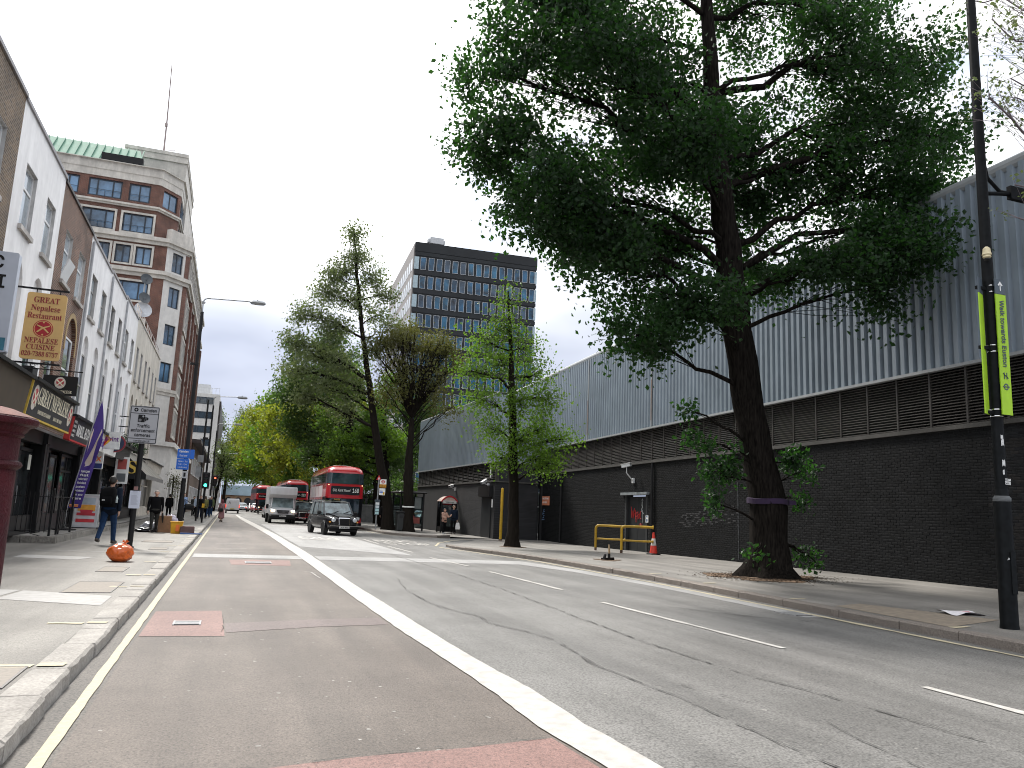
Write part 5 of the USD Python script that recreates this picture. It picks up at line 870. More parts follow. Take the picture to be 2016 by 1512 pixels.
# gate between the two
gt = thing('gate', 'dark service gate with glazed top and pinned notices, recessed in the station wall', 'gate', (17.2, 47.2, -0.15)); FG = Fr((0, 47.2, 0), (1, 0, 0))
build('gate_leaf', MB().fbox(FG, 15.7, 17.18, -0.2, 1.95, -0.1, -0.02), M('gate_green_black', (0.018, 0.022, 0.023), 0.5), gt, world=True); build('gate_leaf', MB().fbox(FG, 17.2, 18.72, -0.2, 1.95, -0.1, -0.02), M('gate_green_black', (0, 0, 0)), gt, world=True)
build('gate_rail', MB().fbox(FG, 15.7, 18.72, 1.95, 2.06, -0.12, 0.06), GREY, gt, world=True); build('gate_rail', MB().fbox(FG, 15.7, 18.72, 0.62, 0.68, -0.02, 0.03), M('door_frame_grey', (0, 0, 0)), gt, world=True)
build('header', MB().fbox(FG, 15.7, 18.72, 3.15, 4.1, -0.12, 0.02), BLACK, gt, world=True)
for i in range(4): window(gt, FG, 15.72 + i * 0.75, 16.45 + i * 0.75, 2.06, 3.15, BLACK, M('gate_glass', (0.05, 0.065, 0.07), 0.1, spec=0.8), fw=0.06, c=-0.03)
for a, b, w__, h_, c in ((16.95, 0.75, 0.26, 0.5, (0.3, 0.2, 0.08)), (16.97, 1.3, 0.24, 0.5, (0.4, 0.42, 0.42)), (17.5, 0.8, 0.17, 0.38, (0.55, 0.55, 0.4)), (17.8, 0.75, 0.36, 0.36, (0.6, 0.6, 0.65))): build('notice', MB().fbox(FG, a, a + w__, b, b + h_, 0.0, 0.012), M('notice_%d' % int(a * 100), c, 0.5), gt, world=True)
e2 = lambda k_: affinity.scale(Point(18.42, 1.08).buffer(1.0), 0.2 * k_, 0.36 * k_); sp = build('speed_sign', MB().ext(e2(1), FG, 0.0, 0.012), M('sign_ring_pink', (0.55, 0.2, 0.25), 0.5), gt, world=True); build('face', MB().ext(e2(0.82), FG, 0.012, 0.016), WHITE, sp, world=True); text('5', FG, 18.42, 0.9, 0.36, BLACK, sp, bold=True, lift=0.017)
rl = thing('warning_light', 'small red warning lamp under the gate header', 'lamp', (16.0, 47.05, 2.15)); build('lens', MB().lathe([(0.02, 0), (0.12, 0.03), (0.13, 0.2), (0.02, 0.26)], 12), M('dark_red_lens', (0.25, 0.01, 0.02), 0.2), rl); build('bracket', MB().box(-0.05, 0.05, -0.05, 0.05, 0.2, 0.3), BLACK, rl)
ss = thing('site_sign', 'orange sign with white lines fixed on the wall beside the gate', 'sign', tuple(FWL.P(-33.2, 2.4, 0.03))); b = build('board', MB().fbox(FWL, -33.75, -32.4, 2.12, 2.68, 0.015, 0.05), M('salmon_orange', (0.62, 0.22, 0.12), 0.5), ss, world=True); text('PARCELS ENTRANCE', FWL, -33.07, 2.48, 0.11, WHITE, b, width=1.1, lift=0.051); text('NO PARKING', FWL, -33.2, 2.24, 0.11, WHITE, b, width=0.8, lift=0.051)
bt = thing('paint_tag', 'small blue and white scrawl on the wall below the orange sign', 'graffiti', tuple(FWL.P(-33.5, 1.5, 0.02))); gr = MB()
for i in range(6): gr.tube([FWL.P(-33.7 + 0.1 * (i % 3), 1.2 + 0.12 * i, 0.02), FWL.P(-33.3 - 0.06 * (i % 2), 1.25 + 0.12 * i, 0.02)], 0.02, 5)
build('paint', gr, M('tag_blue', (0.2, 0.35, 0.6), 0.6), bt, world=True)
def cctv(label, p, d, drop=0.5, back=None):
    c = thing('security_camera', label, 'camera', p); d = np.array(d, float); d /= np.linalg.norm(d); p = np.zeros(3)
    build('housing', MB().bar(p - d * 0.22, p + d * 0.25, 0.15, 0.14), LGREY, c); build('sunshield', MB().bar(p - d * 0.24 + [0, 0, 0.085], p + d * 0.3 + [0, 0, 0.085], 0.18, 0.02), WHITE, c)
    build('lens', MB().bar(p + d * 0.25, p + d * 0.27, 0.1, 0.09), BLACK, c); b = np.array(back if back is not None else (0.3, 0, 0)); build('bracket', MB().tube([p, p + [0, 0, -drop * 0.5], p + b * 0.8 + [0, 0, -drop]], 0.03, 6).box(*(p + b + [-0.1, -0.09, -drop - 0.12]), *(p + b + [0.02, 0.09, -drop + 0.12])), LGREY, c)
cctv('pale security camera on the brick wall above the graffitied door', tuple(FWL.P(-20.3, 4.0, 0.42)), (-0.5, 0.85, -0.2), 0.7, (0.42, 0.0, 0)); cctv('white security camera near the gate end of the long wall', tuple(FWL.P(-34.0, 3.9, 0.4)), (-0.4, -0.7, -0.5), 0.3, (0.4, 0, 0)); cctv('white security camera on the farther wall beside the white pipe', tuple(FV.P(-1.2, 3.45, 0.35)), (-0.7, -0.5, -0.4), 0.2, (0.35, 0, 0)); cctv('small security camera on the farther wall above the phone kiosk', tuple(FV.P(-8.5, 3.3, 0.35)), (-0.7, -0.6, -0.2), 0.2, (0.35, 0, 0))

# ------------------------------------------------------------------ the dark office tower behind the wall
TW = M('tower_spandrel', (0.02, 0.022, 0.024), 0.45, spec=0.3, var=0.15, vscale=0.2); TWL = M('tower_stone_side', (0.27, 0.245, 0.23), 0.6, var=0.06)
TGL = [M('tower_glass_%d' % i, c, 0.05, spec=0.9, var=0.5, vscale=0.45) for i, c in enumerate([(0.012, 0.075, 0.15), (0.018, 0.10, 0.18), (0.04, 0.07, 0.11)])]
TFR = M('tower_frame', (0.5, 0.52, 0.54), 0.4)
tw = thing('office_tower', 'dark slab office tower with rows of blue windows behind the trees', 'building', (45, 150, 0))
FT = Fr((30.9, 150, 0), (0.9985, -0.0545, 0)); W_ = 25.6
build('front', MB().fbox(FT, 0, W_, 0, 54.6, -36, 0), TW, tw, world=True)
build('stone_side', MB().fbox(FT, -0.35, 0, 0, 54.7, -36, -0.4), TWL, tw, world=True)
build('parapet', MB().fbox(FT, -0.2, W_ + 0.2, 53.1, 55.0, -36, 0.12), TW, tw, world=True)
for r in range(11):
    zt = 51.95 - 3.93 * r
    build('spandrel', MB().fbox(FT, -0.15, W_ + 0.15, zt + 0.3, zt + 1.05, 0.003, 0.1), TW, tw, world=True)
    for c in range(15):
        a0 = 1.05 + 1.655 * c; window(tw, FT, a0, a0 + 1.15, zt - 2.6, zt, TFR, TGL[int(rng.integers(3))], fw=0.07, c=0.07, deep=0.08)
    build('corner_window', MB().fbox(FT, -0.2, 0.72, zt - 2.6, zt, -0.8, 0.05), M('corner_glass', (0.36, 0.46, 0.5), 0.1, spec=0.9), tw, world=True)
    build('corner_window', MB().fbox(FT, W_ - 0.3, W_ + 0.2, zt - 2.6, zt, -0.8, 0.05), M('corner_glass', (0, 0, 0)), tw, world=True)
    
    for c in range(12): a = 1.2 + 2.8 * c; build('side_window', MB().fbox(FT, -0.39, -0.352, zt - 2.5, zt, -a - 1.9, -a), M('side_glass', (0.3, 0.33, 0.36), 0.15, spec=0.8), tw, world=True)
build('roof_plant', MB().box(34.2, 152, 56.0, 37.0, 154, 57.3).box(33.8, 152.4, 56.3, 34.2, 153.6, 57.0).box(37.0, 152.4, 56.3, 37.4, 153.6, 57.0).tube([(35.6, 153, 54.5), (35.6, 153, 56.0)], 0.3, 6), LGREY, tw, world=True)
pd = thing('podium_building', 'low glazed block at the foot of the office tower', 'building', (40, 130, 0)); FP = Fr((28, 128, 0), (0.9985, -0.0545, 0))
build('wall', MB().fbox(FP, 0, 40, 0, 11.5, -15, 0), TW, pd, world=True)
for r in range(2):
    for c in range(14): window(pd, FP, 0.6 + 1.9 * c, 2.3 + 1.9 * c, 5.2 + 3.1 * r, 7.6 + 3.1 * r, TFR, TGL[c % 3], nx=2, fw=0.09, c=0.07, deep=0.08)

# ------------------------------------------------------------------ trees
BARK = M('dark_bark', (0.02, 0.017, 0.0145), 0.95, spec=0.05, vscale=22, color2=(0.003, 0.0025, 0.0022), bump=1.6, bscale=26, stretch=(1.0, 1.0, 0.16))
BARK2 = M('grey_bark', (0.02, 0.017, 0.014), 0.95, spec=0.05, vscale=16, stretch=(1, 1, 0.2), color2=(0.011, 0.009, 0.0075), bump=0.8, bscale=18)
LF_DARK = leaf_mat('leaf_deep_green', (0.018, 0.046, 0.016), (0.07, 0.125, 0.032), 0.48, (1.6, 2.1, 0.7))
LF_MID = leaf_mat('leaf_mid_green', (0.05, 0.085, 0.025), (0.11, 0.16, 0.04), 0.45, (1.4, 1.7, 0.7))
LF_FRESH = leaf_mat('leaf_fresh_green', (0.085, 0.155, 0.028), (0.19, 0.27, 0.05), 0.5, (1.6, 1.7, 0.6))
LF_YEL = leaf_mat('leaf_yellow_green', (0.16, 0.19, 0.03), (0.28, 0.29, 0.05), 0.5, (1.7, 1.7, 0.6))
LF_OLIVE = leaf_mat('leaf_olive_brown', (0.10, 0.105, 0.03), (0.2, 0.19, 0.05), 0.35, (1.3, 1.3, 0.6))
LF_PALE = leaf_mat('leaf_pale_green', (0.12, 0.15, 0.07), (0.2, 0.23, 0.1), 0.4, (1.3, 1.4, 0.8))

def leaves(mb, pts, n_each, spread, size, r, droop=0.25, gaps=None):
    """Scatters small folded leaves round the twig ends."""
    pts = np.asarray(pts); n = len(pts) * n_each; c = np.repeat(pts, n_each, 0) + r.normal(0, 1, (n, 3)) * np.array(spread)
    if gaps:
        c = c[(meshkit.noise(c * gaps, 3) > 0.36) & (meshkit.noise(c * gaps * 2.7, 8) > 0.27)]; n = len(c)
    d = r.normal(0, 1, (n, 3)); d[:, 2] -= droop * 1.5; d /= np.linalg.norm(d, axis=1, keepdims=True)
    e = np.cross(d, r.normal(0, 1, (n, 3))); e /= np.linalg.norm(e, axis=1, keepdims=True) + 1e-9; nn = np.cross(d, e)
    s = (size * r.uniform(0.65, 1.3, n))[:, None]
    V = np.stack([c - d * s * 0.5, c + e * s * 0.36 + nn * s * 0.12, c + d * s * 0.55, c - e * s * 0.36 + nn * s * 0.12], 1).reshape(-1, 3)
    k = 4 * np.arange(n)[:, None]; F = np.vstack([k + [0, 1, 2], k + [0, 2, 3]]); mb.v.append(V); mb.f.append(F + mb.n); mb.n += len(V)

def bez(a, b, c, n):
    t = np.linspace(0, 1, n)[:, None]; return (1 - t) ** 2 * a + 2 * t * (1 - t) * b + t * t * c

def tree(name, label, trunk, blobs, leaf, bark, n_leaf, size, seed, spread=0.22, group=None, cat='tree', limb_r=0.5, flare=None, twig_r=0.012, up=0.35, lens=None, twig_k=1.0, gaps=None, clear=0.0):
    """trunk: [(x, y, z, radius)]; blobs: [(x, y, z, rx, ry, rz, twigs)] = clumps of the crown, each carried by a limb."""
    r = np.random.default_rng(seed); T = np.array(trunk, float); base = T[0, :3]
    th_ = thing(name, label, cat, tuple(base), group=group)
    s = np.linspace(0, 1, 26); k = np.linspace(0, 1, len(T)); P = np.column_stack([np.interp(s, k, T[:, i]) for i in range(4)])
    if len(T) > 2: P[1:-1, :2] = (P[:-2, :2] + P[1:-1, :2] * 2 + P[2:, :2]) / 4
    P[1:-1, :2] += r.normal(0, T[0, 3] * 0.05, (24, 2))
    m = MB(); n = 18; ang = np.arange(n) * 2 * PI / n; rings = []
    for i, (x, y, z, rad) in enumerate(P):
        h = z - base[2]; q = rad * (1 + 0.05 * np.sin(3 * ang + i * 0.3) + 0.04 * np.sin(7 * ang - i * 0.5) + r.normal(0, 0.02, n))
        if flare: q *= 1 + flare * np.exp(-h / 0.32) * (1 + 0.35 * np.sin(5 * ang + 0.7) + 0.2 * np.sin(3 * ang))
        rings.append(np.column_stack([x + q * np.cos(ang), y + q * np.sin(ang), np.full(n, z)]))
    m.loft(rings); lm = MB(); tips = []
    for b in blobs:
        c = np.array(b[:3], float); R_ = np.array(b[3:6], float); nt = int(b[6])
        dist = np.linalg.norm(c - base); zz_ = c[2] - np.hypot(*(c - P[np.argmin(np.abs(P[:, 2] - c[2])), :3])[:2]) * up
        i = int(np.clip(np.argmin(np.abs(P[:, 2] - zz_)), 3, 25)); a = P[i, :3]; r0 = min(P[i, 3] * 0.62, limb_r * (0.03 + 0.022 * np.linalg.norm(c - a)))
        mid = (a + c) / 2 + np.array([0, 0, np.linalg.norm(c - a) * 0.10]) + r.normal(0, 0.1, 3); L = bez(a, mid, c, 9)
        L[1:-1] += r.normal(0, 0.035 * np.linalg.norm(c - a), (7, 3)) * np.array([.6, .6, .5]); lm.tube(L, np.linspace(r0, r0 * 0.35, 9), 7)
        d = r.normal(0, 1, (nt, 3)); d /= np.linalg.norm(d, axis=1, keepdims=True); pts = c + d * (r.random(nt) ** 0.45)[:, None] * R_
        if clear and len(b) < 8:
            ax = np.array([np.interp(pts[:, 2], P[:, 2], P[:, k_]) for k_ in (0, 1)]).T; pts = pts[np.hypot(pts[:, 0] - ax[:, 0], pts[:, 1] - ax[:, 1]) > clear]
        for p in pts:
            j = int(np.clip(8 - r.integers(0, 6), 2, 8)); o = L[j]; md = (o + p) / 2 + r.normal(0, 0.1, 3) * np.linalg.norm(p - o) + [0, 0, 0.06 * np.linalg.norm(p - o)]
            rr = max(twig_r, r0 * 0.14) * twig_k; lm.tube(bez(o, md, p, 4), np.linspace(rr, twig_r * 0.4, 4), 3, cap=False)
        tips.append((pts, b[7] if len(b) > 7 else 1.0))
    build('trunk', m, bark, th_, smooth=60, world=True); build('branches', lm, bark, th_, smooth=True, world=True)
    lf = MB(); tp = np.vstack([q for q, _ in tips])
    if n_leaf:
        for w in sorted({k_ for _, k_ in tips}): leaves(lf, np.vstack([q for q, k_ in tips if k_ == w]), max(1, int(n_leaf * w)), spread * (1.0 if w == 1.0 else 0.5), size, r, gaps=gaps if w == 1.0 else None)
        build('crown', lf, leaf, th_, world=True)
    return th_, tp

# the big tree on the right
big_tr = [(13.36, 17.3, 0.10, 0.53), (13.36, 17.3, 1.0, 0.47), (13.30, 17.3, 2.2, 0.45), (12.95, 17.3, 3.6, 0.41), (12.62, 17.3, 5.0, 0.385), (12.3, 17.3, 7.3, 0.37), (12.05, 17.3, 9.4, 0.33), (11.75, 17.3, 11.6, 0.27), (11.5, 17.3, 14.6, 0.2), (11.4, 17.3, 18.0, 0.11)]
bl = [(5.6, 17.6, 10.6, 1.3, 1.5, 1.0, 52), (6.6, 16.8, 9.0, 1.3, 1.5, 0.9, 46), (7.6, 18.2, 10.2, 1.6, 1.7, 1.2, 58), (8.4, 16.8, 8.0, 1.4, 1.6, 1.0, 46), (9.2, 18.8, 9.2, 1.5, 1.8, 1.1, 50), (10.2, 16.0, 6.7, 1.2, 1.4, 0.9, 34), (9.3, 17.2, 6.1, 1.0, 1.2, 0.7, 24), (10.6, 18.8, 7.6, 1.3, 1.5, 0.9, 36),
      (5.9, 17.6, 12.6, 1.4, 1.6, 1.2, 56), (7.9, 16.6, 12.6, 1.8, 1.9, 1.4, 72), (10.0, 18.4, 11.6, 1.8, 1.9, 1.4, 66), (9.6, 15.6, 10.8, 1.6, 1.7, 1.2, 54), (6.2, 17.0, 14.6, 1.6, 1.8, 1.2, 60), (8.6, 18.2, 15.0, 2.0, 2.0, 1.5, 72), (10.6, 18.8, 14.2, 2.0, 2.0, 1.6, 74), (7.4, 17.4, 16.9, 2.0, 2.0, 1.4, 56), (10.4, 17.6, 17.6, 2.2, 2.2, 1.5, 60),
      (13.6, 18.4, 13.0, 1.9, 2.0, 1.5, 66), (13.6, 18.6, 11.0, 1.6, 1.7, 1.2, 56), (15.4, 17.2, 11.6, 1.7, 1.8, 1.2, 60), (14.4, 18.8, 9.2, 1.5, 1.6, 1.0, 46), (16.0, 16.4, 9.6, 1.4, 1.5, 0.9, 42), (17.3, 16.2, 11.2, 1.5, 1.6, 1.0, 48), (17.0, 17.2, 13.4, 1.8, 1.9, 1.3, 62), (18.8, 16.2, 13.0, 1.5, 1.6, 1.1, 50), (15.4, 16.2, 14.8, 1.9, 2.0, 1.4, 66), (18.2, 16.8, 15.4, 1.8, 1.9, 1.2, 54), (13.6, 17.8, 16.6, 2.1, 2.1, 1.5, 62), (16.0, 17.2, 17.2, 2.0, 2.0, 1.3, 52), (13.6, 15.4, 8.0, 1.1, 1.2, 0.8, 26), (14.9, 15.2, 7.5, 1.0, 1.1, 0.8, 24), (15.6, 14.6, 8.6, 1.1, 1.2, 0.8, 28), (12.6, 19.2, 12.8, 1.6, 1.6, 1.3, 52), (10.9, 18.6, 9.4, 1.3, 1.4, 0.9, 38)]
bl_low = [(11.3, 17.3, 3.5, 0.45, 0.4, 0.3, 4), (11.75, 17.3, 2.7, 0.45, 0.4, 0.45, 7), (11.6, 17.3, 2.0, 0.3, 0.3, 0.3, 3), (12.1, 17.2, 3.2, 0.3, 0.3, 0.3, 3), (13.7, 16.7, 3.2, 0.35, 0.3, 0.35, 5), (14.3, 17.2, 2.9, 0.35, 0.3, 0.3, 4), (14.4, 17.2, 2.2, 0.25, 0.25, 0.15, 2), (14.55, 17.5, 0.85, 0.45, 0.4, 0.2, 4), (14.85, 17.3, 0.55, 0.25, 0.25, 0.12, 2), (12.55, 16.9, 0.75, 0.1, 0.1, 0.18, 2), (10.9, 17.2, 4.3, 0.3, 0.3, 0.3, 2)]
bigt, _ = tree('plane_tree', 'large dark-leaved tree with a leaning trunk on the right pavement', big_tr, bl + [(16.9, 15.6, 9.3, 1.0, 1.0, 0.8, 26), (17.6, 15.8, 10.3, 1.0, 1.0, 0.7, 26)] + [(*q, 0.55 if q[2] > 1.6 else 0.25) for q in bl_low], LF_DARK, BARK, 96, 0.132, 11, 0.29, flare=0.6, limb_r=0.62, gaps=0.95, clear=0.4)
rb = MB(); an = np.linspace(0, 2 * PI, 30)
rb.loft([np.column_stack([13.31 + (rad - 0.085) * np.cos(an[:-1]), 17.3 + (rad - 0.085) * np.sin(an[:-1]), np.full(29, z) + 0.012 * np.sin(3 * an[:-1])]) for rad, z in ((0.585, 2.02), (0.61, 2.03), (0.612, 2.16), (0.585, 2.17))], cap=False).box(13.72, 16.95, 2.03, 13.95, 16.98, 2.14)
build('purple_band', rb, M('purple_cloth', (0.025, 0.011, 0.04), 0.9), bigt, world=True)
bf = MB(); r_ = np.random.default_rng(5)
for _ in range(1500):
    q = np.abs(r_.normal(0, 1)); a = r_.uniform(0, 2 * PI); p = np.array([13.2 + (0.75 + 0.6 * q) * math.cos(a), 17.2 + (0.65 + 0.55 * q) * math.sin(a)]); z = pave_z(*p) + 0.016; t = r_.uniform(0, PI); u = np.array([math.cos(t), math.sin(t)]) * 0.03; v = np.array([-u[1], u[0]]) * 0.5
    bf.add([(*(p - u), z), (*(p + v), z + 0.008), (*(p + u), z), (*(p - v), z + 0.01)], [(0, 3, 2), (0, 2, 1)])
build('leaf_litter', bf, M('brown_litter', (0.16, 0.09, 0.045), 0.9, island=0.6), label='brown fallen bits and litter around the foot of the big tree', cat='litter', kind='stuff')

# the young fresh-green tree in front of the gate
tree('street_tree', 'young fresh green tree with a slim straight trunk in front of the gate', [(12.19, 33.7, 0.05, 0.30), (12.17, 33.7, 1, 0.25), (12.05, 33.7, 3.5, 0.22), (11.9, 33.7, 6.5, 0.16), (11.65, 33.7, 9.5, 0.09), (11.45, 33.7, 11.8, 0.03)],
     [(11.45, 33.7, 11.3, 0.35, 0.35, 0.8, 22), (11.3, 33.5, 9.9, 0.8, 0.8, 0.7, 42), (10.3, 33.6, 9.3, 0.7, 0.7, 0.6, 32), (12.4, 33.8, 9.2, 0.8, 0.8, 0.6, 36), (9.7, 33.4, 7.8, 0.75, 0.7, 0.5, 34), (11.2, 33.9, 8.3, 1.1, 1.0, 0.7, 56), (12.9, 33.6, 7.9, 0.9, 0.9, 0.6, 42), (13.5, 33.4, 6.8, 0.8, 0.8, 0.6, 36), (10.2, 33.7, 6.6, 0.9, 0.9, 0.6, 42), (12.0, 33.1, 6.6, 1.1, 1.0, 0.7, 56), (13.4, 33.8, 5.4, 1.0, 0.9, 0.7, 52), (14.2, 33.3, 5.0, 0.7, 0.7, 0.5, 32), (10.8, 33.3, 5.2, 0.9, 0.9, 0.6, 40), (12.2, 33.4, 4.8, 1.1, 1.0, 0.6, 58), (13.1, 33.1, 4.0, 0.9, 0.8, 0.5, 44), (11.4, 33.4, 4.0, 0.7, 0.7, 0.4, 30), (13.9, 33.5, 3.8, 0.6, 0.6, 0.4, 26)],
     LF_FRESH, BARK2, 17, 0.125, 21, 0.34, limb_r=0.8, flare=0.25)
# tall airy tree behind the bus stop
tree('tall_tree', 'tall airy tree with thin pale leaves and a leaning top behind the bus stop', [(10.1, 52.2, 0.05, 0.40), (9.9, 52.2, 2, 0.33), (9.1, 52.2, 5, 0.28), (8.2, 52.2, 9.5, 0.2), (7.4, 52.2, 13.4, 0.14), (6.8, 52.2, 17, 0.11), (6.35, 52.2, 20.4, 0.03)],
     [(6.4, 52.2, 19.9, 0.5, 0.5, 0.9, 26), (6.7, 52.0, 18.2, 1.1, 1.1, 0.8, 40), (5.8, 52.3, 17.2, 0.9, 0.9, 0.7, 30), (7.8, 52.2, 17.0, 1.0, 1.0, 0.7, 34), (8.9, 52.2, 15.9, 0.8, 0.8, 0.6, 24), (4.9, 52.1, 15.5, 1.1, 1.1, 0.8, 44), (6.7, 52.3, 15.4, 1.2, 1.2, 0.9, 40), (3.7, 52.2, 13.9, 1.0, 1.0, 0.8, 40), (9.6, 52.2, 13.8, 0.9, 0.9, 0.6, 22), (5.4, 52.0, 13.3, 1.2, 1.2, 0.9, 52), (3.1, 52.2, 12.0, 0.9, 0.9, 0.7, 34), (4.4, 52.4, 11.3, 1.2, 1.2, 0.9, 48), (8.4, 52.2, 12.0, 0.9, 0.9, 0.7, 22), (6.0, 52.2, 11.0, 1.3, 1.2, 0.9, 44), (3.4, 52.6, 10.2, 1.1, 1.1, 0.8, 40), (5.2, 52.4, 9.4, 1.3, 1.2, 0.9, 46), (7.2, 52.6, 9.6, 1.1, 1.1, 0.8, 32), (3.9, 52.4, 8.6, 0.9, 0.9, 0.7, 26), (6.6, 52.8, 8.0, 1.2, 1.1, 0.8, 34), (8.6, 52.6, 14.6, 0.9, 0.9, 0.7, 24), (5.2, 52.2, 16.6, 0.8, 0.8, 0.6, 22)],
     LF_PALE, BARK2, 26, 0.16, 31, 0.32, limb_r=0.7, flare=0.25, twig_r=0.014)
# the many-stemmed brushy tree
r_ = np.random.default_rng(41); bb = []
for i in range(44):
    t = i / 43; x = lerp(7.5, 13.9, r_.random()); top = 14.0 - 0.05 * (x - 10.6) ** 2 * 2.2 - r_.random() * 0.9; bb.append((x, 51 + r_.normal(0, 1.2), top - 0.6, 0.42, 0.5, 0.6, 9)); bb.append((x * 0.9 + 1.1, 51 + r_.normal(0, 1.0), lerp(8.0, top - 1.5, r_.random()), 0.45, 0.6, 1.0, 7))
brt, _ = tree('brush_tree', 'brushy pollard with many upright brown twigs by the bus shelter', [(11.15, 51.2, 0.0, 0.42), (11.1, 51.2, 2.0, 0.34), (11.0, 51.2, 3.6, 0.32), (11.0, 51.2, 5.2, 0.24), (11.0, 51.2, 7.5, 0.16)], bb, LF_OLIVE, BARK2, 17, 0.14, 43, 0.26, limb_r=0.38, flare=0.3, up=0.95, twig_r=0.014)
build('white_tape', MB().lathe([(0.40, 1.62), (0.405, 1.63), (0.405, 1.70), (0.40, 1.71)], 16, (11.12, 51.2, 0)), WHITE, brt, world=True)
# trees behind the bus and along the street
r_ = np.random.default_rng(77)
def crown(cx, cy, z0, z1, rad, n, nt, r, flat=0.8, bias=0.0):
    out = []
    for _ in range(n):
        d = r.normal(0, 1, 3); d /= np.linalg.norm(d); q = r.random() ** 0.35
        out.append((cx + d[0] * q * rad + bias * (1 - q), cy + d[1] * q * rad * 0.8, (z0 + z1) / 2 + d[2] * q * (z1 - z0) / 2 * 0.9, rad * 0.34, rad * 0.34, (z1 - z0) * 0.14, nt))
    return out
tree('dark_tree', 'dense dark green tree standing just behind the red bus', [(10.2, 68, 0, 0.5), (10.0, 68, 3, 0.42), (9.3, 68, 8, 0.34), (8.4, 68, 14, 0.16)], crown(6.8, 69, 4.8, 17.5, 3.7, 24, 30, r_), LF_MID, BARK, 40, 0.22, 51, 0.42, limb_r=1.0, gaps=0.6)
tree('dark_tree', 'mid-green tree between the airy tree and the bus, trunk above the bus roof', [(11.6, 62, 0, 0.45), (11.4, 62, 4, 0.4), (11.0, 62, 9, 0.2)], crown(9.6, 62.5, 3.4, 13.0, 3.3, 20, 24, r_), LF_FRESH, BARK, 34, 0.2, 53, 0.36, limb_r=0.9, gaps=0.6)
tree('dark_tree', 'dark bushy tree rising beyond the bus shelter', [(14.0, 78, 0, 0.5), (13.6, 78, 5, 0.42), (13.2, 78, 10, 0.2)], crown(13.2, 78, 3.5, 13.5, 3.6, 16, 30, r_), LF_MID, BARK, 44, 0.24, 55, 0.42, limb_r=0.9, gaps=0.6)
far = [('yellow-green plane tree with a limb arching over the second bus', 10.6, 84, 17.0, 5.4, LF_YEL, -2.2, 3.4), ('fuller yellow-green plane tree behind the white van', 11.0, 100, 17.0, 6.2, LF_YEL, -3.0, 3.2), ('green plane tree in the middle of the far row', 11.2, 120, 18.5, 6.6, LF_FRESH, -3.6, 3.6), ('tallest yellow-green plane tree of the far row', 11.4, 142, 21.0, 7.2, LF_YEL, -4.2, 3.8), ('plane tree near the far end of the street', 11.2, 170, 22.0, 7.8, LF_YEL, -4.8, 4.2), ('last plane tree of the row, over the glass-fronted building', 10.5, 205, 23.0, 8.4, LF_FRESH, -5.4, 4.6)]
for i, (lab, x, y, h, rad, lf, bias, z0) in enumerate(far):
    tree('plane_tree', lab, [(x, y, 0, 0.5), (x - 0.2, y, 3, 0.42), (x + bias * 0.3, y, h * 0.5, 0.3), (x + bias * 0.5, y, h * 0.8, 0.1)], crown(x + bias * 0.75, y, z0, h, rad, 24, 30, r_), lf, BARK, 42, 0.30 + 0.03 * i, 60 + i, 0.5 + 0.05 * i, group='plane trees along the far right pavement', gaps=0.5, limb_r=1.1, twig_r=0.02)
tree('far_tree', 'pale hazy tree at the far end beyond the white offices', [(-1.6, 262, 0, 0.5), (-1.5, 262, 8, 0.4), (-1.2, 262, 22, 0.15)], crown(-0.6, 262, 5, 33, 7.0, 26, 26, r_), LF_PALE, BARK2, 22, 0.55, 71, 0.9, limb_r=1.1, twig_r=0.03)
tree('far_tree', 'small thin street tree beside the red traffic light', [(-1.9, 118, 0.1, 0.2), (-1.7, 118, 3, 0.17), (-1.2, 118, 6, 0.1)], crown(-0.9, 118, 3.5, 10.5, 1.9, 14, 16, r_), LF_PALE, BARK, 8, 0.22, 73, 0.4, limb_r=0.8, twig_r=0.02)
tree('far_tree', 'green trees mass behind the end building', [(20, 360, 0, 0.6), (20, 360, 9, 0.5), (20, 360, 20, 0.2)], crown(14, 360, 3, 28, 16, 30, 26, r_), LF_FRESH, BARK, 24, 0.8, 75, 1.3, limb_r=1.0, twig_r=0.03)
tree('dark_tree', 'dark tree standing in front of the tower foot, beyond the wall', [(21, 100, 0, 0.5), (21, 100, 5, 0.4), (21, 100, 12, 0.2)], crown(20, 100, 3, 17, 6.0, 22, 30, r_), LF_MID, BARK, 40, 0.3, 77, 0.5, limb_r=0.9, gaps=0.6, twig_r=0.02)
bwl = thing('boundary_wall', 'low grey wall with dark railings beyond the bus shelter', 'wall', (9.3, 82, 0.0)); build('wall', MB().box(0, 0, -0.5, 24, 0.3, 1.7), M('grey_render_wall', (0.13, 0.13, 0.125), 0.85, dirt=0.3), bwl); build('coping', MB().box(0, -0.05, 1.7, 24, 0.35, 1.82), M('grey_coping', (0.2, 0.2, 0.19), 0.8), bwl)
for i in range(60): build('railing_bar', MB().bar((0.2 + i * 0.4, 0.15, 1.82), (0.2 + i * 0.4, 0.15, 3.2), 0.03), BLACK, bwl)
hg = thing('hedge', 'dark shrubbery behind the railings beyond the bus shelter', 'hedge', (20, 84, 0)); lf = MB(); leaves(lf, np.column_stack([r_.uniform(9.5, 33, 420), r_.uniform(83, 86, 420), 0.3 + 4.6 * r_.random(420)]), 26, 0.45, 0.26, r_); build('foliage', lf, LF_MID, hg, world=True); build('stems', MB().box(9.5, 84.5, 0, 33, 84.7, 3.0), DARK, hg, world=True)
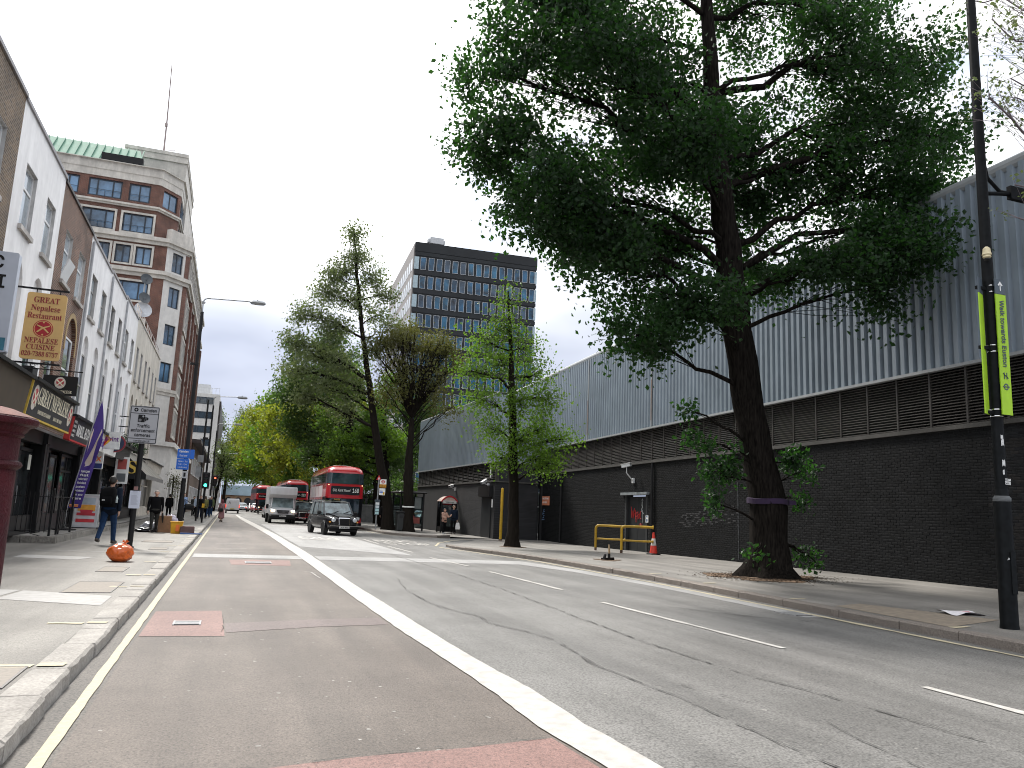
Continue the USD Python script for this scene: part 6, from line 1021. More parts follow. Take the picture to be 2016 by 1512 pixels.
# the bare-twigged tree at the top right corner, its trunk outside the picture
r_ = np.random.default_rng(91); bb = [(10.1 + 0.5 * r_.random(), 7.6 + r_.normal(0, 0.5), z, 0.7, 0.6, 0.5, 20) for z in (8.0, 8.7, 9.3, 9.9)] + [(11.0 + 0.5 * r_.random(), 7.8 + r_.normal(0, 0.5), z, 0.8, 0.7, 0.6, 26) for z in (7.6, 8.3, 8.9, 9.5, 10.1, 10.7)] + [(12.4, 8, z, 0.9, 0.9, 0.6, 10) for z in (8, 9.5, 11)] + [(14 + r_.normal(0, 1.2), 8.5 + r_.normal(0, 1.5), 11.5 + r_.random(), 1, 1, 0.8, 10) for _ in range(5)] + [(11.0, 8.2, 6.3, 0.5, 0.4, 0.25, 4), (11.1, 8.3, 6.9, 0.4, 0.4, 0.2, 3)]
tree('bare_tree', 'nearly bare tree whose twigs reach in at the top right corner', [(14.4, 8.6, 0.2, 0.28), (14.3, 8.5, 3, 0.22), (14.1, 8.4, 6.5, 0.16), (13.9, 8.4, 10, 0.06)], bb, LF_PALE, M('purple_grey_bark', (0.16, 0.13, 0.14), 0.8, vscale=9), 4, 0.06, 93, 0.05, limb_r=0.30, up=0.6, twig_r=0.006)
# potted greenery on the far left pavement and hanging baskets over the awning
hb = thing('hanging_plants', 'yellow and green planting hanging by the brick block entrance', 'plant', (-3.9, 62, 0.12)); lf = MB(); leaves(lf, np.array([(0.0, 0, 2.6), (0.1, 0.2, 2.9), (-0.2, 0.1, 2.4), (0.2, 0, 2.2), (0.1, 0.1, 1.6), (-0.1, 0.1, 3.1), (0.3, 0, 2.75)]), 60, 0.2, 0.1, r_)
build('leaves', lf, LF_OLIVE, hb); build('post', MB().tube([(0, 0.2, 0), (0, 0.2, 3)], 0.05, 6), BLACK, hb)
pt = []
for i in range(5):
    p = thing('window_planter', ('nearest', 'second nearest', 'middle', 'second farthest', 'farthest')[i] + ' dark trailing planter on the ledge above the awning', 'plant', (-5.45, 45.5 + i * 2.1, 4.15), group='planters along the ledge above the awning'); build('trough', MB().box(-0.12, -0.7, 0, 0.16, 0.7, 0.2), BLACK, p); lf = MB(); leaves(lf, np.column_stack([r_.normal(0.05, 0.1, 9), r_.uniform(-0.7, 0.7, 9), r_.normal(0.35, 0.15, 9)]), 24, 0.12, 0.08, r_); build('leaves', lf, LF_DARK, p)

# ------------------------------------------------------------------ vehicles (local frame: front at y = 0 facing -y, x to the right of the picture, z up)
TYRE = M('tyre_rubber', (0.018, 0.018, 0.018), 0.85)
RIM = M('wheel_rim', (0.3, 0.3, 0.31), 0.35, 0.7)
CABP = M('taxi_black', (0.008, 0.008, 0.01), 0.25, spec=0.5, coat=0.35, var=0.1)
CHROME = M('chrome', (0.75, 0.76, 0.78), 0.12, 1.0, var=0.02)
LAMP = M('headlamp_glass', (0.65, 0.68, 0.7), 0.08, 0.4, spec=0.9, var=0.05)
LAMPON = M('lit_headlamp', (0.9, 0.75, 0.5), 0.2, emit=((1.0, 0.72, 0.38), 0.7))
CARGL = M('car_glass', (0.045, 0.065, 0.075), 0.03, spec=1.0, var=0.3, vscale=1.5)
SCREEN = M('windscreen_glass', (0.15, 0.2, 0.22), 0.04, spec=1.0, var=0.35, vscale=2.2)
PLATE = M('number_plate', (0.72, 0.72, 0.7), 0.4)
VANW = M('van_white', (0.7, 0.71, 0.73), 0.3, coat=0.5, var=0.03, dirt=0.08)
TAIL = M('tail_lamp', (0.6, 0.02, 0.02), 0.2, emit=((1.0, 0.08, 0.04), 0.35))
PLAST = M('black_plastic', (0.012, 0.012, 0.013), 0.6, spec=0.3)

def wheel(par, x, y, r, w, side):
    prof = [(r * 0.62, -w / 2), (r * 0.95, -w / 2), (r, -w * 0.35), (r, w * 0.35), (r * 0.95, w / 2), (r * 0.62, w / 2)]
    def turn(m): v, f = m.get(); return np.column_stack([v[:, 2] + x, v[:, 0] + y, v[:, 1] + r]), f
    t = build('wheel', turn(MB().lathe(prof, 22)), TYRE, par)
    build('rim', turn(MB().lathe([(r * 0.62, -w * 0.46), (r * 0.58, -w * 0.30), (r * 0.2, -w * 0.2), (r * 0.2, w * 0.2), (r * 0.58, w * 0.30), (r * 0.62, w * 0.46)], 22)), RIM, t)
def rbox(x0, x1, y0, y1, z0, z1, r=0.03, rt=None):
    """Box with rounded upright edges and softened top and bottom edges."""
    hw, cx = (x1 - x0) / 2, (x0 + x1) / 2; r2 = rt or min(r, (z1 - z0) * 0.3); q = r2 * 0.6
    return MB().loft([rring(hw - q, y0 + q, y1 - q, z0, r, x=cx), rring(hw, y0, y1, z0 + r2, r, x=cx), rring(hw, y0, y1, z1 - r2, r, x=cx), rring(hw - q, y0 + q, y1 - q, z1, r, x=cx)])
def car_body(par, secs, mat, n=20, name='body'):
    """secs: (y, half width, bottom, top); each is a rounded cross-section."""
    rings = []; t = np.arange(n) * 2 * PI / n + PI / n
    for y, hw, zb, zt in secs:
        c, s = np.cos(t), np.sin(t); e = 0.42
        rings.append(np.column_stack([hw * np.sign(c) * np.abs(c) ** e, np.full(n, y), (zb + zt) / 2 + (zt - zb) / 2 * np.sign(s) * np.abs(s) ** e]))
    return build(name, MB().loft([r[::-1] for r in rings]), mat, par, smooth=40)
def cabin(par, levels, roof, glass, paint, posts=True):
    """levels: (z, half width, y0, y1) rings of the glasshouse; roof: rings above it."""
    build('windows', MB().loft([rring(hw, a, b, z, 0.16) for z, hw, a, b in levels]), glass, par, smooth=50)
    build('roof', MB().loft([rring(hw, a, b, z, 0.2) for z, hw, a, b in roof]), paint, par, smooth=50)
    if posts:
        (z0, h0, a0, b0), (z1, h1, a1, b1) = levels[0], levels[-1]
        for sx in (-1, 1):
            for f in posts: build('pillar', MB().bar((sx * (h0 - 0.01), lerp(a0, b0, f), z0), (sx * (h1 - 0.01), lerp(a1, b1, f), z1 + 0.03), 0.05, 0.09), paint, par)
            for (ya, yb) in ((a0 + 0.05, a1 + 0.05), (b0 - 0.05, b1 - 0.05)): build('pillar', MB().bar((sx * (h0 - 0.06), ya, z0), (sx * (h1 - 0.06), yb, z1 + 0.03), 0.07, 0.09), paint, par)

def taxi(label, loc, rz, plate='LA08 WBJ'):
    t = thing('taxi', label, 'taxi', loc, rz, group='black cabs')
    car_body(t, [(0.0, 0.50, 0.52, 0.86), (0.05, 0.66, 0.42, 0.93), (0.18, 0.78, 0.33, 0.98), (0.6, 0.85, 0.28, 1.04), (1.15, 0.875, 0.26, 1.10), (2.4, 0.89, 0.26, 1.12), (3.6, 0.89, 0.26, 1.11), (4.25, 0.86, 0.3, 1.07), (4.5, 0.8, 0.38, 1.0), (4.57, 0.7, 0.5, 0.9)], CABP)
    cabin(t, [(1.05, 0.845, 1.12, 4.3), (1.40, 0.80, 1.42, 4.18), (1.70, 0.735, 1.72, 4.0)], [(1.68, 0.745, 1.68, 4.03), (1.75, 0.72, 1.78, 3.96), (1.80, 0.62, 1.98, 3.8), (1.83, 0.42, 2.25, 3.5)], SCREEN, CABP, posts=(0.36, 0.68))
    build('bonnet', MB().loft([np.array([(sx * w, y, z) for sx, w in ((-1, w1), (-0.5, w1), (0, w1), (0.5, w1), (1, w1))] + [(sx * w1, y, z - 0.06) for sx in (1, 0, -1)]) for y, w1, z in ((0.04, 0.34, 0.98), (0.4, 0.46, 1.06), (1.18, 0.62, 1.13))]), CABP, t, smooth=40)
    g = build('grille', rbox(-0.31, 0.31, -0.075, 0.03, 0.50, 0.93, 0.05), CHROME, t)
    build('grille_slats', MB().box(-0.26, -0.085, 0.54, 0.26, -0.06, 0.88), BLACK, g)
    for k in range(6): build('slat', MB().box(-0.25, -0.092, 0.57 + 0.052 * k, 0.25, -0.082, 0.585 + 0.052 * k), PLAST, g)
    for sx in (-1, 1):
        h = MB().lathe([(0.09, 0), (0.115, 0.03), (0.115, 0.06), (0.1, 0.085), (0.05, 0.1)], 18); v, f = h.get(); build('headlight', (np.column_stack([v[:, 0] + sx * 0.57, -v[:, 2] + 0.02, v[:, 1] + 0.80]), f[:, ::-1]), LAMP, t, smooth=40)
        build('indicator', rbox(sx * 0.72 - 0.05, sx * 0.72 + 0.05, 0.02, 0.16, 0.66, 0.74), M('amber_lens', (0.7, 0.3, 0.03), 0.2), t)
        m = build('mirror', rbox(sx * 0.99 - 0.11, sx * 0.99 + 0.11, 1.30, 1.42, 1.06, 1.24, 0.05), PLAST, t); build('mirror_arm', MB().bar((sx * 0.8, 1.36, 1.1), (sx * 0.92, 1.36, 1.14), 0.05), PLAST, m)
        for y in (0.82, 3.70): wheel(t, sx * 0.78, y, 0.335, 0.22, sx); 
        for y in (0.82, 3.70):
            a = np.linspace(0, PI, 9); build('wheel_arch', MB().tube([(sx * 0.875, y + 0.39 * math.cos(q), 0.335 + 0.39 * math.sin(q)) for q in a], 0.035, 6), CABP, t)
        for y in (1.85, 2.95): build('door_handle', MB().bar((sx * 0.895, y, 0.98), (sx * 0.895, y + 0.2, 0.98), 0.03), CHROME, t)
    b = build('bumper', rbox(-0.84, 0.84, -0.10, 0.25, 0.36, 0.50, 0.12), PLAST, t); build('bumper_trim', MB().bar((-0.76, -0.105, 0.50), (0.76, -0.105, 0.50), 0.03), CHROME, b)
    build('apron', rbox(-0.74, 0.74, -0.02, 0.2, 0.2, 0.37, 0.08), PLAST, t)
    p = build('number_plate', MB().box(-0.27, -0.125, 0.37, 0.27, -0.105, 0.48), PLATE, t); FP_ = Fr((0, -0.125, 0), (1, 0, 0)); text(plate, FP_, 0, 0.39, 0.072, BLACK, p, width=0.46, bold=True, lift=0.002, world=False)
    s = build('taxi_sign', rbox(-0.27, 0.27, 1.72, 1.86, 1.80, 1.95, 0.05), PLAST, t); text('TAXI', Fr((0, 1.715, 0), (1, 0, 0)), 0, 1.84, 0.07, M('amber_letters', (0.5, 0.28, 0.05), 0.5), s, width=0.34, bold=True, lift=0.002, world=False)
    for x in (-0.35, 0.25): build('wiper', MB().bar((x, 1.10, 1.13), (x + 0.42, 1.32, 1.27), 0.025), BLACK, t)
    build('cowl', rbox(-0.7, 0.7, 1.02, 1.2, 1.06, 1.13, 0.05), PLAST, t)
    return t
tx = taxi('black London cab nearest the camera, driving in front of the red bus', (5.78, 42.05, 0), math.radians(8.5))
taxi('second black cab half hidden between the white van and the red bus', (5.75, 66.5, 0), math.radians(3), 'LK07 EDT')

# ---- the white box van with its lights on
v = thing('box_van', 'white box van with its headlamps on, ahead of the second black cab', 'van', (4.08, 64.5, 0), math.radians(1))
build('cargo_box', rbox(-1.05, 1.05, 1.55, 5.6, 0.75, 2.86, 0.06), VANW, v)
build('luton_head', MB().loft([rring(1.05, 1.05, 1.6, 1.98, 0.06), rring(1.05, 0.66, 1.6, 2.25, 0.08), rring(1.05, 0.60, 1.6, 2.75, 0.1), rring(1.0, 0.70, 1.6, 2.86, 0.1)]), VANW, v, smooth=30)
car_body(v, [(0.0, 0.72, 0.55, 0.95), (0.08, 0.88, 0.42, 1.08), (0.5, 0.97, 0.36, 1.20), (0.9, 0.985, 0.35, 1.26), (1.6, 0.985, 0.4, 1.26)], VANW)
build('windscreen', MB().loft([rring(0.9, 0.72, 1.6, 1.2, 0.1), rring(0.84, 1.02, 1.6, 1.8, 0.1), rring(0.82, 1.08, 1.6, 1.98, 0.1)]), SCREEN, v, smooth=40)
for sx in (-1, 1):
    build('windscreen_pillar', MB().bar((sx * 0.88, 0.76, 1.2), (sx * 0.81, 1.08, 1.98), 0.07, 0.07), VANW, v)
    build('headlight', rbox(sx * 0.76 - 0.15, sx * 0.76 + 0.15, -0.02, 0.2, 0.86, 1.06, 0.05), LAMPON if True else LAMP, v)
    build('mirror', rbox(sx * 1.16 - 0.1, sx * 1.16 + 0.1, 0.82, 0.95, 1.12, 1.46, 0.04), PLAST, v)
    for y in (0.75, 4.4): wheel(v, sx * 0.9, y, 0.36, 0.24, sx)
build('bumper', rbox(-0.99, 0.99, -0.08, 0.4, 0.3, 0.68, 0.14), PLAST, v)
g = build('grille', MB().loft([np.array([(-0.5, y, 1.04), (-0.38, y, 0.78), (0.38, y, 0.78), (0.5, y, 1.04)])[::-1] for y in (-0.055, 0.1)]), BLACK, v)
for k in range(3): build('slat', MB().box(-0.42, -0.07, 0.84 + 0.065 * k, 0.42, -0.055, 0.862 + 0.065 * k), M('grey_slat', (0.2, 0.2, 0.21), 0.4), g)
m = MB(); t = np.linspace(0, 2 * PI, 20); m.tube([(0.09 * math.cos(q), -0.08, 0.92 + 0.09 * math.sin(q)) for q in t], 0.012, 5)
for q in (PI / 2, PI / 2 + 2.094, PI / 2 + 4.189): m.bar((0, -0.08, 0.92), (0.09 * math.cos(q), -0.08, 0.92 + 0.09 * math.sin(q)), 0.016)
build('badge', m, CHROME, g)
p = build('number_plate', MB().box(-0.26, -0.095, 0.52, 0.26, -0.08, 0.63), PLATE, v); text('YN64 AKX', Fr((0, -0.095, 0), (1, 0, 0)), 0, 0.54, 0.07, BLACK, p, width=0.44, bold=True, lift=0.002, world=False)

# ---- the double-decker buses
BUSR = M('bus_red', (0.45, 0.012, 0.022), 0.22, spec=0.6, coat=0.8, var=0.05)
BUSG = M('bus_glass', (0.02, 0.035, 0.045), 0.03, spec=1.0, var=0.4, vscale=0.8)
BUSK = M('bus_front_black', (0.008, 0.009, 0.011), 0.2, spec=0.5)
AD = M('pale_advert', (0.62, 0.55, 0.56), 0.4, var=0.08, vscale=1.2)
LED = M('destination_letters', (0.8, 0.82, 0.78), 0.5, var=0.02)
def bus(label, loc, rz, number='168', dest='Old Kent Road', ad=True):
    b = thing('bus', label, 'bus', loc, rz, group='red double-decker buses'); H = 1.26; Lb = 10.8
    build('body', MB().loft([rring(H - 0.05, 0.10, Lb, 0.28, 0.30), rring(H, 0.03, Lb, 0.5, 0.32), rring(H, 0.0, Lb, 2.1, 0.34), rring(H, 0.02, Lb, 3.0, 0.36), rring(H - 0.03, 0.12, Lb, 3.75, 0.4), rring(H - 0.09, 0.25, Lb - 0.05, 4.0, 0.5), rring(H - 0.25, 0.6, Lb - 0.2, 4.2, 0.6), rring(H - 0.55, 1.2, Lb - 0.6, 4.28, 0.6)]), BUSR, b, smooth=35)
    # upper front window, wrapped round the corners
    def band(z0, z1, ylo, yhi, off, depth_y, nm, mat, w0=H, w1=H, rr=0.36):
        def half(z, y, hw): q = rring(hw + off, y - off, 6.0, z, rr + off, 8); return q
        A, B = half(z0, ylo, w0), half(z1, yhi, w1); k = [i for i in range(len(A)) if A[i, 1] < depth_y]; k = sorted(k, key=lambda i: math.atan2(A[i, 0], -(A[i, 1] - 6)))
        ends0 = [np.array([-(w0 + off), depth_y, z0])] + [A[i] for i in k] + [np.array([w0 + off, depth_y, z0])]; ends1 = [np.array([-(w1 + off), depth_y, z1])] + [B[i] for i in k] + [np.array([w1 + off, depth_y, z1])]
        V = np.array(ends0 + ends1); n = len(ends0); return build(nm, MB().add(V, [(i, i + 1, n + i + 1, n + i) for i in range(n - 1)]), mat, b, smooth=60)
    band(3.02, 3.74, 0.02, 0.12, 0.012, 0.75, 'upper_windscreen', BUSG, H, H - 0.03)
    band(0.95, 2.10, 0.0, 0.0, 0.010, 0.5, 'lower_front', BUSK); band(0.40, 0.95, 0.06, 0.0, 0.012, 0.5, 'front_panel', BUSK)
    build('windscreen', MB().box(-1.0, -0.022, 1.05, 0.98, -0.012, 2.0), BUSG, b)
    build('eyebrow', MB().loft([rring(H + 0.02, -0.05, 0.6, 2.06, 0.34), rring(H + 0.02, -0.06, 0.6, 2.16, 0.34)]), BUSR, b)
    d = build('destination_box', MB().ext(sbox(-0.95, 2.3, 0.98, 2.86).buffer(-0.05).buffer(0.05), Fr((0, -0.012, 0), (1, 0, 0)), -0.06, 0.012), BUSK, b)
    FD_ = Fr((0, 0.0, 0), (1, 0, 0)); text(number, FD_, 0.70, 2.46, 0.27, LED, d, width=0.42, bold=True, lift=0.03, world=False); text(dest, FD_, -0.25, 2.5, 0.17, LED, d, width=1.15, lift=0.03, world=False)
    for sx in (-1, 1):
        build('marker_lamp', MB().lathe([(0.02, 0), (0.04, 0.02), (0.02, 0.04)], 10, (sx * 1.12, -0.03, 2.92)), LAMPON, b)
        build('headlight', rbox(sx * 0.98 - 0.12, sx * 0.98 + 0.12, -0.03, 0.08, 0.62, 0.82, 0.04), LAMP, b)
        build('mirror', rbox(sx * 1.42 - 0.08, sx * 1.42 + 0.08, -0.25, -0.12, 1.75, 2.1, 0.04), PLAST, b); build('mirror_arm', MB().bar((sx * 1.2, 0.05, 2.12), (sx * 1.42, -0.18, 2.1), 0.04), PLAST, b)
        for i in range(6): y0 = 0.95 + 1.6 * i; build('upper_window', MB().box(sx * (H - 0.02), y0, 3.06, sx * (H + 0.012), y0 + 1.5, 3.70), BUSG, b)
        for i in range(6): y0 = 0.9 + 1.6 * i; build('lower_window', MB().box(sx * (H - 0.02), y0, 1.15, sx * (H + 0.012), y0 + 1.5, 1.95), BUSG, b)
        for y in (2.6, 8.4): wheel(b, sx * 1.08, y, 0.48, 0.3, sx)
        if ad:
            a = build('advert_panel', MB().box(sx * H, 2.2, 2.12, sx * (H + 0.012), 9.8, 2.9), AD, b); build('advert_frame', MB().box(sx * (H + 0.013), 4.4, 2.16, sx * (H + 0.018), 4.5, 3.0).box(sx * (H + 0.013), 6.3, 2.16, sx * (H + 0.018), 6.4, 3.0).box(sx * (H + 0.013), 4.4, 2.9, sx * (H + 0.018), 6.4, 3.0), BUSR, a)
    p = build('number_plate', MB().box(-0.26, -0.035, 0.42, 0.26, -0.02, 0.53), PLATE, b); build('wiper', MB().bar((-0.6, -0.04, 1.1), (0.1, -0.04, 1.7), 0.03).bar((0.7, -0.04, 1.1), (0.2, -0.04, 1.6), 0.03), BLACK, b)
    build('bumper', MB().loft([rring(H + 0.01, -0.03, 0.6, 0.26, 0.3), rring(H + 0.015, -0.04, 0.6, 0.42, 0.32)]), BUSK, b)
    build('roof_pod', rbox(-0.6, 0.6, 2.0, 5.0, 4.24, 4.34, 0.1), M('pale_roof_pod', (0.6, 0.55, 0.5), 0.5), b)
    return b
B1 = bus('nearest red double-decker bus, route 168, standing behind the black cab', (7.34, 54.0, 0), math.radians(0.3))
bus('red double-decker glimpsed between the white box van and the nearest bus', (7.2, 92, 0), math.radians(3), '253', 'Euston', False)
bus('red double-decker coming on far down the road, left of the white box van', (5.2, 128, 0), math.radians(3), '59', 'Euston', False)

# ---- other traffic
def small_van(label, loc, rz):
    t = thing('delivery_van', label, 'van', loc, rz)
    build('body', MB().loft([rring(0.82, 0.0, 4.3, 0.3, 0.12), rring(0.88, -0.03, 4.3, 0.6, 0.14), rring(0.88, 0.0, 4.2, 1.25, 0.14), rring(0.83, 0.03, 3.6, 1.75, 0.18), rring(0.74, 0.1, 3.3, 1.95, 0.2)]), VANW, t, smooth=35)
    build('rear_door', MB().box(-0.80, -0.035, 0.5, -0.01, -0.005, 1.72).box(0.01, -0.035, 0.5, 0.80, -0.005, 1.72), VANW, t)
    text('A', Fr((0, -0.036, 0), (1, 0, 0)), -0.4, 1.25, 0.32, BLACK, t, lift=0.002, world=False)
    for sx in (-1, 1):
        build('tail_light', MB().box(sx * 0.86 - 0.06, -0.05, 0.75, sx * 0.86 + 0.06, 0.04, 1.15), TAIL, t)
        for y in (0.8, 3.5): wheel(t, sx * 0.76, y, 0.31, 0.2, sx)
    build('bumper', rbox(-0.88, 0.88, -0.09, 0.2, 0.32, 0.5, 0.08), PLAST, t); build('number_plate', MB().box(-0.26, -0.1, 0.56, 0.26, -0.04, 0.66), M('yellow_plate', (0.6, 0.5, 0.1), 0.4), t)
small_van('white delivery van seen from behind with red tail lights', (0.55, 112, 0), 0)
def car(label, loc, rz, paint, rear=False):
    t = thing('car', label, 'car', loc, rz)
    car_body(t, [(0.0, 0.6, 0.4, 0.72), (0.1, 0.78, 0.3, 0.82), (0.6, 0.86, 0.24, 0.92), (1.4, 0.89, 0.22, 0.98), (3.2, 0.89, 0.22, 1.0), (4.0, 0.85, 0.26, 0.96), (4.25, 0.7, 0.36, 0.85)], paint)
    cabin(t, [(0.92, 0.80, 1.1, 4.0), (1.35, 0.64, 1.85, 3.5)], [(1.34, 0.65, 1.83, 3.52), (1.42, 0.58, 2.0, 3.35), (1.46, 0.4, 2.2, 3.1)], CARGL, paint, posts=(0.5,))
    for sx in (-1, 1):
        build('tail_light' if rear else 'headlight', rbox(sx * 0.62 - 0.12, sx * 0.62 + 0.12, -0.01, 0.16, 0.6, 0.74, 0.04), TAIL if rear else LAMP, t)
        build('mirror', rbox(sx * 0.98 - 0.08, sx * 0.98 + 0.08, 1.4, 1.5, 0.95, 1.07, 0.03), paint, t)
        for y in (0.8, 3.4): wheel(t, sx * 0.78, y, 0.31, 0.2, sx)
    build('bumper', rbox(-0.8, 0.8, -0.06, 0.3, 0.26, 0.42, 0.1), PLAST, t); build('number_plate', MB().box(-0.26, -0.07, 0.42, 0.26, -0.03, 0.52), PLATE, t)
car('silver car coming on behind the white box van', (4.5, 86, 0), math.radians(2), M('silver_paint', (0.5, 0.52, 0.55), 0.25, 0.5, coat=0.5))
car('pale blue-grey car waiting far ahead to the right of the delivery van', (2.2, 138, 0), 0, M('blue_grey_paint', (0.33, 0.38, 0.44), 0.25, 0.4, coat=0.5), True)
car('pale car with red lights far ahead, rightmost of the waiting cars', (4.1, 142, 0), 0, M('pale_car_paint', (0.6, 0.55, 0.54), 0.3, 0.2, coat=0.5), True)
mb_ = thing('motorcycle', 'dark motorcycle and rider far ahead beside the distant bus', 'motorcycle', (3.9, 112, 0))
build('frame', MB().tube([(0, 0, 0.35), (0, 0.5, 0.8), (0, 1.2, 0.85), (0, 1.6, 0.4)], 0.1, 8).tube([(-0.35, 0.35, 1.05), (0.35, 0.35, 1.05)], 0.03, 6), BLACK, mb_)
for y in (0, 1.55): wheel(mb_, 0, y, 0.32, 0.12, 1)
build('headlight', MB().lathe([(0.02, -0.02), (0.08, 0), (0.08, 0.1)], 10, (0, 0.3, 0.9)), LAMPON, mb_)

# ------------------------------------------------------------------ street furniture, right side
GREENBLK = M('lamp_post_paint', (0.006, 0.007, 0.008), 0.55, spec=0.12, var=0.25, vscale=12, bump=0.15)
LIME = M('lime_banner', (0.36, 0.6, 0.02), 0.55, var=0.06, dirt=0.15); SLATE = M('slate_panel', (0.06, 0.08, 0.1), 0.5)
zl = pave_z(10.88, 8.68)
lpst = thing('lamp_post', 'tall black lamp post with lime green wayfinding banners at the right edge', 'lamp post', (10.9, 8.68, zl))
build('shaft', MB().tube([(0, 0, 2.0), (-0.02, 0, 6), (-0.03, 0, 10.0), (-0.03, 0, 11.2)], [0.085, 0.08, 0.07, 0.066], 20), GREENBLK, lpst, smooth=40)
build('base', MB().lathe([(0.135, -0.1), (0.13, 0.0), (0.122, 0.06), (0.118, 1.75), (0.12, 1.78), (0.116, 1.85), (0.1, 1.9), (0.086, 2.02)], 24), GREENBLK, lpst, smooth=40)
build('collar', MB().lathe([(0.112, 1.83), (0.124, 1.85), (0.12, 1.89), (0.098, 1.92)], 24), M('grey_collar', (0.09, 0.095, 0.1), 0.5), lpst, smooth=40)
build('access_door', MB().box(-0.05, -0.127, 0.5, 0.05, -0.108, 1.1), GREENBLK, lpst)
bk = MB()
for z in (5.15, 4.2, 3.2): bk.lathe([(0.084, z), (0.089, z + 0.01), (0.089, z + 0.04), (0.084, z + 0.05)], 18).lathe([(0.084, z - 0.1), (0.089, z - 0.09), (0.089, z - 0.06), (0.084, z - 0.05)], 18).box(-0.28, -0.02, z - 0.05, 0.28, 0.02, z)
build('banner_bracket', bk, GREENBLK, lpst); cl_ = MB()
for z in (5.15, 5.05, 4.2, 4.1, 3.2, 3.1): cl_.lathe([(0.09, z + 0.012), (0.094, z + 0.02), (0.09, z + 0.03)], 18)
build('steel_clip', cl_, CHROME, lpst)
FBn = Fr((-0.03, -0.12, 0), (0.97, 0.0, 0))
p = build('banner_head', MB().fbox(FBn, 0.0, 0.215, 5.03, 5.27, -0.015, 0.0), SLATE, lpst)
a_ = MB().fbox(FBn, 0.10, 0.117, 5.08, 5.2, 0.002, 0.004).ext(Polygon([(0.108, 5.235), (0.058, 5.175), (0.075, 5.16), (0.108, 5.2), (0.142, 5.16), (0.159, 5.175)]), FBn, 0.002, 0.004); build('arrow', a_, WHITE, p)
p = build('banner', MB().fbox(FBn, 0.0, 0.215, 3.14, 5.025, -0.015, 0.0), LIME, lpst)
FBt = Fr(FBn.P(0.075, 4.93), (0, 0, -1), FBn.u); text('Walk towards Euston', FBt, 0.0, 0.0, 0.085, SLATE, p, width=1.05, align='l', bold=True, lift=0.002, world=False)
FB2 = Fr(FBn.P(0.108, 3.68), (1, 0, 0), (0, 0, 1)); ico = MB()
for o in (0.025, -0.025): ico.fbox(FBt, 1.14 + 0.0, 1.24, 0.033 + o - 0.009, 0.033 + o + 0.009, 0.002, 0.004)
ico.bar(FBt.P(1.15, -0.02, 0.003), FBt.P(1.2, 0.033, 0.003), 0.016, 0.003).bar(FBt.P(1.18, 0.033, 0.003), FBt.P(1.23, 0.085, 0.003), 0.016, 0.003)
ico.ext(Point(1.36, 0.033).buffer(0.05).difference(Point(1.36, 0.033).buffer(0.032)), FBt, 0.002, 0.004).fbox(FBt, 1.352, 1.368, -0.035, 0.10, 0.0045, 0.006); build('symbol', ico, SLATE, p)
FBl = Fr((-0.12, 0.03, 0), (-0.90, -0.43, 0)); build('banner_head', MB().fbox(FBl, 0.0, 0.215, 5.03, 5.27, -0.008, 0.008), SLATE, lpst); build('banner', MB().fbox(FBl, 0.0, 0.215, 3.14, 5.025, -0.008, 0.008), LIME, lpst)
arm = build('arm', MB().tube([(0.0, 0, 6.72), (0.5, 0, 6.8), (1.2, 0, 6.92)], 0.035, 8).tube([(0.02, 0, 7.35), (0.1, 0, 7.0), (0.35, 0, 6.82), (0.6, 0, 6.82)], 0.03, 8), GREENBLK, lpst, smooth=50)
build('sign_back', MB().box(0.55, -0.05, 6.72, 1.5, 0.03, 6.94), GREENBLK, arm)
r_ = np.random.default_rng(17); TORN = M('torn_paper', (0.6, 0.6, 0.6), 0.8, var=0.2, vscale=30)
for z, h, w in ((2.75, 0.09, 0.04), (2.66, 0.12, 0.05), (2.35, 0.12, 0.05), (2.22, 0.1, 0.03)):
    a = np.radians(np.linspace(-120, -120 + w * 600, 5)); V = [(0.0875 * math.cos(q), 0.0875 * math.sin(q), z + dz) for q in a for dz in (r_.uniform(0, 0.03), h - r_.uniform(0, 0.03))]; build('torn_sticker', MB().add(V, [(2 * i, 2 * i + 2, 2 * i + 3, 2 * i + 1) for i in range(4)]), TORN, lpst)
for z, h, a0, a1 in ((1.25, 0.13, -45, -15), (1.1, 0.1, -40, -20), (0.98, 0.03, -130, -115)):
    a = np.radians(np.linspace(a0, a1, 5)); V = [(0.123 * math.cos(q), 0.123 * math.sin(q), z + dz) for q in a for dz in (r_.uniform(0, 0.05), h - r_.uniform(0, 0.04))]; build('torn_sticker', MB().add(V, [(2 * i, 2 * i + 2, 2 * i + 3, 2 * i + 1) for i in range(4)]), TORN, lpst)
FST = Fr((0, -0.089, 0), (1, 0, 0)); build('sticker', MB().fbox(FST, -0.03, 0.085, 2.12, 2.135, 0, 0.003), WHITE, lpst); text('TEAM', FST, 0.03, 2.145, 0.03, WHITE, lpst, bold=True, lift=0.0, world=False); text('CLUB', FST, 0.03, 2.085, 0.03, WHITE, lpst, bold=True, lift=0.0, world=False)
sc = thing('security_camera', 'small cream lantern-shaped camera on the right-hand lamp post', 'camera', (10.74, 8.56, 5.72)); build('housing', MB().lathe([(0.03, 0.0), (0.06, 0.02), (0.055, 0.05), (0.07, 0.06), (0.06, 0.09), (0.05, 0.16), (0.02, 0.19)], 14), M('cream_plastic', (0.6, 0.52, 0.33), 0.5), sc); build('lens', MB().lathe([(0.02, -0.04), (0.045, -0.02), (0.045, 0)], 12), BLACK, sc); build('bracket', MB().bar((0, 0, 0.14), (0.09, 0.07, 0.18), 0.03), GREENBLK, sc)
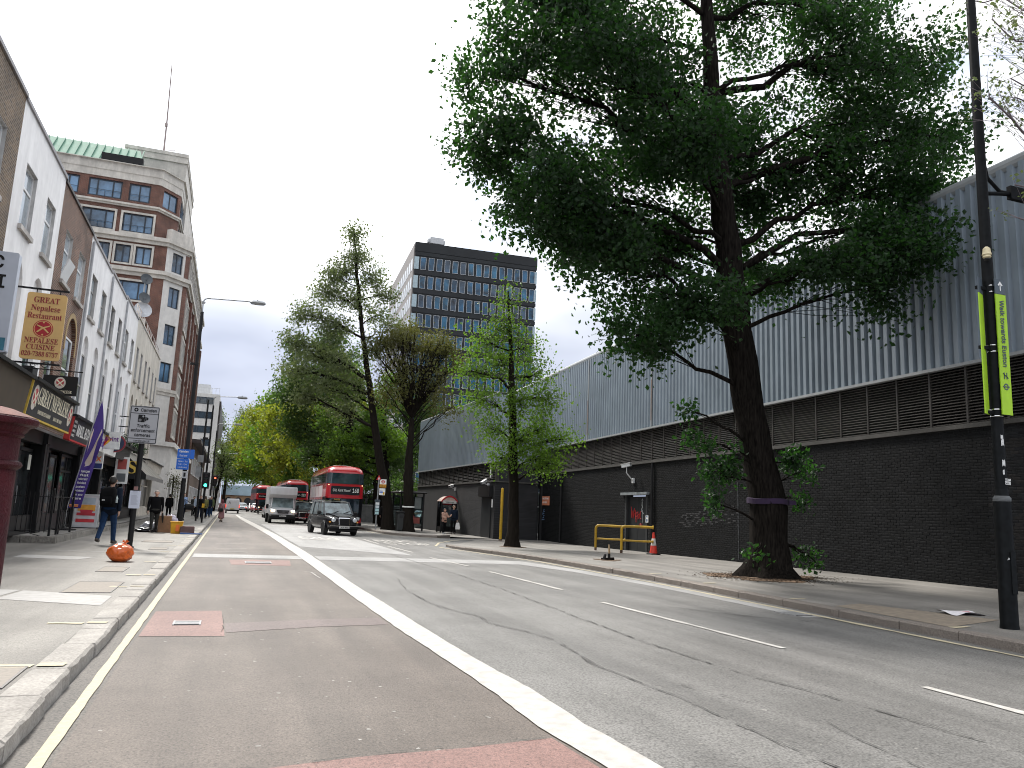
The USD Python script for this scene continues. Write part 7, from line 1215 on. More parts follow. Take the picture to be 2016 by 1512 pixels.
# paper litter
pp = thing('paper_sheet', 'white crumpled paper sheet lying by the lamp post foot', 'paper', (11.62, 10.15, pave_z(11.6, 10.1)))
V = []; 
for i in range(9):
    for j in range(6): u, q = i / 8, j / 5; V.append((-0.34 + 0.68 * u + 0.06 * q, -0.24 + 0.46 * q + 0.05 * math.sin(5 * u), 0.008 + 0.05 * max(0, math.sin(3 * u + 2 * q)) ** 3 + 0.03 * (q > 0.7) * u))
build('sheet', MB().add(V, [(i * 6 + j, (i + 1) * 6 + j, (i + 1) * 6 + j + 1, i * 6 + j + 1) for i in range(8) for j in range(5)]), M('white_paper', (0.75, 0.72, 0.74), 0.6, var=0.05, vscale=20), pp, smooth=40)
build('print', MB().add(np.array([V[i * 6 + j] for i in range(4, 8) for j in (3, 4)]) + [0, 0, 0.004], [(2 * i, 2 * i + 2, 2 * i + 3, 2 * i + 1) for i in range(3)]), M('pink_print', (0.6, 0.25, 0.28), 0.6), pp)
# yellow guard rails
RY = M('rail_yellow', (0.62, 0.38, 0.02), 0.45, vscale=9, color2=(0.5, 0.3, 0.02), dirt=0.35); FOOT = M('rail_foot_rust', (0.09, 0.05, 0.03), 0.8)
def guard(label, p, q, h=1.12):
    zp, zq = pave_z(*p), pave_z(*q); g_ = thing('guard_rail', label, 'rail', (*p, zp), group='yellow guard rails'); d = np.array([q[0] - p[0], q[1] - p[1]]); L = np.linalg.norm(d); d /= L; P3 = lambda s, z: (d[0] * s, d[1] * s, z)
    a = np.linspace(0, PI / 2, 7); r = 0.14
    build('hoop', MB().tube([P3(0, 0.12), P3(0, h - r)] + [P3(r - r * math.cos(t), h - r + r * math.sin(t)) for t in a[1:]] + [P3(L, h)], 0.055, 12), RY, g_, smooth=40)
    build('cross_bar', MB().tube([P3(0.0, h * 0.47), P3(L, h * 0.47)], 0.042, 12), RY, g_, smooth=40); build('end_flange', MB().tube([P3(L - 0.02, h), P3(L + 0.03, h)], 0.075, 12).tube([P3(L - 0.02, h * 0.47), P3(L + 0.03, h * 0.47)], 0.065, 12), RY, g_)
    build('foot', MB().tube([P3(0, -0.05), P3(0, 0.13)], 0.058, 12), FOOT, g_)
guard('yellow guard rail farther from the traffic cone, left of the graffitied door', (15.9, 32.9), (16.95, 32.1)); guard('yellow guard rail nearer the traffic cone, right across the graffitied door', (15.75, 30.1), (16.9, 29.5))
# traffic cone
zc = pave_z(17.0, 29.6); cn = thing('traffic_cone', 'red and white traffic cone by the wall beside the yellow rail', 'cone', (17.0, 29.6, zc)); CR = M('cone_red', (0.75, 0.06, 0.04), 0.45, var=0.06)
build('foot', MB().loft([rring(0.23, -0.23, 0.23, 0, 0.05), rring(0.23, -0.23, 0.23, 0.04, 0.05), rring(0.17, -0.17, 0.17, 0.06, 0.05)]), BLACK, cn)
cz = lambda z: lerp(0.165, 0.035, (z - 0.05) / 0.87)
build('body', MB().lathe([(cz(z), z) for z in (0.05, 0.37)] + [(cz(0.37) - 0.004, 0.38), (cz(0.66) - 0.004, 0.66), (cz(0.67), 0.67), (0.045, 0.90), (0.03, 0.92), (0.012, 0.92)], 24), CR, cn, smooth=40); build('white_band', MB().lathe([(cz(0.375) + 0.002, 0.375), (cz(0.665) + 0.002, 0.665)], 24), WHITE, cn, smooth=40)
# broken stakes
sk = thing('broken_stakes', 'two broken wooden tree stakes standing in a soil patch', 'stake', (11.95, 23.8, pave_z(11.95, 23.8))); build('stake', MB().tube([(0.06, 0, 0), (0.05, 0, 0.22)], 0.045, 8), BLACK, sk); build('stake', MB().tube([(0.06, 0, 0.2), (0.045, 0, 0.45), (0.04, 0, 0.52)], [0.035, 0.03, 0.008], 6), M('split_wood', (0.4, 0.29, 0.17), 0.85, vscale=20), sk); build('stake', MB().tube([(-0.14, 0, 0), (-0.1, 0, 0.14), (-0.08, 0, 0.19)], [0.05, 0.048, 0.04], 8), BLACK, sk); build('stump', MB().tube([(-0.2, 0.05, 0.02), (0.22, -0.03, 0.04)], [0.05, 0.06], 7), BARK, sk)
# yellow pipe bollard at the gate
yp = thing('pipe_post', 'tall yellow pipe post at the gate opening, left of the young tree', 'post', (14.95, 43.5, -0.05)); build('pipe', MB().tube([(0, 0, 0), (0, 0, 2.95)], 0.085, 12).lathe([(0.085, 2.95), (0.06, 3.0), (0.01, 3.02)], 12), RY, yp, smooth=40); build('foot', MB().lathe([(0.12, 0), (0.11, 0.06), (0.088, 0.08)], 12), FOOT, yp)
# bus stop flag and shelter
bp = thing('bus_stop', 'bus stop post with a white and orange flag and a timetable case', 'bus stop', (9.03, 51.0, 0.12)); FBs = Fr((0, 0, 0), (1, 0, 0))
bp_x = 0.0; build('post', MB().tube([(0, 0, 0), (0, 0, 3.2)], 0.045, 10), GREY, bp); build('letter_cap', MB().ext(Polygon([(-0.16, 3.18), (0.16, 3.18), (0.10, 3.3), (0.0, 3.5), (-0.10, 3.3)]), FBs, -0.02, 0.02), RED, bp); text('A', FBs, 0, 3.21, 0.14, WHITE, bp, bold=True, lift=0.021, world=False)
f_ = build('flag', MB().fbox(FBs, 0.08, 0.50, 2.92, 3.24, -0.02, 0.02), WHITE, bp); build('roundel', MB().ext(Point(0.29, 3.08).buffer(0.11).difference(Point(0.29, 3.08).buffer(0.07)), FBs, 0.021, 0.024).fbox(FBs, 0.15, 0.43, 3.06, 3.10, 0.0245, 0.027), RED, f_)
o_ = build('route_panel', MB().fbox(FBs, 0.08, 0.50, 2.72, 2.91, -0.02, 0.02), M('amber_panel', (0.7, 0.32, 0.03), 0.5), bp); text('168 253', FBs, 0.29, 2.77, 0.08, BLACK, o_, width=0.34, bold=True, lift=0.021, world=False)
n_ = build('notice_panel', MB().fbox(FBs, 0.08, 0.46, 2.22, 2.66, -0.02, 0.02), WHITE, bp); build('notice_print', MB().fbox(FBs, 0.1, 0.3, 2.45, 2.5, 0.021, 0.024).fbox(FBs, 0.1, 0.36, 2.36, 2.41, 0.021, 0.024), BLUE, n_); build('notice_print', MB().fbox(FBs, 0.32, 0.42, 2.25, 2.42, 0.0245, 0.028), YELLOW, n_)
c_ = build('timetable_case', MB().fbox(FBs, -0.14, 0.15, 0.95, 1.85, -0.05, 0.06).fbox(FBs, -0.16, 0.17, 1.8, 1.92, -0.06, 0.075), M('case_blue_grey', (0.06, 0.08, 0.1), 0.5), bp)
for i in range(4): build('timetable', MB().fbox(FBs, -0.11, 0.12, 0.99 + 0.2 * i, 1.15 + 0.2 * i, 0.061, 0.066), M('timetable_%d' % i, ((0.4, 0.6, 0.62), (0.4, 0.6, 0.62), (0.55, 0.62, 0.66), (0.65, 0.68, 0.68))[i], 0.4), c_)
SHG = glass_pane('shelter_glass', (0.62, 0.68, 0.68)); sh = thing('bus_shelter', 'dark framed glass bus shelter behind the brushy tree', 'bus shelter', (10.9, 52.6, 0.08))
for x in (0.0, 1.55):
    for y in (0, 2.6): build('post', MB().box(x - 0.05, y - 0.05, 0, x + 0.05, y + 0.05, 2.5), BLACK, sh)
build('roof', MB().loft([rring(0.95, -0.3, 2.9, 2.5, 0.1, x=0.75), rring(0.98, -0.33, 2.93, 2.56, 0.1, x=0.75), rring(0.9, -0.25, 2.85, 2.64, 0.1, x=0.75)]), BLACK, sh)
for y in (0, 2.6): build('glass_panel', MB().box(0.06, y - 0.008, 0.3, 1.49, y + 0.008, 2.3), SHG, sh); build('lower_rail', MB().box(0.05, y - 0.03, 0.22, 1.5, y + 0.03, 0.3).box(0.05, y - 0.03, 1.35, 1.5, y + 0.03, 1.42), BLACK, sh)
build('glass_panel', MB().box(1.54, 0.06, 0.3, 1.556, 2.54, 2.3), SHG, sh); build('bench', MB().box(1.2, 0.4, 0.5, 1.5, 2.2, 0.56), M('bench_red', (0.3, 0.03, 0.03), 0.5), sh); build('poster', MB().box(0.9, -0.02, 0.5, 1.35, -0.01, 0.9), M('dull_red_poster', (0.25, 0.06, 0.05), 0.5), sh); build('poster', MB().box(0.95, -0.02, 1.5, 1.4, -0.01, 2.25), M('grey_poster', (0.16, 0.18, 0.18), 0.5), sh)
bn = thing('litter_bin', 'dark square litter bin beside the tall airy tree', 'bin', (10.75, 51.3, 0.1)); build('body', rbox(-0.35, 0.35, -0.35, 0.35, 0, 1.15, 0.06), M('bin_dark', (0.02, 0.022, 0.022), 0.5), bn); build('lid', rbox(-0.38, 0.38, -0.38, 0.38, 1.15, 1.25, 0.06), BLACK, bn); build('opening', MB().box(-0.22, -0.37, 0.85, 0.22, -0.355, 1.05), DARK, bn)
# phone kiosk
ZK = 0.02; ks = thing('phone_kiosk', 'black phone kiosk with a domed cream and red roof against the dark wall', 'phone box', (14.55, 54.2, ZK)); kw = 0.52
for sx in (-1, 1):
    for sy in (-1, 1): build('post', MB().box(sx * kw - 0.05, sy * kw - 0.05, 0, sx * kw + 0.05, sy * kw + 0.05, 2.15), BLACK, ks)
for sx in (-1, 1): build('glass_panel', MB().box(sx * kw - 0.01, -kw + 0.05, 0.4, sx * kw + 0.01, kw - 0.05, 2.1), SHG, ks)
build('glass_panel', MB().box(-kw + 0.05, kw - 0.01, 0.4, kw - 0.05, kw + 0.01, 2.1), SHG, ks); build('kick_plate', MB().box(-kw, kw - 0.02, 0.05, kw, kw + 0.02, 0.4).box(-kw - 0.02, -kw, 0.05, -kw + 0.02, kw, 0.4).box(kw - 0.02, -kw, 0.05, kw + 0.02, kw, 0.4), BLACK, ks)
ar = lambda r, rise: [(x, 2.15 + rise * math.cos(x / r * PI / 2) ** 0.8) for x in np.linspace(-r, r, 13)]
build('roof', MB().ext(Polygon([(-0.6, 2.15)] + ar(0.6, 0.36)[1:-1] + [(0.6, 2.15)]), Fr((0, 0, 0), (1, 0, 0)), -0.6, 0.6), M('kiosk_cream', (0.55, 0.42, 0.36), 0.5), ks)
tb = Polygon([(-0.62, 2.12)] + ar(0.62, 0.40)[1:-1] + [(0.62, 2.12)]).difference(Polygon([(-0.52, 2.1)] + ar(0.52, 0.30)[1:-1] + [(0.52, 2.1)])); build('roof_band', MB().ext(tb, Fr((0, 0, 0), (1, 0, 0)), 0.601, 0.63), RED, ks)
build('header', MB().fbox(Fr((0, -0.6, 0), (1, 0, 0)), -0.5, 0.5, 2.0, 2.2, 0.0, 0.04), M('kiosk_white', (0.6, 0.58, 0.55), 0.5), ks); text('telephone', Fr((0, -0.64, 0), (1, 0, 0)), 0, 2.06, 0.09, BLACK, ks, lift=0.002, world=False)
build('phone', MB().box(-0.2, kw - 0.2, 0.95, 0.2, kw - 0.03, 1.75), M('phone_blue_grey', (0.1, 0.14, 0.2), 0.4), ks); build('card', MB().box(0.22, kw - 0.04, 1.6, 0.4, kw - 0.03, 1.8).box(-0.42, kw - 0.04, 1.65, -0.25, kw - 0.03, 1.85), WHITE, ks); build('red_strip', MB().box(-0.45, kw - 0.05, 1.9, 0.45, kw - 0.035, 2.02), RED, ks)

# ------------------------------------------------------------------ street furniture, left side
PBR = M('pillar_box_red', (0.06, 0.006, 0.011), 0.6, spec=0.25, vscale=5, color2=(0.032, 0.004, 0.008), bump=1.0, bscale=60); PBT = M('pillar_box_top', (0.17, 0.06, 0.045), 0.8, vscale=9, color2=(0.1, 0.03, 0.024), bump=0.4, bscale=40)
pb = thing('pillar_box', 'dark red pillar box cut off by the left edge of the picture', 'post box', (-1.53, 5.69, 0.12)); Hh = 1.88
build('body', MB().lathe([(0.30, 0), (0.30, 0.14), (0.262, 0.18), (0.255, 1.50), (0.253, 1.52), (0.275, 1.535), (0.285, 1.55), (0.275, 1.57), (0.255, 1.58), (0.255, 1.72), (0.275, 1.735), (0.27, 1.75)], 40), PBR, pb, smooth=35)
build('cap', MB().lathe([(0.27, 1.75), (0.285, 1.765), (0.30, 1.79), (0.335, 1.80), (0.345, 1.815), (0.345, 1.835), (0.335, 1.845)], 40), PBR, pb, smooth=35); build('cap_top', MB().lathe([(0.336, 1.846), (0.30, 1.862), (0.2, 1.90), (0.08, 1.925), (0.01, 1.93)], 40), PBT, pb, smooth=35)
build('slot', MB().fbox(Fr((0, -0.2, 0), (1, 0, 0)), -0.12, 0.12, 1.62, 1.68, 0.0, 0.06), BLACK, pb)
# railings on the forecourt
rg = thing('railings', 'black iron railings at the near end of the raised forecourt', 'railing', (-5.95, 26.15, 0.31)); m0 = (0, 0, 0)
build('top_rail', MB().bar((0, 0, 1.12), (1.15, 0, 1.12), 0.05, 0.02).bar((1.15, 0, 1.12), (1.15, 3.2, 1.12), 0.05, 0.02), BLACK, rg); build('bottom_rail', MB().bar((0, 0, 0.14), (1.15, 0, 0.14), 0.05, 0.02), BLACK, rg)
for i in range(10): build('bar', MB().tube([(0.06 + i * 0.12, 0, 0.1), (0.06 + i * 0.12, 0, 1.18), (0.06 + i * 0.12, 0, 1.26)], [0.012, 0.012, 0.002], 6), BLACK, rg)
for p in ((1.15, 0), (1.15, 1.0), (1.15, 1.25), (1.15, 3.2)): build('post', MB().box(p[0] - 0.03, p[1] - 0.03, 0, p[0] + 0.03, p[1] + 0.03, 1.3).lathe([(0.03, 1.3), (0.035, 1.33), (0.005, 1.38)], 8, (p[0], p[1], 0)), BLACK, rg)
for i in range(5): build('bar', MB().tube([(1.15, 1.55 + i * 0.33, 0.1), (1.15, 1.55 + i * 0.33, 1.12)], 0.01, 6), BLACK, rg)
build('hoop', MB().tube([(0.2, 0, 0.14), (0.6, -0.12, 0.1), (0.95, -0.12, 0.0), (1.1, -0.1, -0.12)], 0.012, 6), BLACK, rg)
# feather flag
PURP = M('purple_fabric', (0.06, 0.03, 0.22), 0.7, var=0.06); ff = thing('feather_flag', 'tall purple feather flag with a white figure, standing on the forecourt', 'flag', (-4.98, 31.0, 0.31))
FFl = Fr((0, 0, 0), (1, 0.05, 0)); zs = np.linspace(0.75, 4.58, 34)
lx = lambda z: -0.03 + 0.0 * z; wid = lambda z: 0.46 if z < 3.0 else 0.46 * max(0.0, 1 - ((z - 3.0) / 1.6) ** 1.5)
pts = [(lerp(-0.26, 0.40, (z - 0.75) / 3.85), z) for z in zs]; ptsr = [(a + wid(z) * 0.9, z) for a, z in pts]
def wave(mesh): v, f = mesh.get(); v[:, 1] += 0.035 * np.sin(v[:, 2] * 3.1 + v[:, 0] * 6); return v, f
fl = build('fabric', wave(MB().ext(Polygon(pts + ptsr[::-1]).segmentize(0.12), FFl, -0.006, 0.006)), PURP, ff)
fig = Polygon([(0.06, 2.2), (0.30, 2.25), (0.36, 2.7), (0.42, 3.1), (0.52, 3.45), (0.50, 3.6), (0.44, 3.62), (0.40, 3.85), (0.30, 3.88), (0.26, 3.6), (0.18, 3.3), (0.14, 2.8)]); v, f = wave(MB().ext(fig.segmentize(0.1), FFl, 0.008, 0.011)); build('figure', (v, f), M('figure_pale', (0.7, 0.62, 0.6), 0.6, vscale=3, color2=(0.6, 0.45, 0.36)), fl)
for i, tx_ in enumerate(('large', 'flat', 'rolled and', 'folded', 'posters', 'printed', 'for you', 'here')): z = 2.0 - i * 0.135; a = lerp(-0.26, 0.40, (z - 0.75) / 3.85); build_ = text(tx_, Fr((0, 0.035 * math.sin(z * 3.1), 0), (1, 0.05, 0)), a + 0.21, z, 0.075, WHITE, fl, width=0.27, bold=True, lift=0.03, world=False)
for i, c in enumerate(((0.75, 0.2, 0.05), (0.8, 0.35, 0.12))): build('print_block', MB().fbox(Fr((0, -0.03, 0), (1, 0.05, 0)), -0.2, 0.08, 0.8 + i * 0.05, 0.84 + i * 0.05, 0.03, 0.033), M('flag_orange_%d' % i, c, 0.6), fl)
build('pole', MB().tube([(-0.27, 0, 0.05), (-0.26, 0, 0.75), (0.0, 0, 2.3), (0.25, 0, 3.9), (0.41, 0, 4.6)], 0.016, 7), LGREY, ff); build('base_plate', MB().lathe([(0.38, 0), (0.38, 0.04), (0.1, 0.07), (0.03, 0.12)], 20, (-0.27, 0, 0)), BLACK, ff)
# A-board
ab = thing('a_board', 'grey framed A-board with red and orange printing on the forecourt', 'sign', (-5.0, 33.6, 0.31)); FAb = Fr((-0.42, -0.2, 0.02), (1, -0.12, 0), (0, 0.16, 1.0)); b = build('frame', MB().ext(rect(0, 0.84, 0, 1.25).difference(rect(0.05, 0.79, 0.08, 1.2)), FAb, -0.04, 0), LGREY, ab); pnl = build('panel', MB().fbox(FAb, 0.05, 0.79, 0.08, 1.2, -0.03, -0.01), M('aboard_white', (0.6, 0.58, 0.6), 0.5), b)
for a0, a1, b0, b1, c in ((0.1, 0.74, 0.2, 0.32, (0.6, 0.05, 0.06)), (0.1, 0.74, 0.45, 0.55, (0.55, 0.05, 0.07)), (0.12, 0.72, 0.62, 0.85, (0.75, 0.35, 0.06)), (0.15, 0.7, 0.88, 1.12, (0.4, 0.45, 0.5))): build('print', MB().fbox(FAb, a0, a1, b0, b1, -0.009, -0.005), M('aboard_%d' % int(b0 * 100), c, 0.5), pnl)
build('print', MB().ext(Polygon([(0.25, 0.5), (0.6, 0.5), (0.66, 0.66), (0.2, 0.66)]), FAb, -0.004, 0.0), M('aboard_45', (0, 0, 0)), pnl); build('back_leg', MB().ext(rect(0, 0.84, 0, 1.25).difference(rect(0.05, 0.79, 0.08, 1.2)), Fr((-0.42, 0.22, 0.02), (1, -0.12, 0), (0, -0.16, 1.0)), -0.02, 0.02), LGREY, ab); build('foot', MB().box(-0.45, -0.3, 0, 0.48, 0.35, 0.03), BLACK, ab)
# traffic camera sign
cs = thing('traffic_sign', 'grey council camera enforcement sign on a black post above the orange bag', 'sign', (-2.5, 24.7, 0.12)); FC_ = Fr((0, -0.105, 0), (1, 0, 0)); build('post', MB().tube([(0, 0, 0), (0.0, 0, 4.0)], 0.075, 12).lathe([(0.12, 0), (0.12, 0.03), (0.08, 0.05)], 12), BLACK, cs, smooth=40)
SGR = M('sign_grey', (0.42, 0.43, 0.46), 0.5, var=0.03); bd = build('plate', MB().ext(sbox(-0.385, 2.92, 0.385, 3.99).buffer(-0.04).buffer(0.04), FC_, -0.02, 0), SGR, cs)
brd = sbox(-0.375, 2.93, 0.375, 3.98).buffer(-0.04).buffer(0.04); bm = MB().ext(brd.difference(brd.buffer(-0.018)), FC_, 0.001, 0.004).fbox(FC_, -0.36, 0.36, 3.77, 3.785, 0.001, 0.004).fbox(FC_, -0.36, 0.36, 3.05, 3.065, 0.001, 0.004); build('border', bm, BLACK, bd)
text('Camden', FC_, 0.10, 3.835, 0.085, BLACK, bd, width=0.42, bold=True, world=False); build('council_mark', MB().ext(Point(-0.23, 3.875).buffer(0.055).difference(Point(-0.23, 3.875).buffer(0.028, quad_segs=1)), FC_, 0.001, 0.004), BLACK, bd)
cm = MB().ext(sbox(-0.16, 3.53, 0.02, 3.74).buffer(-0.015).buffer(0.015).difference(Point(-0.105, 3.585).buffer(0.036)).difference(Point(-0.03, 3.695).buffer(0.026)), FC_, 0.001, 0.004).ext(Point(-0.105, 3.585).buffer(0.02), FC_, 0.001, 0.004).fbox(FC_, 0.025, 0.05, 3.56, 3.68, 0.001, 0.004).ext(Polygon([(0.055, 3.58), (0.11, 3.60), (0.11, 3.66), (0.055, 3.68)]), FC_, 0.001, 0.004); build('camera_symbol', cm, BLACK, bd)
for tx_, z, w in (('Traffic', 3.38, 0.34), ('enforcement', 3.25, 0.62), ('cameras', 3.12, 0.42)): text(tx_, FC_, 0, z, 0.085, BLACK, bd, width=w, bold=True, world=False)
text('camden.gov.uk', FC_, 0, 2.965, 0.06, BLACK, bd, width=0.42, world=False)
nt = build('notice', MB().fbox(FC_, -0.14, 0.14, 1.09, 1.58, -0.03, -0.005), M('notice_paper', (0.62, 0.66, 0.78), 0.6, var=0.03), cs); nl = MB()
for i in range(9): nl.fbox(FC_, -0.09, 0.09 - 0.02 * (i % 3), 1.2 + 0.03 * i, 1.208 + 0.03 * i, -0.004, -0.002)
build('print', nl, M('faint_print', (0.4, 0.43, 0.5), 0.6), nt)
build('clip', MB().box(-0.05, -0.13, 1.6, 0.05, -0.07, 1.7), M('faded_pink', (0.3, 0.16, 0.15), 0.6), cs)
# lamp posts of the left kerb
def lamp(label, x, y, h, arm=2.4, sign=False, rad=0.11):
    l_ = thing('street_lamp', label, 'street lamp', (x, y, 0.12), group='street lamps along the left kerb')
    build('column', MB().tube([(0, 0, 0), (0, 0, 1.4), (0, 0, 1.45), (0, 0, h)], [rad * 1.35, rad * 1.3, rad, rad * 0.75], 14), BLACK, l_, smooth=40)
    a = np.linspace(0, PI / 2, 7); build('arm', MB().tube([(0, 0, h), (0, 0, h + 0.5)] + [(0.25 - 0.25 * math.cos(t), 0, h + 0.5 + 0.25 * math.sin(t)) for t in a] + [(arm, 0, h + 0.85)], 0.032, 8), GREY, l_, smooth=40)
    hd = build('lantern', MB().loft([np.column_stack([arm - 0.15 + 0.85 * (0.5 + 0.5 * np.cos(q)) , 0.16 * np.sin(q), np.full(16, z)]) * 1.0 if k == 1 else np.column_stack([arm - 0.05 + 0.65 * (0.5 + 0.5 * np.cos(q)), 0.09 * np.sin(q), np.full(16, z)]) for k, z in ((0, h + 0.72), (1, h + 0.82), (0, h + 0.92)) for q in [np.arange(16) * 2 * PI / 16]]), GREY, l_, smooth=50); build('photocell', MB().lathe([(0.03, h + 0.92), (0.035, h + 0.97), (0.01, h + 1.0)], 8, (arm + 0.25, 0, 0)), GREY, hd)
    return l_
L1 = lamp('nearest left street lamp, carrying the blue parking sign', -2.2, 42.5, 11.0)
FL1 = Fr((0, -0.16, 0), (1, 0, 0)); BS = M('sign_blue', (0.02, 0.13, 0.55), 0.45, var=0.04)
p_ = build('blue_sign', MB().ext(sbox(-0.42, 3.42, 0.16, 3.88).buffer(-0.03).buffer(0.03), FL1, -0.02, 0), BS, L1); text('Camden', FL1, -0.13, 3.72, 0.1, WHITE, p_, width=0.42, bold=True, world=False); text('Bus lane', FL1, -0.13, 3.52, 0.09, WHITE, p_, width=0.34, world=False)
p_ = build('blue_sign', MB().ext(sbox(-0.42, 2.87, 0.16, 3.4).buffer(-0.03).buffer(0.03), FL1, -0.02, 0), BS, L1)
for tx_, z in (('Mon - Fri', 3.24), ('7 am - 7 pm', 3.1), ('Look out', 2.95)): text(tx_, FL1, -0.13, z, 0.07, WHITE, p_, width=0.4, world=False)
build('blue_sign_side', MB().box(0.17, -0.16, 3.42, 0.36, 0.1, 3.88), BS, L1); q_ = build('camera_plate', MB().fbox(FL1, -0.1, 0.16, 2.45, 2.8, -0.02, 0), SGR, L1); build('camera_symbol', MB().fbox(FL1, -0.04, 0.06, 2.52, 2.72, 0.001, 0.004), BLACK, q_)
build('camera_head', MB().box(-0.3, -0.1, 8.2, 0.1, 0.1, 8.3).box(-0.05, -0.15, 1.7, 0.05, -0.12, 1.85), BLACK, L1)
lamp('second street lamp on the left, before the white offices', -1.9, 68, 9.1, 1.9, rad=0.09); lamp('third street lamp on the left, in front of the white offices', -1.9, 90, 8.9, 1.9, rad=0.09); lamp('farthest visible street lamp on the left', -1.9, 152, 9.3, 2.0, rad=0.11)
gl = thing('globe_lamp', 'lit white globe lamp far down the left pavement', 'street lamp', (-2.2, 140, 0.12)); build('post', MB().tube([(0, 0, 0), (0, 0, 9.2)], 0.1, 8), BLACK, gl); build('globe', MB().lathe([(0.1, 9.2), (0.28, 9.35), (0.32, 9.6), (0.15, 9.85), (0.02, 9.9)], 14), M('globe_lit', (0.8, 0.85, 0.82), 0.4, emit=((0.85, 1.0, 0.95), 0.2)), gl)
cp = thing('camera_pole', 'thin black pole with sign plates between the lamp posts', 'pole', (-2.0, 58.5, 0.12)); build('pole', MB().tube([(0, 0, 0), (0, 0, 8.4)], 0.065, 10), BLACK, cp); build('plate', MB().box(-0.3, -0.1, 4.0, 0.1, -0.06, 4.5).box(-0.35, -0.1, 3.0, 0.0, -0.06, 3.7), M('pale_plate_back', (0.25, 0.26, 0.27), 0.5), cp); build('lamp_head', MB().box(-0.1, -0.1, 5.6, 0.25, 0.1, 5.75), BLACK, cp)
TLG = M('green_light', (0.1, 0.9, 0.7), 0.3, emit=((0.05, 1.0, 0.62), 1.1)); TLR = M('red_light', (0.9, 0.1, 0.05), 0.3, emit=((1.0, 0.06, 0.03), 1.4)); TLO = M('unlit_lens', (0.03, 0.02, 0.02), 0.3)
def signal(label, x, y, lit, h=2.2):
    s_ = thing('traffic_light', label, 'traffic light', (x, y, 0.12)); build('pole', MB().tube([(0, 0, 0), (0, 0, h + 1.0)], 0.06, 10), BLACK, s_); hd = build('head', MB().box(-0.15, -0.14, h, 0.15, 0.1, h + 0.95).box(-0.22, -0.1, h - 0.05, 0.22, -0.08, h + 1.0), BLACK, s_)
    for i in range(3): v, f = MB().lathe([(0.02, 0.0), (0.09, 0.0), (0.10, 0.03)], 16).get(); build('lens', (np.column_stack([v[:, 0], -0.17 + v[:, 2], v[:, 1] + h + 0.17 + 0.3 * i]), f), (TLG if lit == 'g' and i == 0 else TLR if lit == 'r' and i == 2 else TLO), hd); build('visor', MB().tube([(-0.12, -0.22, h + 0.2 + 0.3 * i), (-0.09, -0.24, h + 0.29 + 0.3 * i), (0, -0.25, h + 0.31 + 0.3 * i), (0.09, -0.24, h + 0.29 + 0.3 * i), (0.12, -0.22, h + 0.2 + 0.3 * i)], 0.03, 4), BLACK, hd)
    build('push_button', MB().box(-0.08, -0.1, 0.95, 0.08, -0.03, 1.2), YELLOW if lit == 'g' else BLACK, s_); return s_
signal('traffic light showing green on the left kerb', -1.5, 54.4, 'g'); signal('traffic light showing red farther down the left kerb', -1.55, 88, 'r', 3.0)
wsn = thing('street_sign', 'small white name plate on the end wall above the awning', 'sign', (-5.4, 65.85, 3.9)); build('plate', MB().box(-0.6, -0.08, 0, 0.5, -0.04, 0.32), WHITE, wsn); text('NW1', Fr((0, -0.08, 0), (1, 0, 0)), 0, 0.1, 0.13, BLACK, wsn, lift=0.002, world=False)
# the orange bag and the rubbish heap
ob = thing('rubbish_bag', 'full orange plastic bag with a knotted top at the foot of the sign post', 'bag', (-2.12, 19.3, 0.12)); ic = trimesh.creation.icosphere(4); v = np.array(ic.vertices); r0 = 1 + 0.22 * (meshkit.fbm(v * 1.5 + 5, 3) - 0.5) * 2 + 0.008 * np.sin(9 * np.arctan2(v[:, 1], v[:, 0]) + 3 * v[:, 2]) * np.clip(v[:, 2] + 0.4, 0, 1); v = v * r0[:, None] * [0.27, 0.25, 0.21]; v[:, 2] = np.maximum(v[:, 2] + 0.18, 0.004); fold = (meshkit.fbm(v * [11, 11, 7], 4, 4) - 0.5) * 0.06 - 0.012 * np.abs(np.sin(17 * np.arctan2(v[:, 1], v[:, 0]) + 14 * meshkit.noise(v * 6))) ** 3 * np.clip((v[:, 2] - 0.2) / 0.2, 0, 1); v += np.array(ic.vertex_normals) * fold[:, None]; v[:, 2] = np.maximum(v[:, 2], 0.004)
k_ = MB().tube([(0.06, 0, 0.33), (0.08, -0.01, 0.385), (0.09, 0, 0.41), (0.12, 0.01, 0.45)], [0.08, 0.022, 0.018, 0.04], 9).tube([(0.08, 0, 0.40), (0.05, 0.02, 0.43), (0.03, 0.03, 0.44)], [0.018, 0.02, 0.03], 7)
OBM = M('orange_plastic', (0.62, 0.12, 0.018), 0.32, spec=0.5, coat=0.3, vscale=9, color2=(0.6, 0.11, 0.015)); build('bag', (v, np.array(ic.faces)), OBM, ob, smooth=True); build('knot', k_, OBM, ob, smooth=True)
cb = lambda label, loc, s, mat, rz=0: (lambda t_: (build('carton', rbox(-s[0] / 2, s[0] / 2, -s[1] / 2, s[1] / 2, 0, s[2], 0.01), mat, t_), build('flap', MB().fbox(Fr((0, 0, 0), (1, 0, 0)), -s[0] / 2, s[0] / 2, s[2], s[2] + 0.012, -s[1] / 2, 0.0), mat, t_), t_)[2])(thing('cardboard_box', label, 'box', loc, rz))
KRAFT = M('kraft_card', (0.24, 0.14, 0.08), 0.8, vscale=8); cb('tall brown cardboard box standing in the rubbish by the lamp post', (-2.45, 36.6, 0.12), (0.5, 0.45, 0.68), KRAFT); cb('low dark cardboard box on the kerb side of the yellow tub', (-1.52, 35.6, 0.12), (0.55, 0.4, 0.3), M('dull_purple_card', (0.13, 0.075, 0.075), 0.8), 0.15)
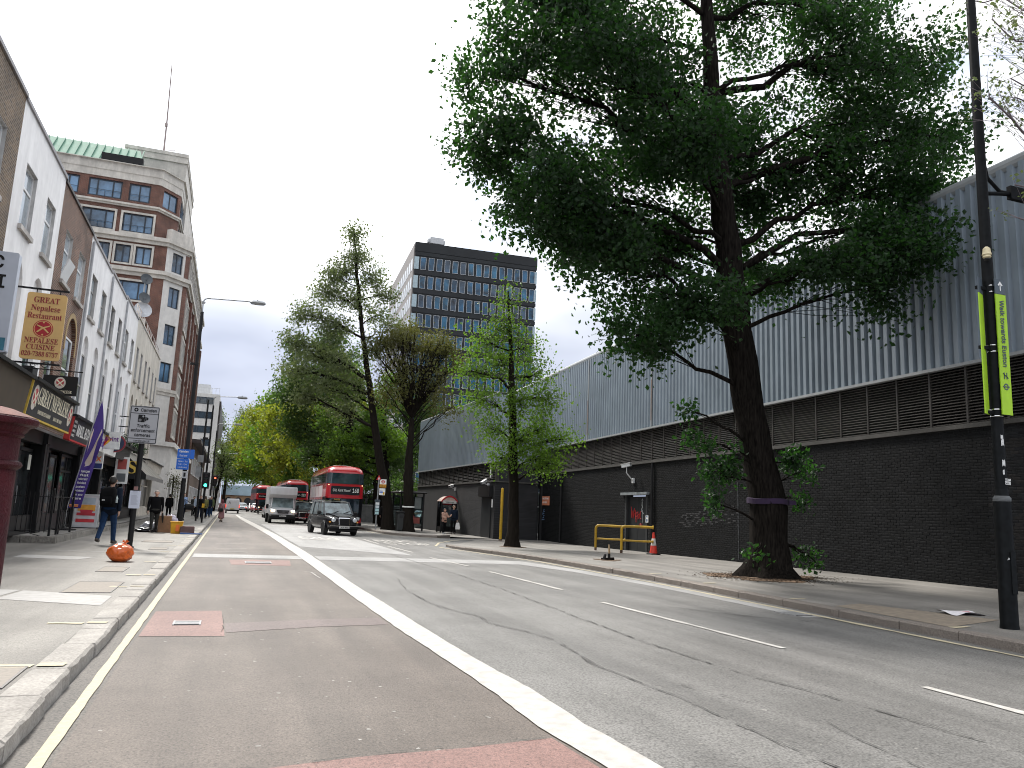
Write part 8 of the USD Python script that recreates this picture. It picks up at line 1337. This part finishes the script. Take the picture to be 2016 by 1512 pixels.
yb = thing('yellow_tub', 'yellow tub with a red label in front of the lamp post foot', 'tub', (-1.93, 35.7, 0.12)); build('tub', MB().loft([rring(0.2, -0.18, 0.18, 0, 0.05), rring(0.24, -0.22, 0.22, 0.44, 0.05), rring(0.26, -0.24, 0.24, 0.46, 0.05), rring(0.26, -0.24, 0.24, 0.49, 0.05)]), M('tub_yellow', (0.8, 0.42, 0.02), 0.4), yb); build('label', MB().box(-0.02, -0.235, 0.1, 0.12, -0.21, 0.36), ORANGE, yb)
blt = thing('blue_bar', 'blue plastic bar lying across the kerb beside the boxes', 'bar', (-1.3, 34.5, 0.15)); build('bar', rbox(-0.42, 0.42, -0.05, 0.05, 0, 0.05, 0.02), M('bar_blue', (0.04, 0.1, 0.3), 0.5), blt)
def sack(label, loc, s, mat, seed):
    t_ = thing('rubbish_bag', label, 'bag', loc); v = np.array(trimesh.creation.icosphere(3).vertices); f = np.array(trimesh.creation.icosphere(3).faces); r0 = 1 + 0.35 * (meshkit.fbm(v * 2.2 + seed, 3) - 0.5) * 2; v = v * r0[:, None] * np.array(s); v[:, 2] = np.maximum(v[:, 2] + s[2] * 0.75, 0.003); build('bag', (v, f), mat, t_, smooth=30); build('knot', MB().tube([(0, 0, s[2] * 1.5), (0.03, 0, s[2] * 1.9)], [0.05, 0.03], 6), mat, t_)
sack('grey-white crumpled rubbish bag left of the tall brown box', (-3.0, 36.7, 0.12), (0.38, 0.3, 0.24), M('pale_plastic', (0.5, 0.5, 0.54), 0.35, vscale=12, color2=(0.3, 0.3, 0.33)), 1.0); sack('flat black rubbish bag under the grey-white one', (-3.15, 36.3, 0.12), (0.42, 0.3, 0.12), M('black_plastic_sack', (0.015, 0.015, 0.018), 0.25, coat=0.4), 2.0); sack('lilac rubbish bag on top behind the tall brown box', (-2.25, 37.1, 0.3), (0.3, 0.25, 0.3), M('lilac_plastic', (0.4, 0.37, 0.46), 0.4), 3.0)

# ------------------------------------------------------------------ people (local frame: facing -y)
SKIN = M('skin_light', (0.5, 0.3, 0.22), 0.55, var=0.06); SKIN2 = M('skin_brown', (0.26, 0.14, 0.09), 0.55, var=0.06)
HAIRD = M('hair_dark', (0.015, 0.012, 0.01), 0.6); HAIRG = M('hair_grey', (0.3, 0.27, 0.24), 0.7); HAIRB = M('hair_brown', (0.08, 0.05, 0.03), 0.6); EYE = M('eye_dark', (0.02, 0.015, 0.012), 0.3); LIP = M('lip', (0.35, 0.15, 0.12), 0.5)
JEAN = M('denim_blue', (0.02, 0.045, 0.105), 0.9, spec=0.1, vscale=10); NAVY = M('navy_cloth', (0.012, 0.018, 0.032), 0.9, spec=0.1, vscale=7); BLKC = M('black_cloth', (0.007, 0.007, 0.008), 0.9, spec=0.08, vscale=7); GREYC = M('grey_trousers', (0.04, 0.04, 0.038), 0.9, spec=0.1, vscale=7); SHOE = M('dark_shoe', (0.03, 0.02, 0.016), 0.5); TANC = M('tan_coat', (0.42, 0.25, 0.19), 0.8, vscale=7)
_sph = {}
def ball(p, r):
    return m3.Manifold.sphere(float(r), 12).translate([float(x) for x in p])
def bone(a, b, ra, rb): return m3.Manifold.batch_hull([ball(a, ra), ball(b, rb)])
def fuse(parts, ref=0.045, it=5):
    m = m3.Manifold.batch_boolean(parts, m3.OpType.Add)
    if ref: m = m.refine_to_length(ref)
    g = m.to_mesh(); t = trimesh.Trimesh(g.vert_properties[:, :3], g.tri_verts, process=True)
    if it: trimesh.smoothing.filter_taubin(t, iterations=it)
    return np.array(t.vertices), np.array(t.faces)
def rotx(v, a, o):
    v = np.array(v, float) - o; c, s = math.cos(a), math.sin(a); return np.array([v[0], c * v[1] - s * v[2], s * v[1] + c * v[2]]) + o
def person(label, loc, rz, top, legs, hair=HAIRD, skin=SKIN, stride=0.0, arms=(0.15, 0.15), bend=(0.25, 0.25), h=1.75, long_coat=False, skirt=False, girth=1.0, group=None, shoe=SHOE, raise_r=None, long_hair=False, knee=None):
    """stride > 0 puts the figure's right leg (at -x as seen from the front) ahead; arms swing by those angles, forearms bend by bend."""
    k = h / 1.75; p = thing('person', label, 'person', loc, rz, group=group); K = lambda *q: np.array(q, float) * k
    pel, waist, chest, neck, head = K(0, 0, .95), K(0, 0, 1.08), K(0, -.005, 1.33), K(0, 0.0, 1.49), K(0, -.03, 1.63)
    J = {}
    for s, nm in ((-1, 'r'), (1, 'l')):
        st_ = stride * (1 if s < 0 else -1); hip = K(s * .09, 0, .93); kn = rotx(hip + K(s * .01, 0, -.45), -(st_ * 0.9 if st_ > 0 else st_ * 0.55), hip); back = 0.1 + (0.15 if st_ > 0 else abs(st_) * 0.9)
        an = rotx(kn + K(0, 0, -.42), -(st_ * 0.9 if st_ > 0 else st_ * 0.55) + back * (1 if st_ <= 0 else 0.7), kn); tilt = 0.0 if st_ >= 0 else 0.5 * abs(st_)
        toe = an + K(s * .02, -.17, -.045 - 0.10 * tilt); heel = an + K(0, .05, -.035)
        sh = K(s * .185 * girth, 0.0, 1.42); aw = arms[0 if s < 0 else 1]; el = rotx(sh + K(s * .045, .0, -.29), -aw, sh); wr = rotx(el + K(s * .0, 0, -.26), -(aw + bend[0 if s < 0 else 1]), el); ax = rotx(el + K(0, 0, -1), -(aw + bend[0 if s < 0 else 1]), el) - el
        J[nm] = (hip, kn, an, toe, heel, sh, el, wr, ax / np.linalg.norm(ax))
    low = min(J[n_][i][2] for n_ in 'rl' for i in (2, 3, 4)) - 0.045 * k; dz = np.array([0, 0, -low])
    pel, waist, chest, neck, head = [q + dz for q in (pel, waist, chest, neck, head)]
    for n_ in J: J[n_] = tuple(q + dz if i < 8 else q for i, q in enumerate(J[n_]))
    B = []; g = girth
    B += [bone(pel + K(-.07, 0, 0), pel + K(.07, 0, 0), .115 * k * g, .115 * k * g), m3.Manifold.batch_hull([ball(pel + K(-.06, 0, .0), .11 * k * g), ball(pel + K(.06, 0, 0), .11 * k * g), ball(waist + K(-.05, 0, 0), .1 * k * g), ball(waist + K(.05, 0, 0), .1 * k * g)]),
          m3.Manifold.batch_hull([ball(waist + K(-.05, 0, 0), .1 * k * g), ball(waist + K(.05, 0, 0), .1 * k * g), ball(chest + K(-.08, 0, 0), .11 * k), ball(chest + K(.08, 0, 0), .11 * k), ball(neck + K(-.06, 0, -.06), .06 * k), ball(neck + K(.06, 0, -.06), .06 * k)]), bone(neck + K(0, 0, -.06), head + K(0, .02, -.05), .058 * k, .052 * k),
          m3.Manifold.batch_hull([ball(head + K(0, 0.015, .045), .088 * k), ball(head + K(0, -.02, -.02), .075 * k), ball(head + K(0, -.045, -.075), .04 * k)]), bone(head + K(0, -.095, .0), head + K(0, -.11, -.025), .012 * k, .016 * k)]
    JK, TR, SH_ = [], [], []
    for n_, s in (('r', -1), ('l', 1)):
        hip, kn, an, toe, heel, sh, el, wr, ax = J[n_]
        B += [bone(hip, kn, .082 * k * g, .056 * k), bone(kn, an, .056 * k, .038 * k), bone(heel, toe, .04 * k, .035 * k), bone(an, heel, .038 * k, .04 * k), bone(chest + K(s * .1, 0, .06), sh, .07 * k, .062 * k), bone(sh, el, .052 * k, .042 * k), bone(el, wr, .042 * k, .028 * k), bone(head + K(s * .085, .01, .0), head + K(s * .09, .02, .03), .014 * k, .018 * k)]
        side = np.cross(ax, [s, 0, 0.0]); side /= np.linalg.norm(side); pc = wr + ax * .05 * k; B.append(m3.Manifold.batch_hull([ball(wr, .026 * k), ball(pc + side * .025 * k, .02 * k), ball(pc - side * .025 * k, .02 * k), ball(pc + ax * .03 * k + side * .025 * k, .014 * k), ball(pc + ax * .03 * k - side * .025 * k, .014 * k)]))
        for i, L_ in enumerate((.060, .07, .066, .05)): a = pc + ax * .03 * k + side * (.028 - .0187 * i) * k; b = a + ax * L_ * .5 * k; c = b + ax * L_ * .42 * k - np.array([s, 0, 0]) * .018 * k; B += [bone(a, b, .0095 * k, .009 * k), bone(b, c, .009 * k, .0075 * k)]
        t0 = wr + ax * .02 * k + side * .02 * k; t1 = t0 + ax * .03 * k + side * .03 * k; B += [bone(t0, t1, .013 * k, .011 * k), bone(t1, t1 + ax * .03 * k, .011 * k, .009 * k)]
        JK += [bone(chest + K(s * .1, 0, .06), sh, .083 * k, .078 * k), bone(sh, el, .07 * k, .06 * k), bone(el, wr - ax * .02 * k, .06 * k, .043 * k)]
        if not skirt: TR += [bone(hip, kn, .098 * k * g, .072 * k), bone(kn, an + K(0, 0, .01), .072 * k, .058 * k)]
        SH_ += [m3.Manifold.batch_hull([ball(heel, .045 * k), ball(toe, .04 * k), ball(an, .046 * k), ball(toe + K(0, .05, .02), .038 * k)])]
    build('body', fuse(B, 0.05, 4), skin, p, smooth=50)
    hem = .28 if not long_coat else .55
    JK += [m3.Manifold.batch_hull([ball(waist + K(-.06, 0, 0), .122 * k * g), ball(waist + K(.06, 0, 0), .122 * k * g), ball(chest + K(-.09, 0, .0), .125 * k), ball(chest + K(.09, 0, 0), .125 * k), ball(neck + K(-.06, .0, -.05), .068 * k), ball(neck + K(.06, 0, -.05), .068 * k)]),
           m3.Manifold.batch_hull([ball(waist + K(-.06, 0, 0), .122 * k * g), ball(waist + K(.06, 0, 0), .122 * k * g), ball(pel + K(-.085, 0, .1 - hem * .6), .12 * k * g), ball(pel + K(.085, 0, .1 - hem * .6), .12 * k * g)])]
    build('coat' if long_coat else 'jacket', fuse(JK, 0.06, 4), top, p, smooth=50)
    if skirt: build('skirt', fuse([m3.Manifold.batch_hull([ball(pel + K(-.09, 0, 0), .12 * k), ball(pel + K(.09, 0, 0), .12 * k), ball(pel + K(-.13, 0, -.62), .13 * k), ball(pel + K(.13, 0, -.62), .13 * k)])], 0.08, 3), legs, p, smooth=50)
    else: build('trousers', fuse(TR + [bone(pel + K(-.07, 0, -.01), pel + K(.07, 0, -.01), .128 * k * g, .128 * k * g)], 0.06, 4), legs, p, smooth=50)
    for q in SH_: build('shoe', fuse([q], 0.05, 2), shoe, p, smooth=50)
    hr = m3.Manifold.batch_hull([ball(head + K(0, .025, .058), .094 * k), ball(head + K(0, .05, 0), .08 * k)]) - m3.Manifold.cube([.4 * k, .2 * k, .2 * k], True).translate([float(x) for x in head + K(0, -.155, -.045)])
    if long_hair: hr = hr + m3.Manifold.batch_hull([ball(head + K(0, .05, 0), .085 * k), ball(head + K(0, .06, -.16), .07 * k)])
    build('hair', fuse([hr], 0.04, 2), hair, p, smooth=50)
    for s in (-1, 1): build('eye', MB().lathe([(0.002, 0), (0.011 * k, .004), (0.002, .008)], 8, head + K(s * .034, -.088, .018)), EYE, p)
    build('mouth', MB().box(*(head + K(-.024, -.093, -.053)), *(head + K(.024, -.08, -.047))), LIP, p)
    return p, dict(pel=pel, chest=chest, neck=neck, head=head, J=J, k=k)

# man with the backpack, walking away on the left pavement
pm, q = person('man in dark jacket and blue jeans walking away behind the sign post', (-3.28, 26.0, 0.12), PI - 0.15, NAVY, JEAN, stride=0.42, arms=(-0.2, 0.35), bend=(0.3, 1.0), h=1.98, girth=1.08)
c = q['chest']; bpk = thing('backpack', 'black backpack with a water bottle, worn by the man in jeans', 'backpack', (-3.28, 26.0, 0.12), PI - 0.15); kk = q['k']
build('bag', MB().loft([rring(a * kk, (0.11) * kk, (0.11 + d) * kk, c[2] + z * kk, 0.07) for a, d, z in ((0.13, 0.12, -0.36), (0.18, 0.2, -0.32), (0.185, 0.22, -0.1), (0.175, 0.2, 0.08), (0.12, 0.12, 0.15))]), BLKC, bpk, smooth=40)
build('front_pocket', MB().loft([rring(a * kk, 0.29 * kk, (0.31 + d) * kk, c[2] + z * kk, 0.05) for a, d, z in ((0.1, 0.02, -0.3), (0.13, 0.07, -0.26), (0.13, 0.06, -0.12), (0.1, 0.01, -0.08))]), BLKC, bpk, smooth=40); build('bottle', MB().lathe([(0.03, 0), (0.035, 0.02), (0.035, 0.14), (0.015, 0.18), (0.015, 0.21)], 10, (-0.20 * kk, 0.2 * kk, c[2] - 0.25 * kk)), M('bottle_clear', (0.45, 0.52, 0.52), 0.15, spec=0.8), bpk)
for s in (-1, 1): build('strap', MB().tube([(s * 0.12 * kk, 0.12 * kk, c[2] + 0.12 * kk), (s * 0.14 * kk, 0.02, c[2] + 0.2 * kk), (s * 0.13 * kk, -0.13 * kk, c[2] + 0.05 * kk), (s * 0.15 * kk, 0.05, c[2] - 0.25 * kk), (s * 0.15 * kk, 0.12 * kk, c[2] - 0.28 * kk)], 0.022 * kk, 6), BLKC, bpk)
build('stripe', MB().box(0.03 * kk, 0.385 * kk, c[2] - 0.2 * kk, 0.1 * kk, 0.39 * kk, c[2] - 0.17 * kk), LGREY, bpk)
# man walking towards the camera
pw, q = person('stocky grey-haired man in black walking towards the camera with a folded umbrella', (-2.85, 36.2, 0.12), 0.1, BLKC, GREYC, hair=HAIRG, stride=0.2, arms=(0.05, -0.05), bend=(0.25, 0.2), h=1.70, girth=1.25)
wl_ = q['J']['l'][7]; um = thing('umbrella', 'folded black umbrella in the hand of the man in black', 'umbrella', (-2.85, 36.2, 0.12), 0.1); build('canopy', MB().tube([wl_ + [0.02, -0.02, -0.06], wl_ + [0.04, -0.03, -0.22], wl_ + [0.07, -0.05, -0.48]], [0.03, 0.05, 0.012], 8), BLACK, um); build('handle', MB().tube([wl_ + [0.01, -0.01, 0.02], wl_ + [0.02, -0.02, -0.08]], 0.014, 6), BLACK, um)
# the couple by the kiosk
person('woman in a short tan coat and black leggings beside the phone kiosk', (13.45, 50.6, 0.0), 0.35, TANC, BLKC, hair=HAIRB, stride=0.12, arms=(0.35, 0.5), bend=(1.2, 1.4), h=1.62, shoe=M('pale_shoe', (0.5, 0.5, 0.5), 0.5), long_hair=True)
_, q = person('man in dark clothes with a white carrier bag beside the woman in tan', (14.15, 50.9, 0.0), -0.1, NAVY, BLKC, hair=HAIRB, stride=0.08, arms=(0.4, 0.0), bend=(1.2, 0.05), h=1.86)
wl_ = q['J']['l'][7]; cb_ = thing('carrier_bag', 'white carrier bag hanging from the hand of the man by the kiosk', 'bag', (14.15, 50.9, 0.0), -0.1); build('bag', MB().loft([rring(0.15, -0.08, 0.08, wl_[2] - 0.62, 0.05, x=wl_[0] + 0.05), rring(0.17, -0.1, 0.1, wl_[2] - 0.5, 0.06, x=wl_[0] + 0.05), rring(0.11, -0.05, 0.05, wl_[2] - 0.2, 0.04, x=wl_[0] + 0.04)]), WHITE, cb_, smooth=40); build('handle', MB().tube([wl_ + [0.0, 0, -0.2], wl_ + [0.02, 0, -0.06], wl_ + [0.1, 0, -0.2]], 0.012, 5), WHITE, cb_)
person('person in a white top and pale trousers waiting by the bus shelter', (11.75, 54.6, 0.05), 0.5, WHITE, M('pale_trousers', (0.45, 0.46, 0.5), 0.8), hair=HAIRD, skin=SKIN2, arms=(0.2, 0.2), bend=(0.8, 0.8), h=1.75)
person('person in dark clothes standing behind the bus stop timetable', (10.0, 53.6, 0.1), -0.3, BLKC, BLKC, skin=SKIN, h=1.75)
# the woman stepping into the road, and the people farther along the left pavement
person('woman in a dusty pink long dress and dark headscarf stepping off the left kerb', (-0.42, 63.6, 0.0), PI + 0.4, M('dusty_pink', (0.33, 0.17, 0.18), 0.85, vscale=6), M('dusty_pink', (0, 0, 0)), hair=M('scarf_wine', (0.16, 0.03, 0.05), 0.8), skin=SKIN2, skirt=True, long_coat=True, h=1.62, long_hair=True, stride=0.15)
bgm = thing('handbag', 'black handbag at the side of the woman in pink', 'bag', (-0.5, 63.42, 0.75)); build('bag', rbox(-0.17, 0.17, -0.08, 0.08, 0, 0.26, 0.06), BLACK, bgm); build('strap', MB().tube([(-0.13, 0, 0.24), (0, 0.05, 0.6), (0.13, 0, 0.24)], 0.012, 5), BLACK, bgm)
LBLUE = M('light_blue_shirt', (0.25, 0.36, 0.58), 0.8, vscale=6); OLIVE = M('olive_jacket', (0.16, 0.16, 0.05), 0.8)
crowd = [('man in a light blue shirt beside the lamp post with the blue sign', -2.9, 58.5, 0.4, LBLUE, NAVY, HAIRD, 1.82, 0.1), ('dark slim figure walking by the pale stone base of the brick block', -4.0, 62.0, PI, BLKC, BLKC, HAIRD, 1.72, 0.25), ('person in a pale blue top left of the green traffic light', -2.4, 70.0, 0.2, M('pale_blue_top', (0.42, 0.5, 0.62), 0.8), BLKC, HAIRD, 1.74, 0.2),
         ('person in black just left of the traffic light pole', -2.05, 66.5, 0.0, BLKC, NAVY, HAIRB, 1.74, 0.15), ('person in an olive yellow jacket behind the traffic light pole', -1.75, 67.5, PI, OLIVE, BLKC, HAIRB, 1.72, 0.2), ('person in a dark jacket with a white cap right of the traffic light', -1.55, 72.0, PI, NAVY, JEAN, WHITE, 1.78, 0.3), ('person in grey at the back of the crossing crowd', -2.9, 76.0, 0.3, GREYC, BLKC, HAIRD, 1.72, 0.2), ('person in a green top close to the kerb behind the crossing', -1.5, 78.0, 0.0, M('moss_top', (0.1, 0.13, 0.05), 0.8), JEAN, HAIRB, 1.76, 0.1), ('person in black farther along near the red light', -1.7, 86.0, 0.0, BLKC, BLKC, HAIRD, 1.75, 0.2), ('person in brown walking near the far street lamps', -2.3, 92.0, PI, M('brown_coat', (0.12, 0.07, 0.05), 0.8), BLKC, HAIRB, 1.7, 0.25)]
for lab, x, y, rz, a, b, hr, h, s in crowd: person(lab, (x, y, 0.12), rz, a, b, hair=hr, h=h, stride=s, arms=(0.1, -0.15), bend=(0.3, 0.3), group='people at the far crossing' if y > 64 else None)
dbag = thing('shoulder_bag', 'large black bag carried beside the man in the light blue shirt', 'bag', (-2.5, 58.3, 0.85)); build('bag', rbox(-0.3, 0.3, -0.12, 0.12, 0, 0.4, 0.1), BLACK, dbag); build('strap', MB().tube([(-0.25, 0, 0.38), (-0.3, 0, 0.7), (0.2, 0, 0.38)], 0.02, 5), BLACK, dbag)
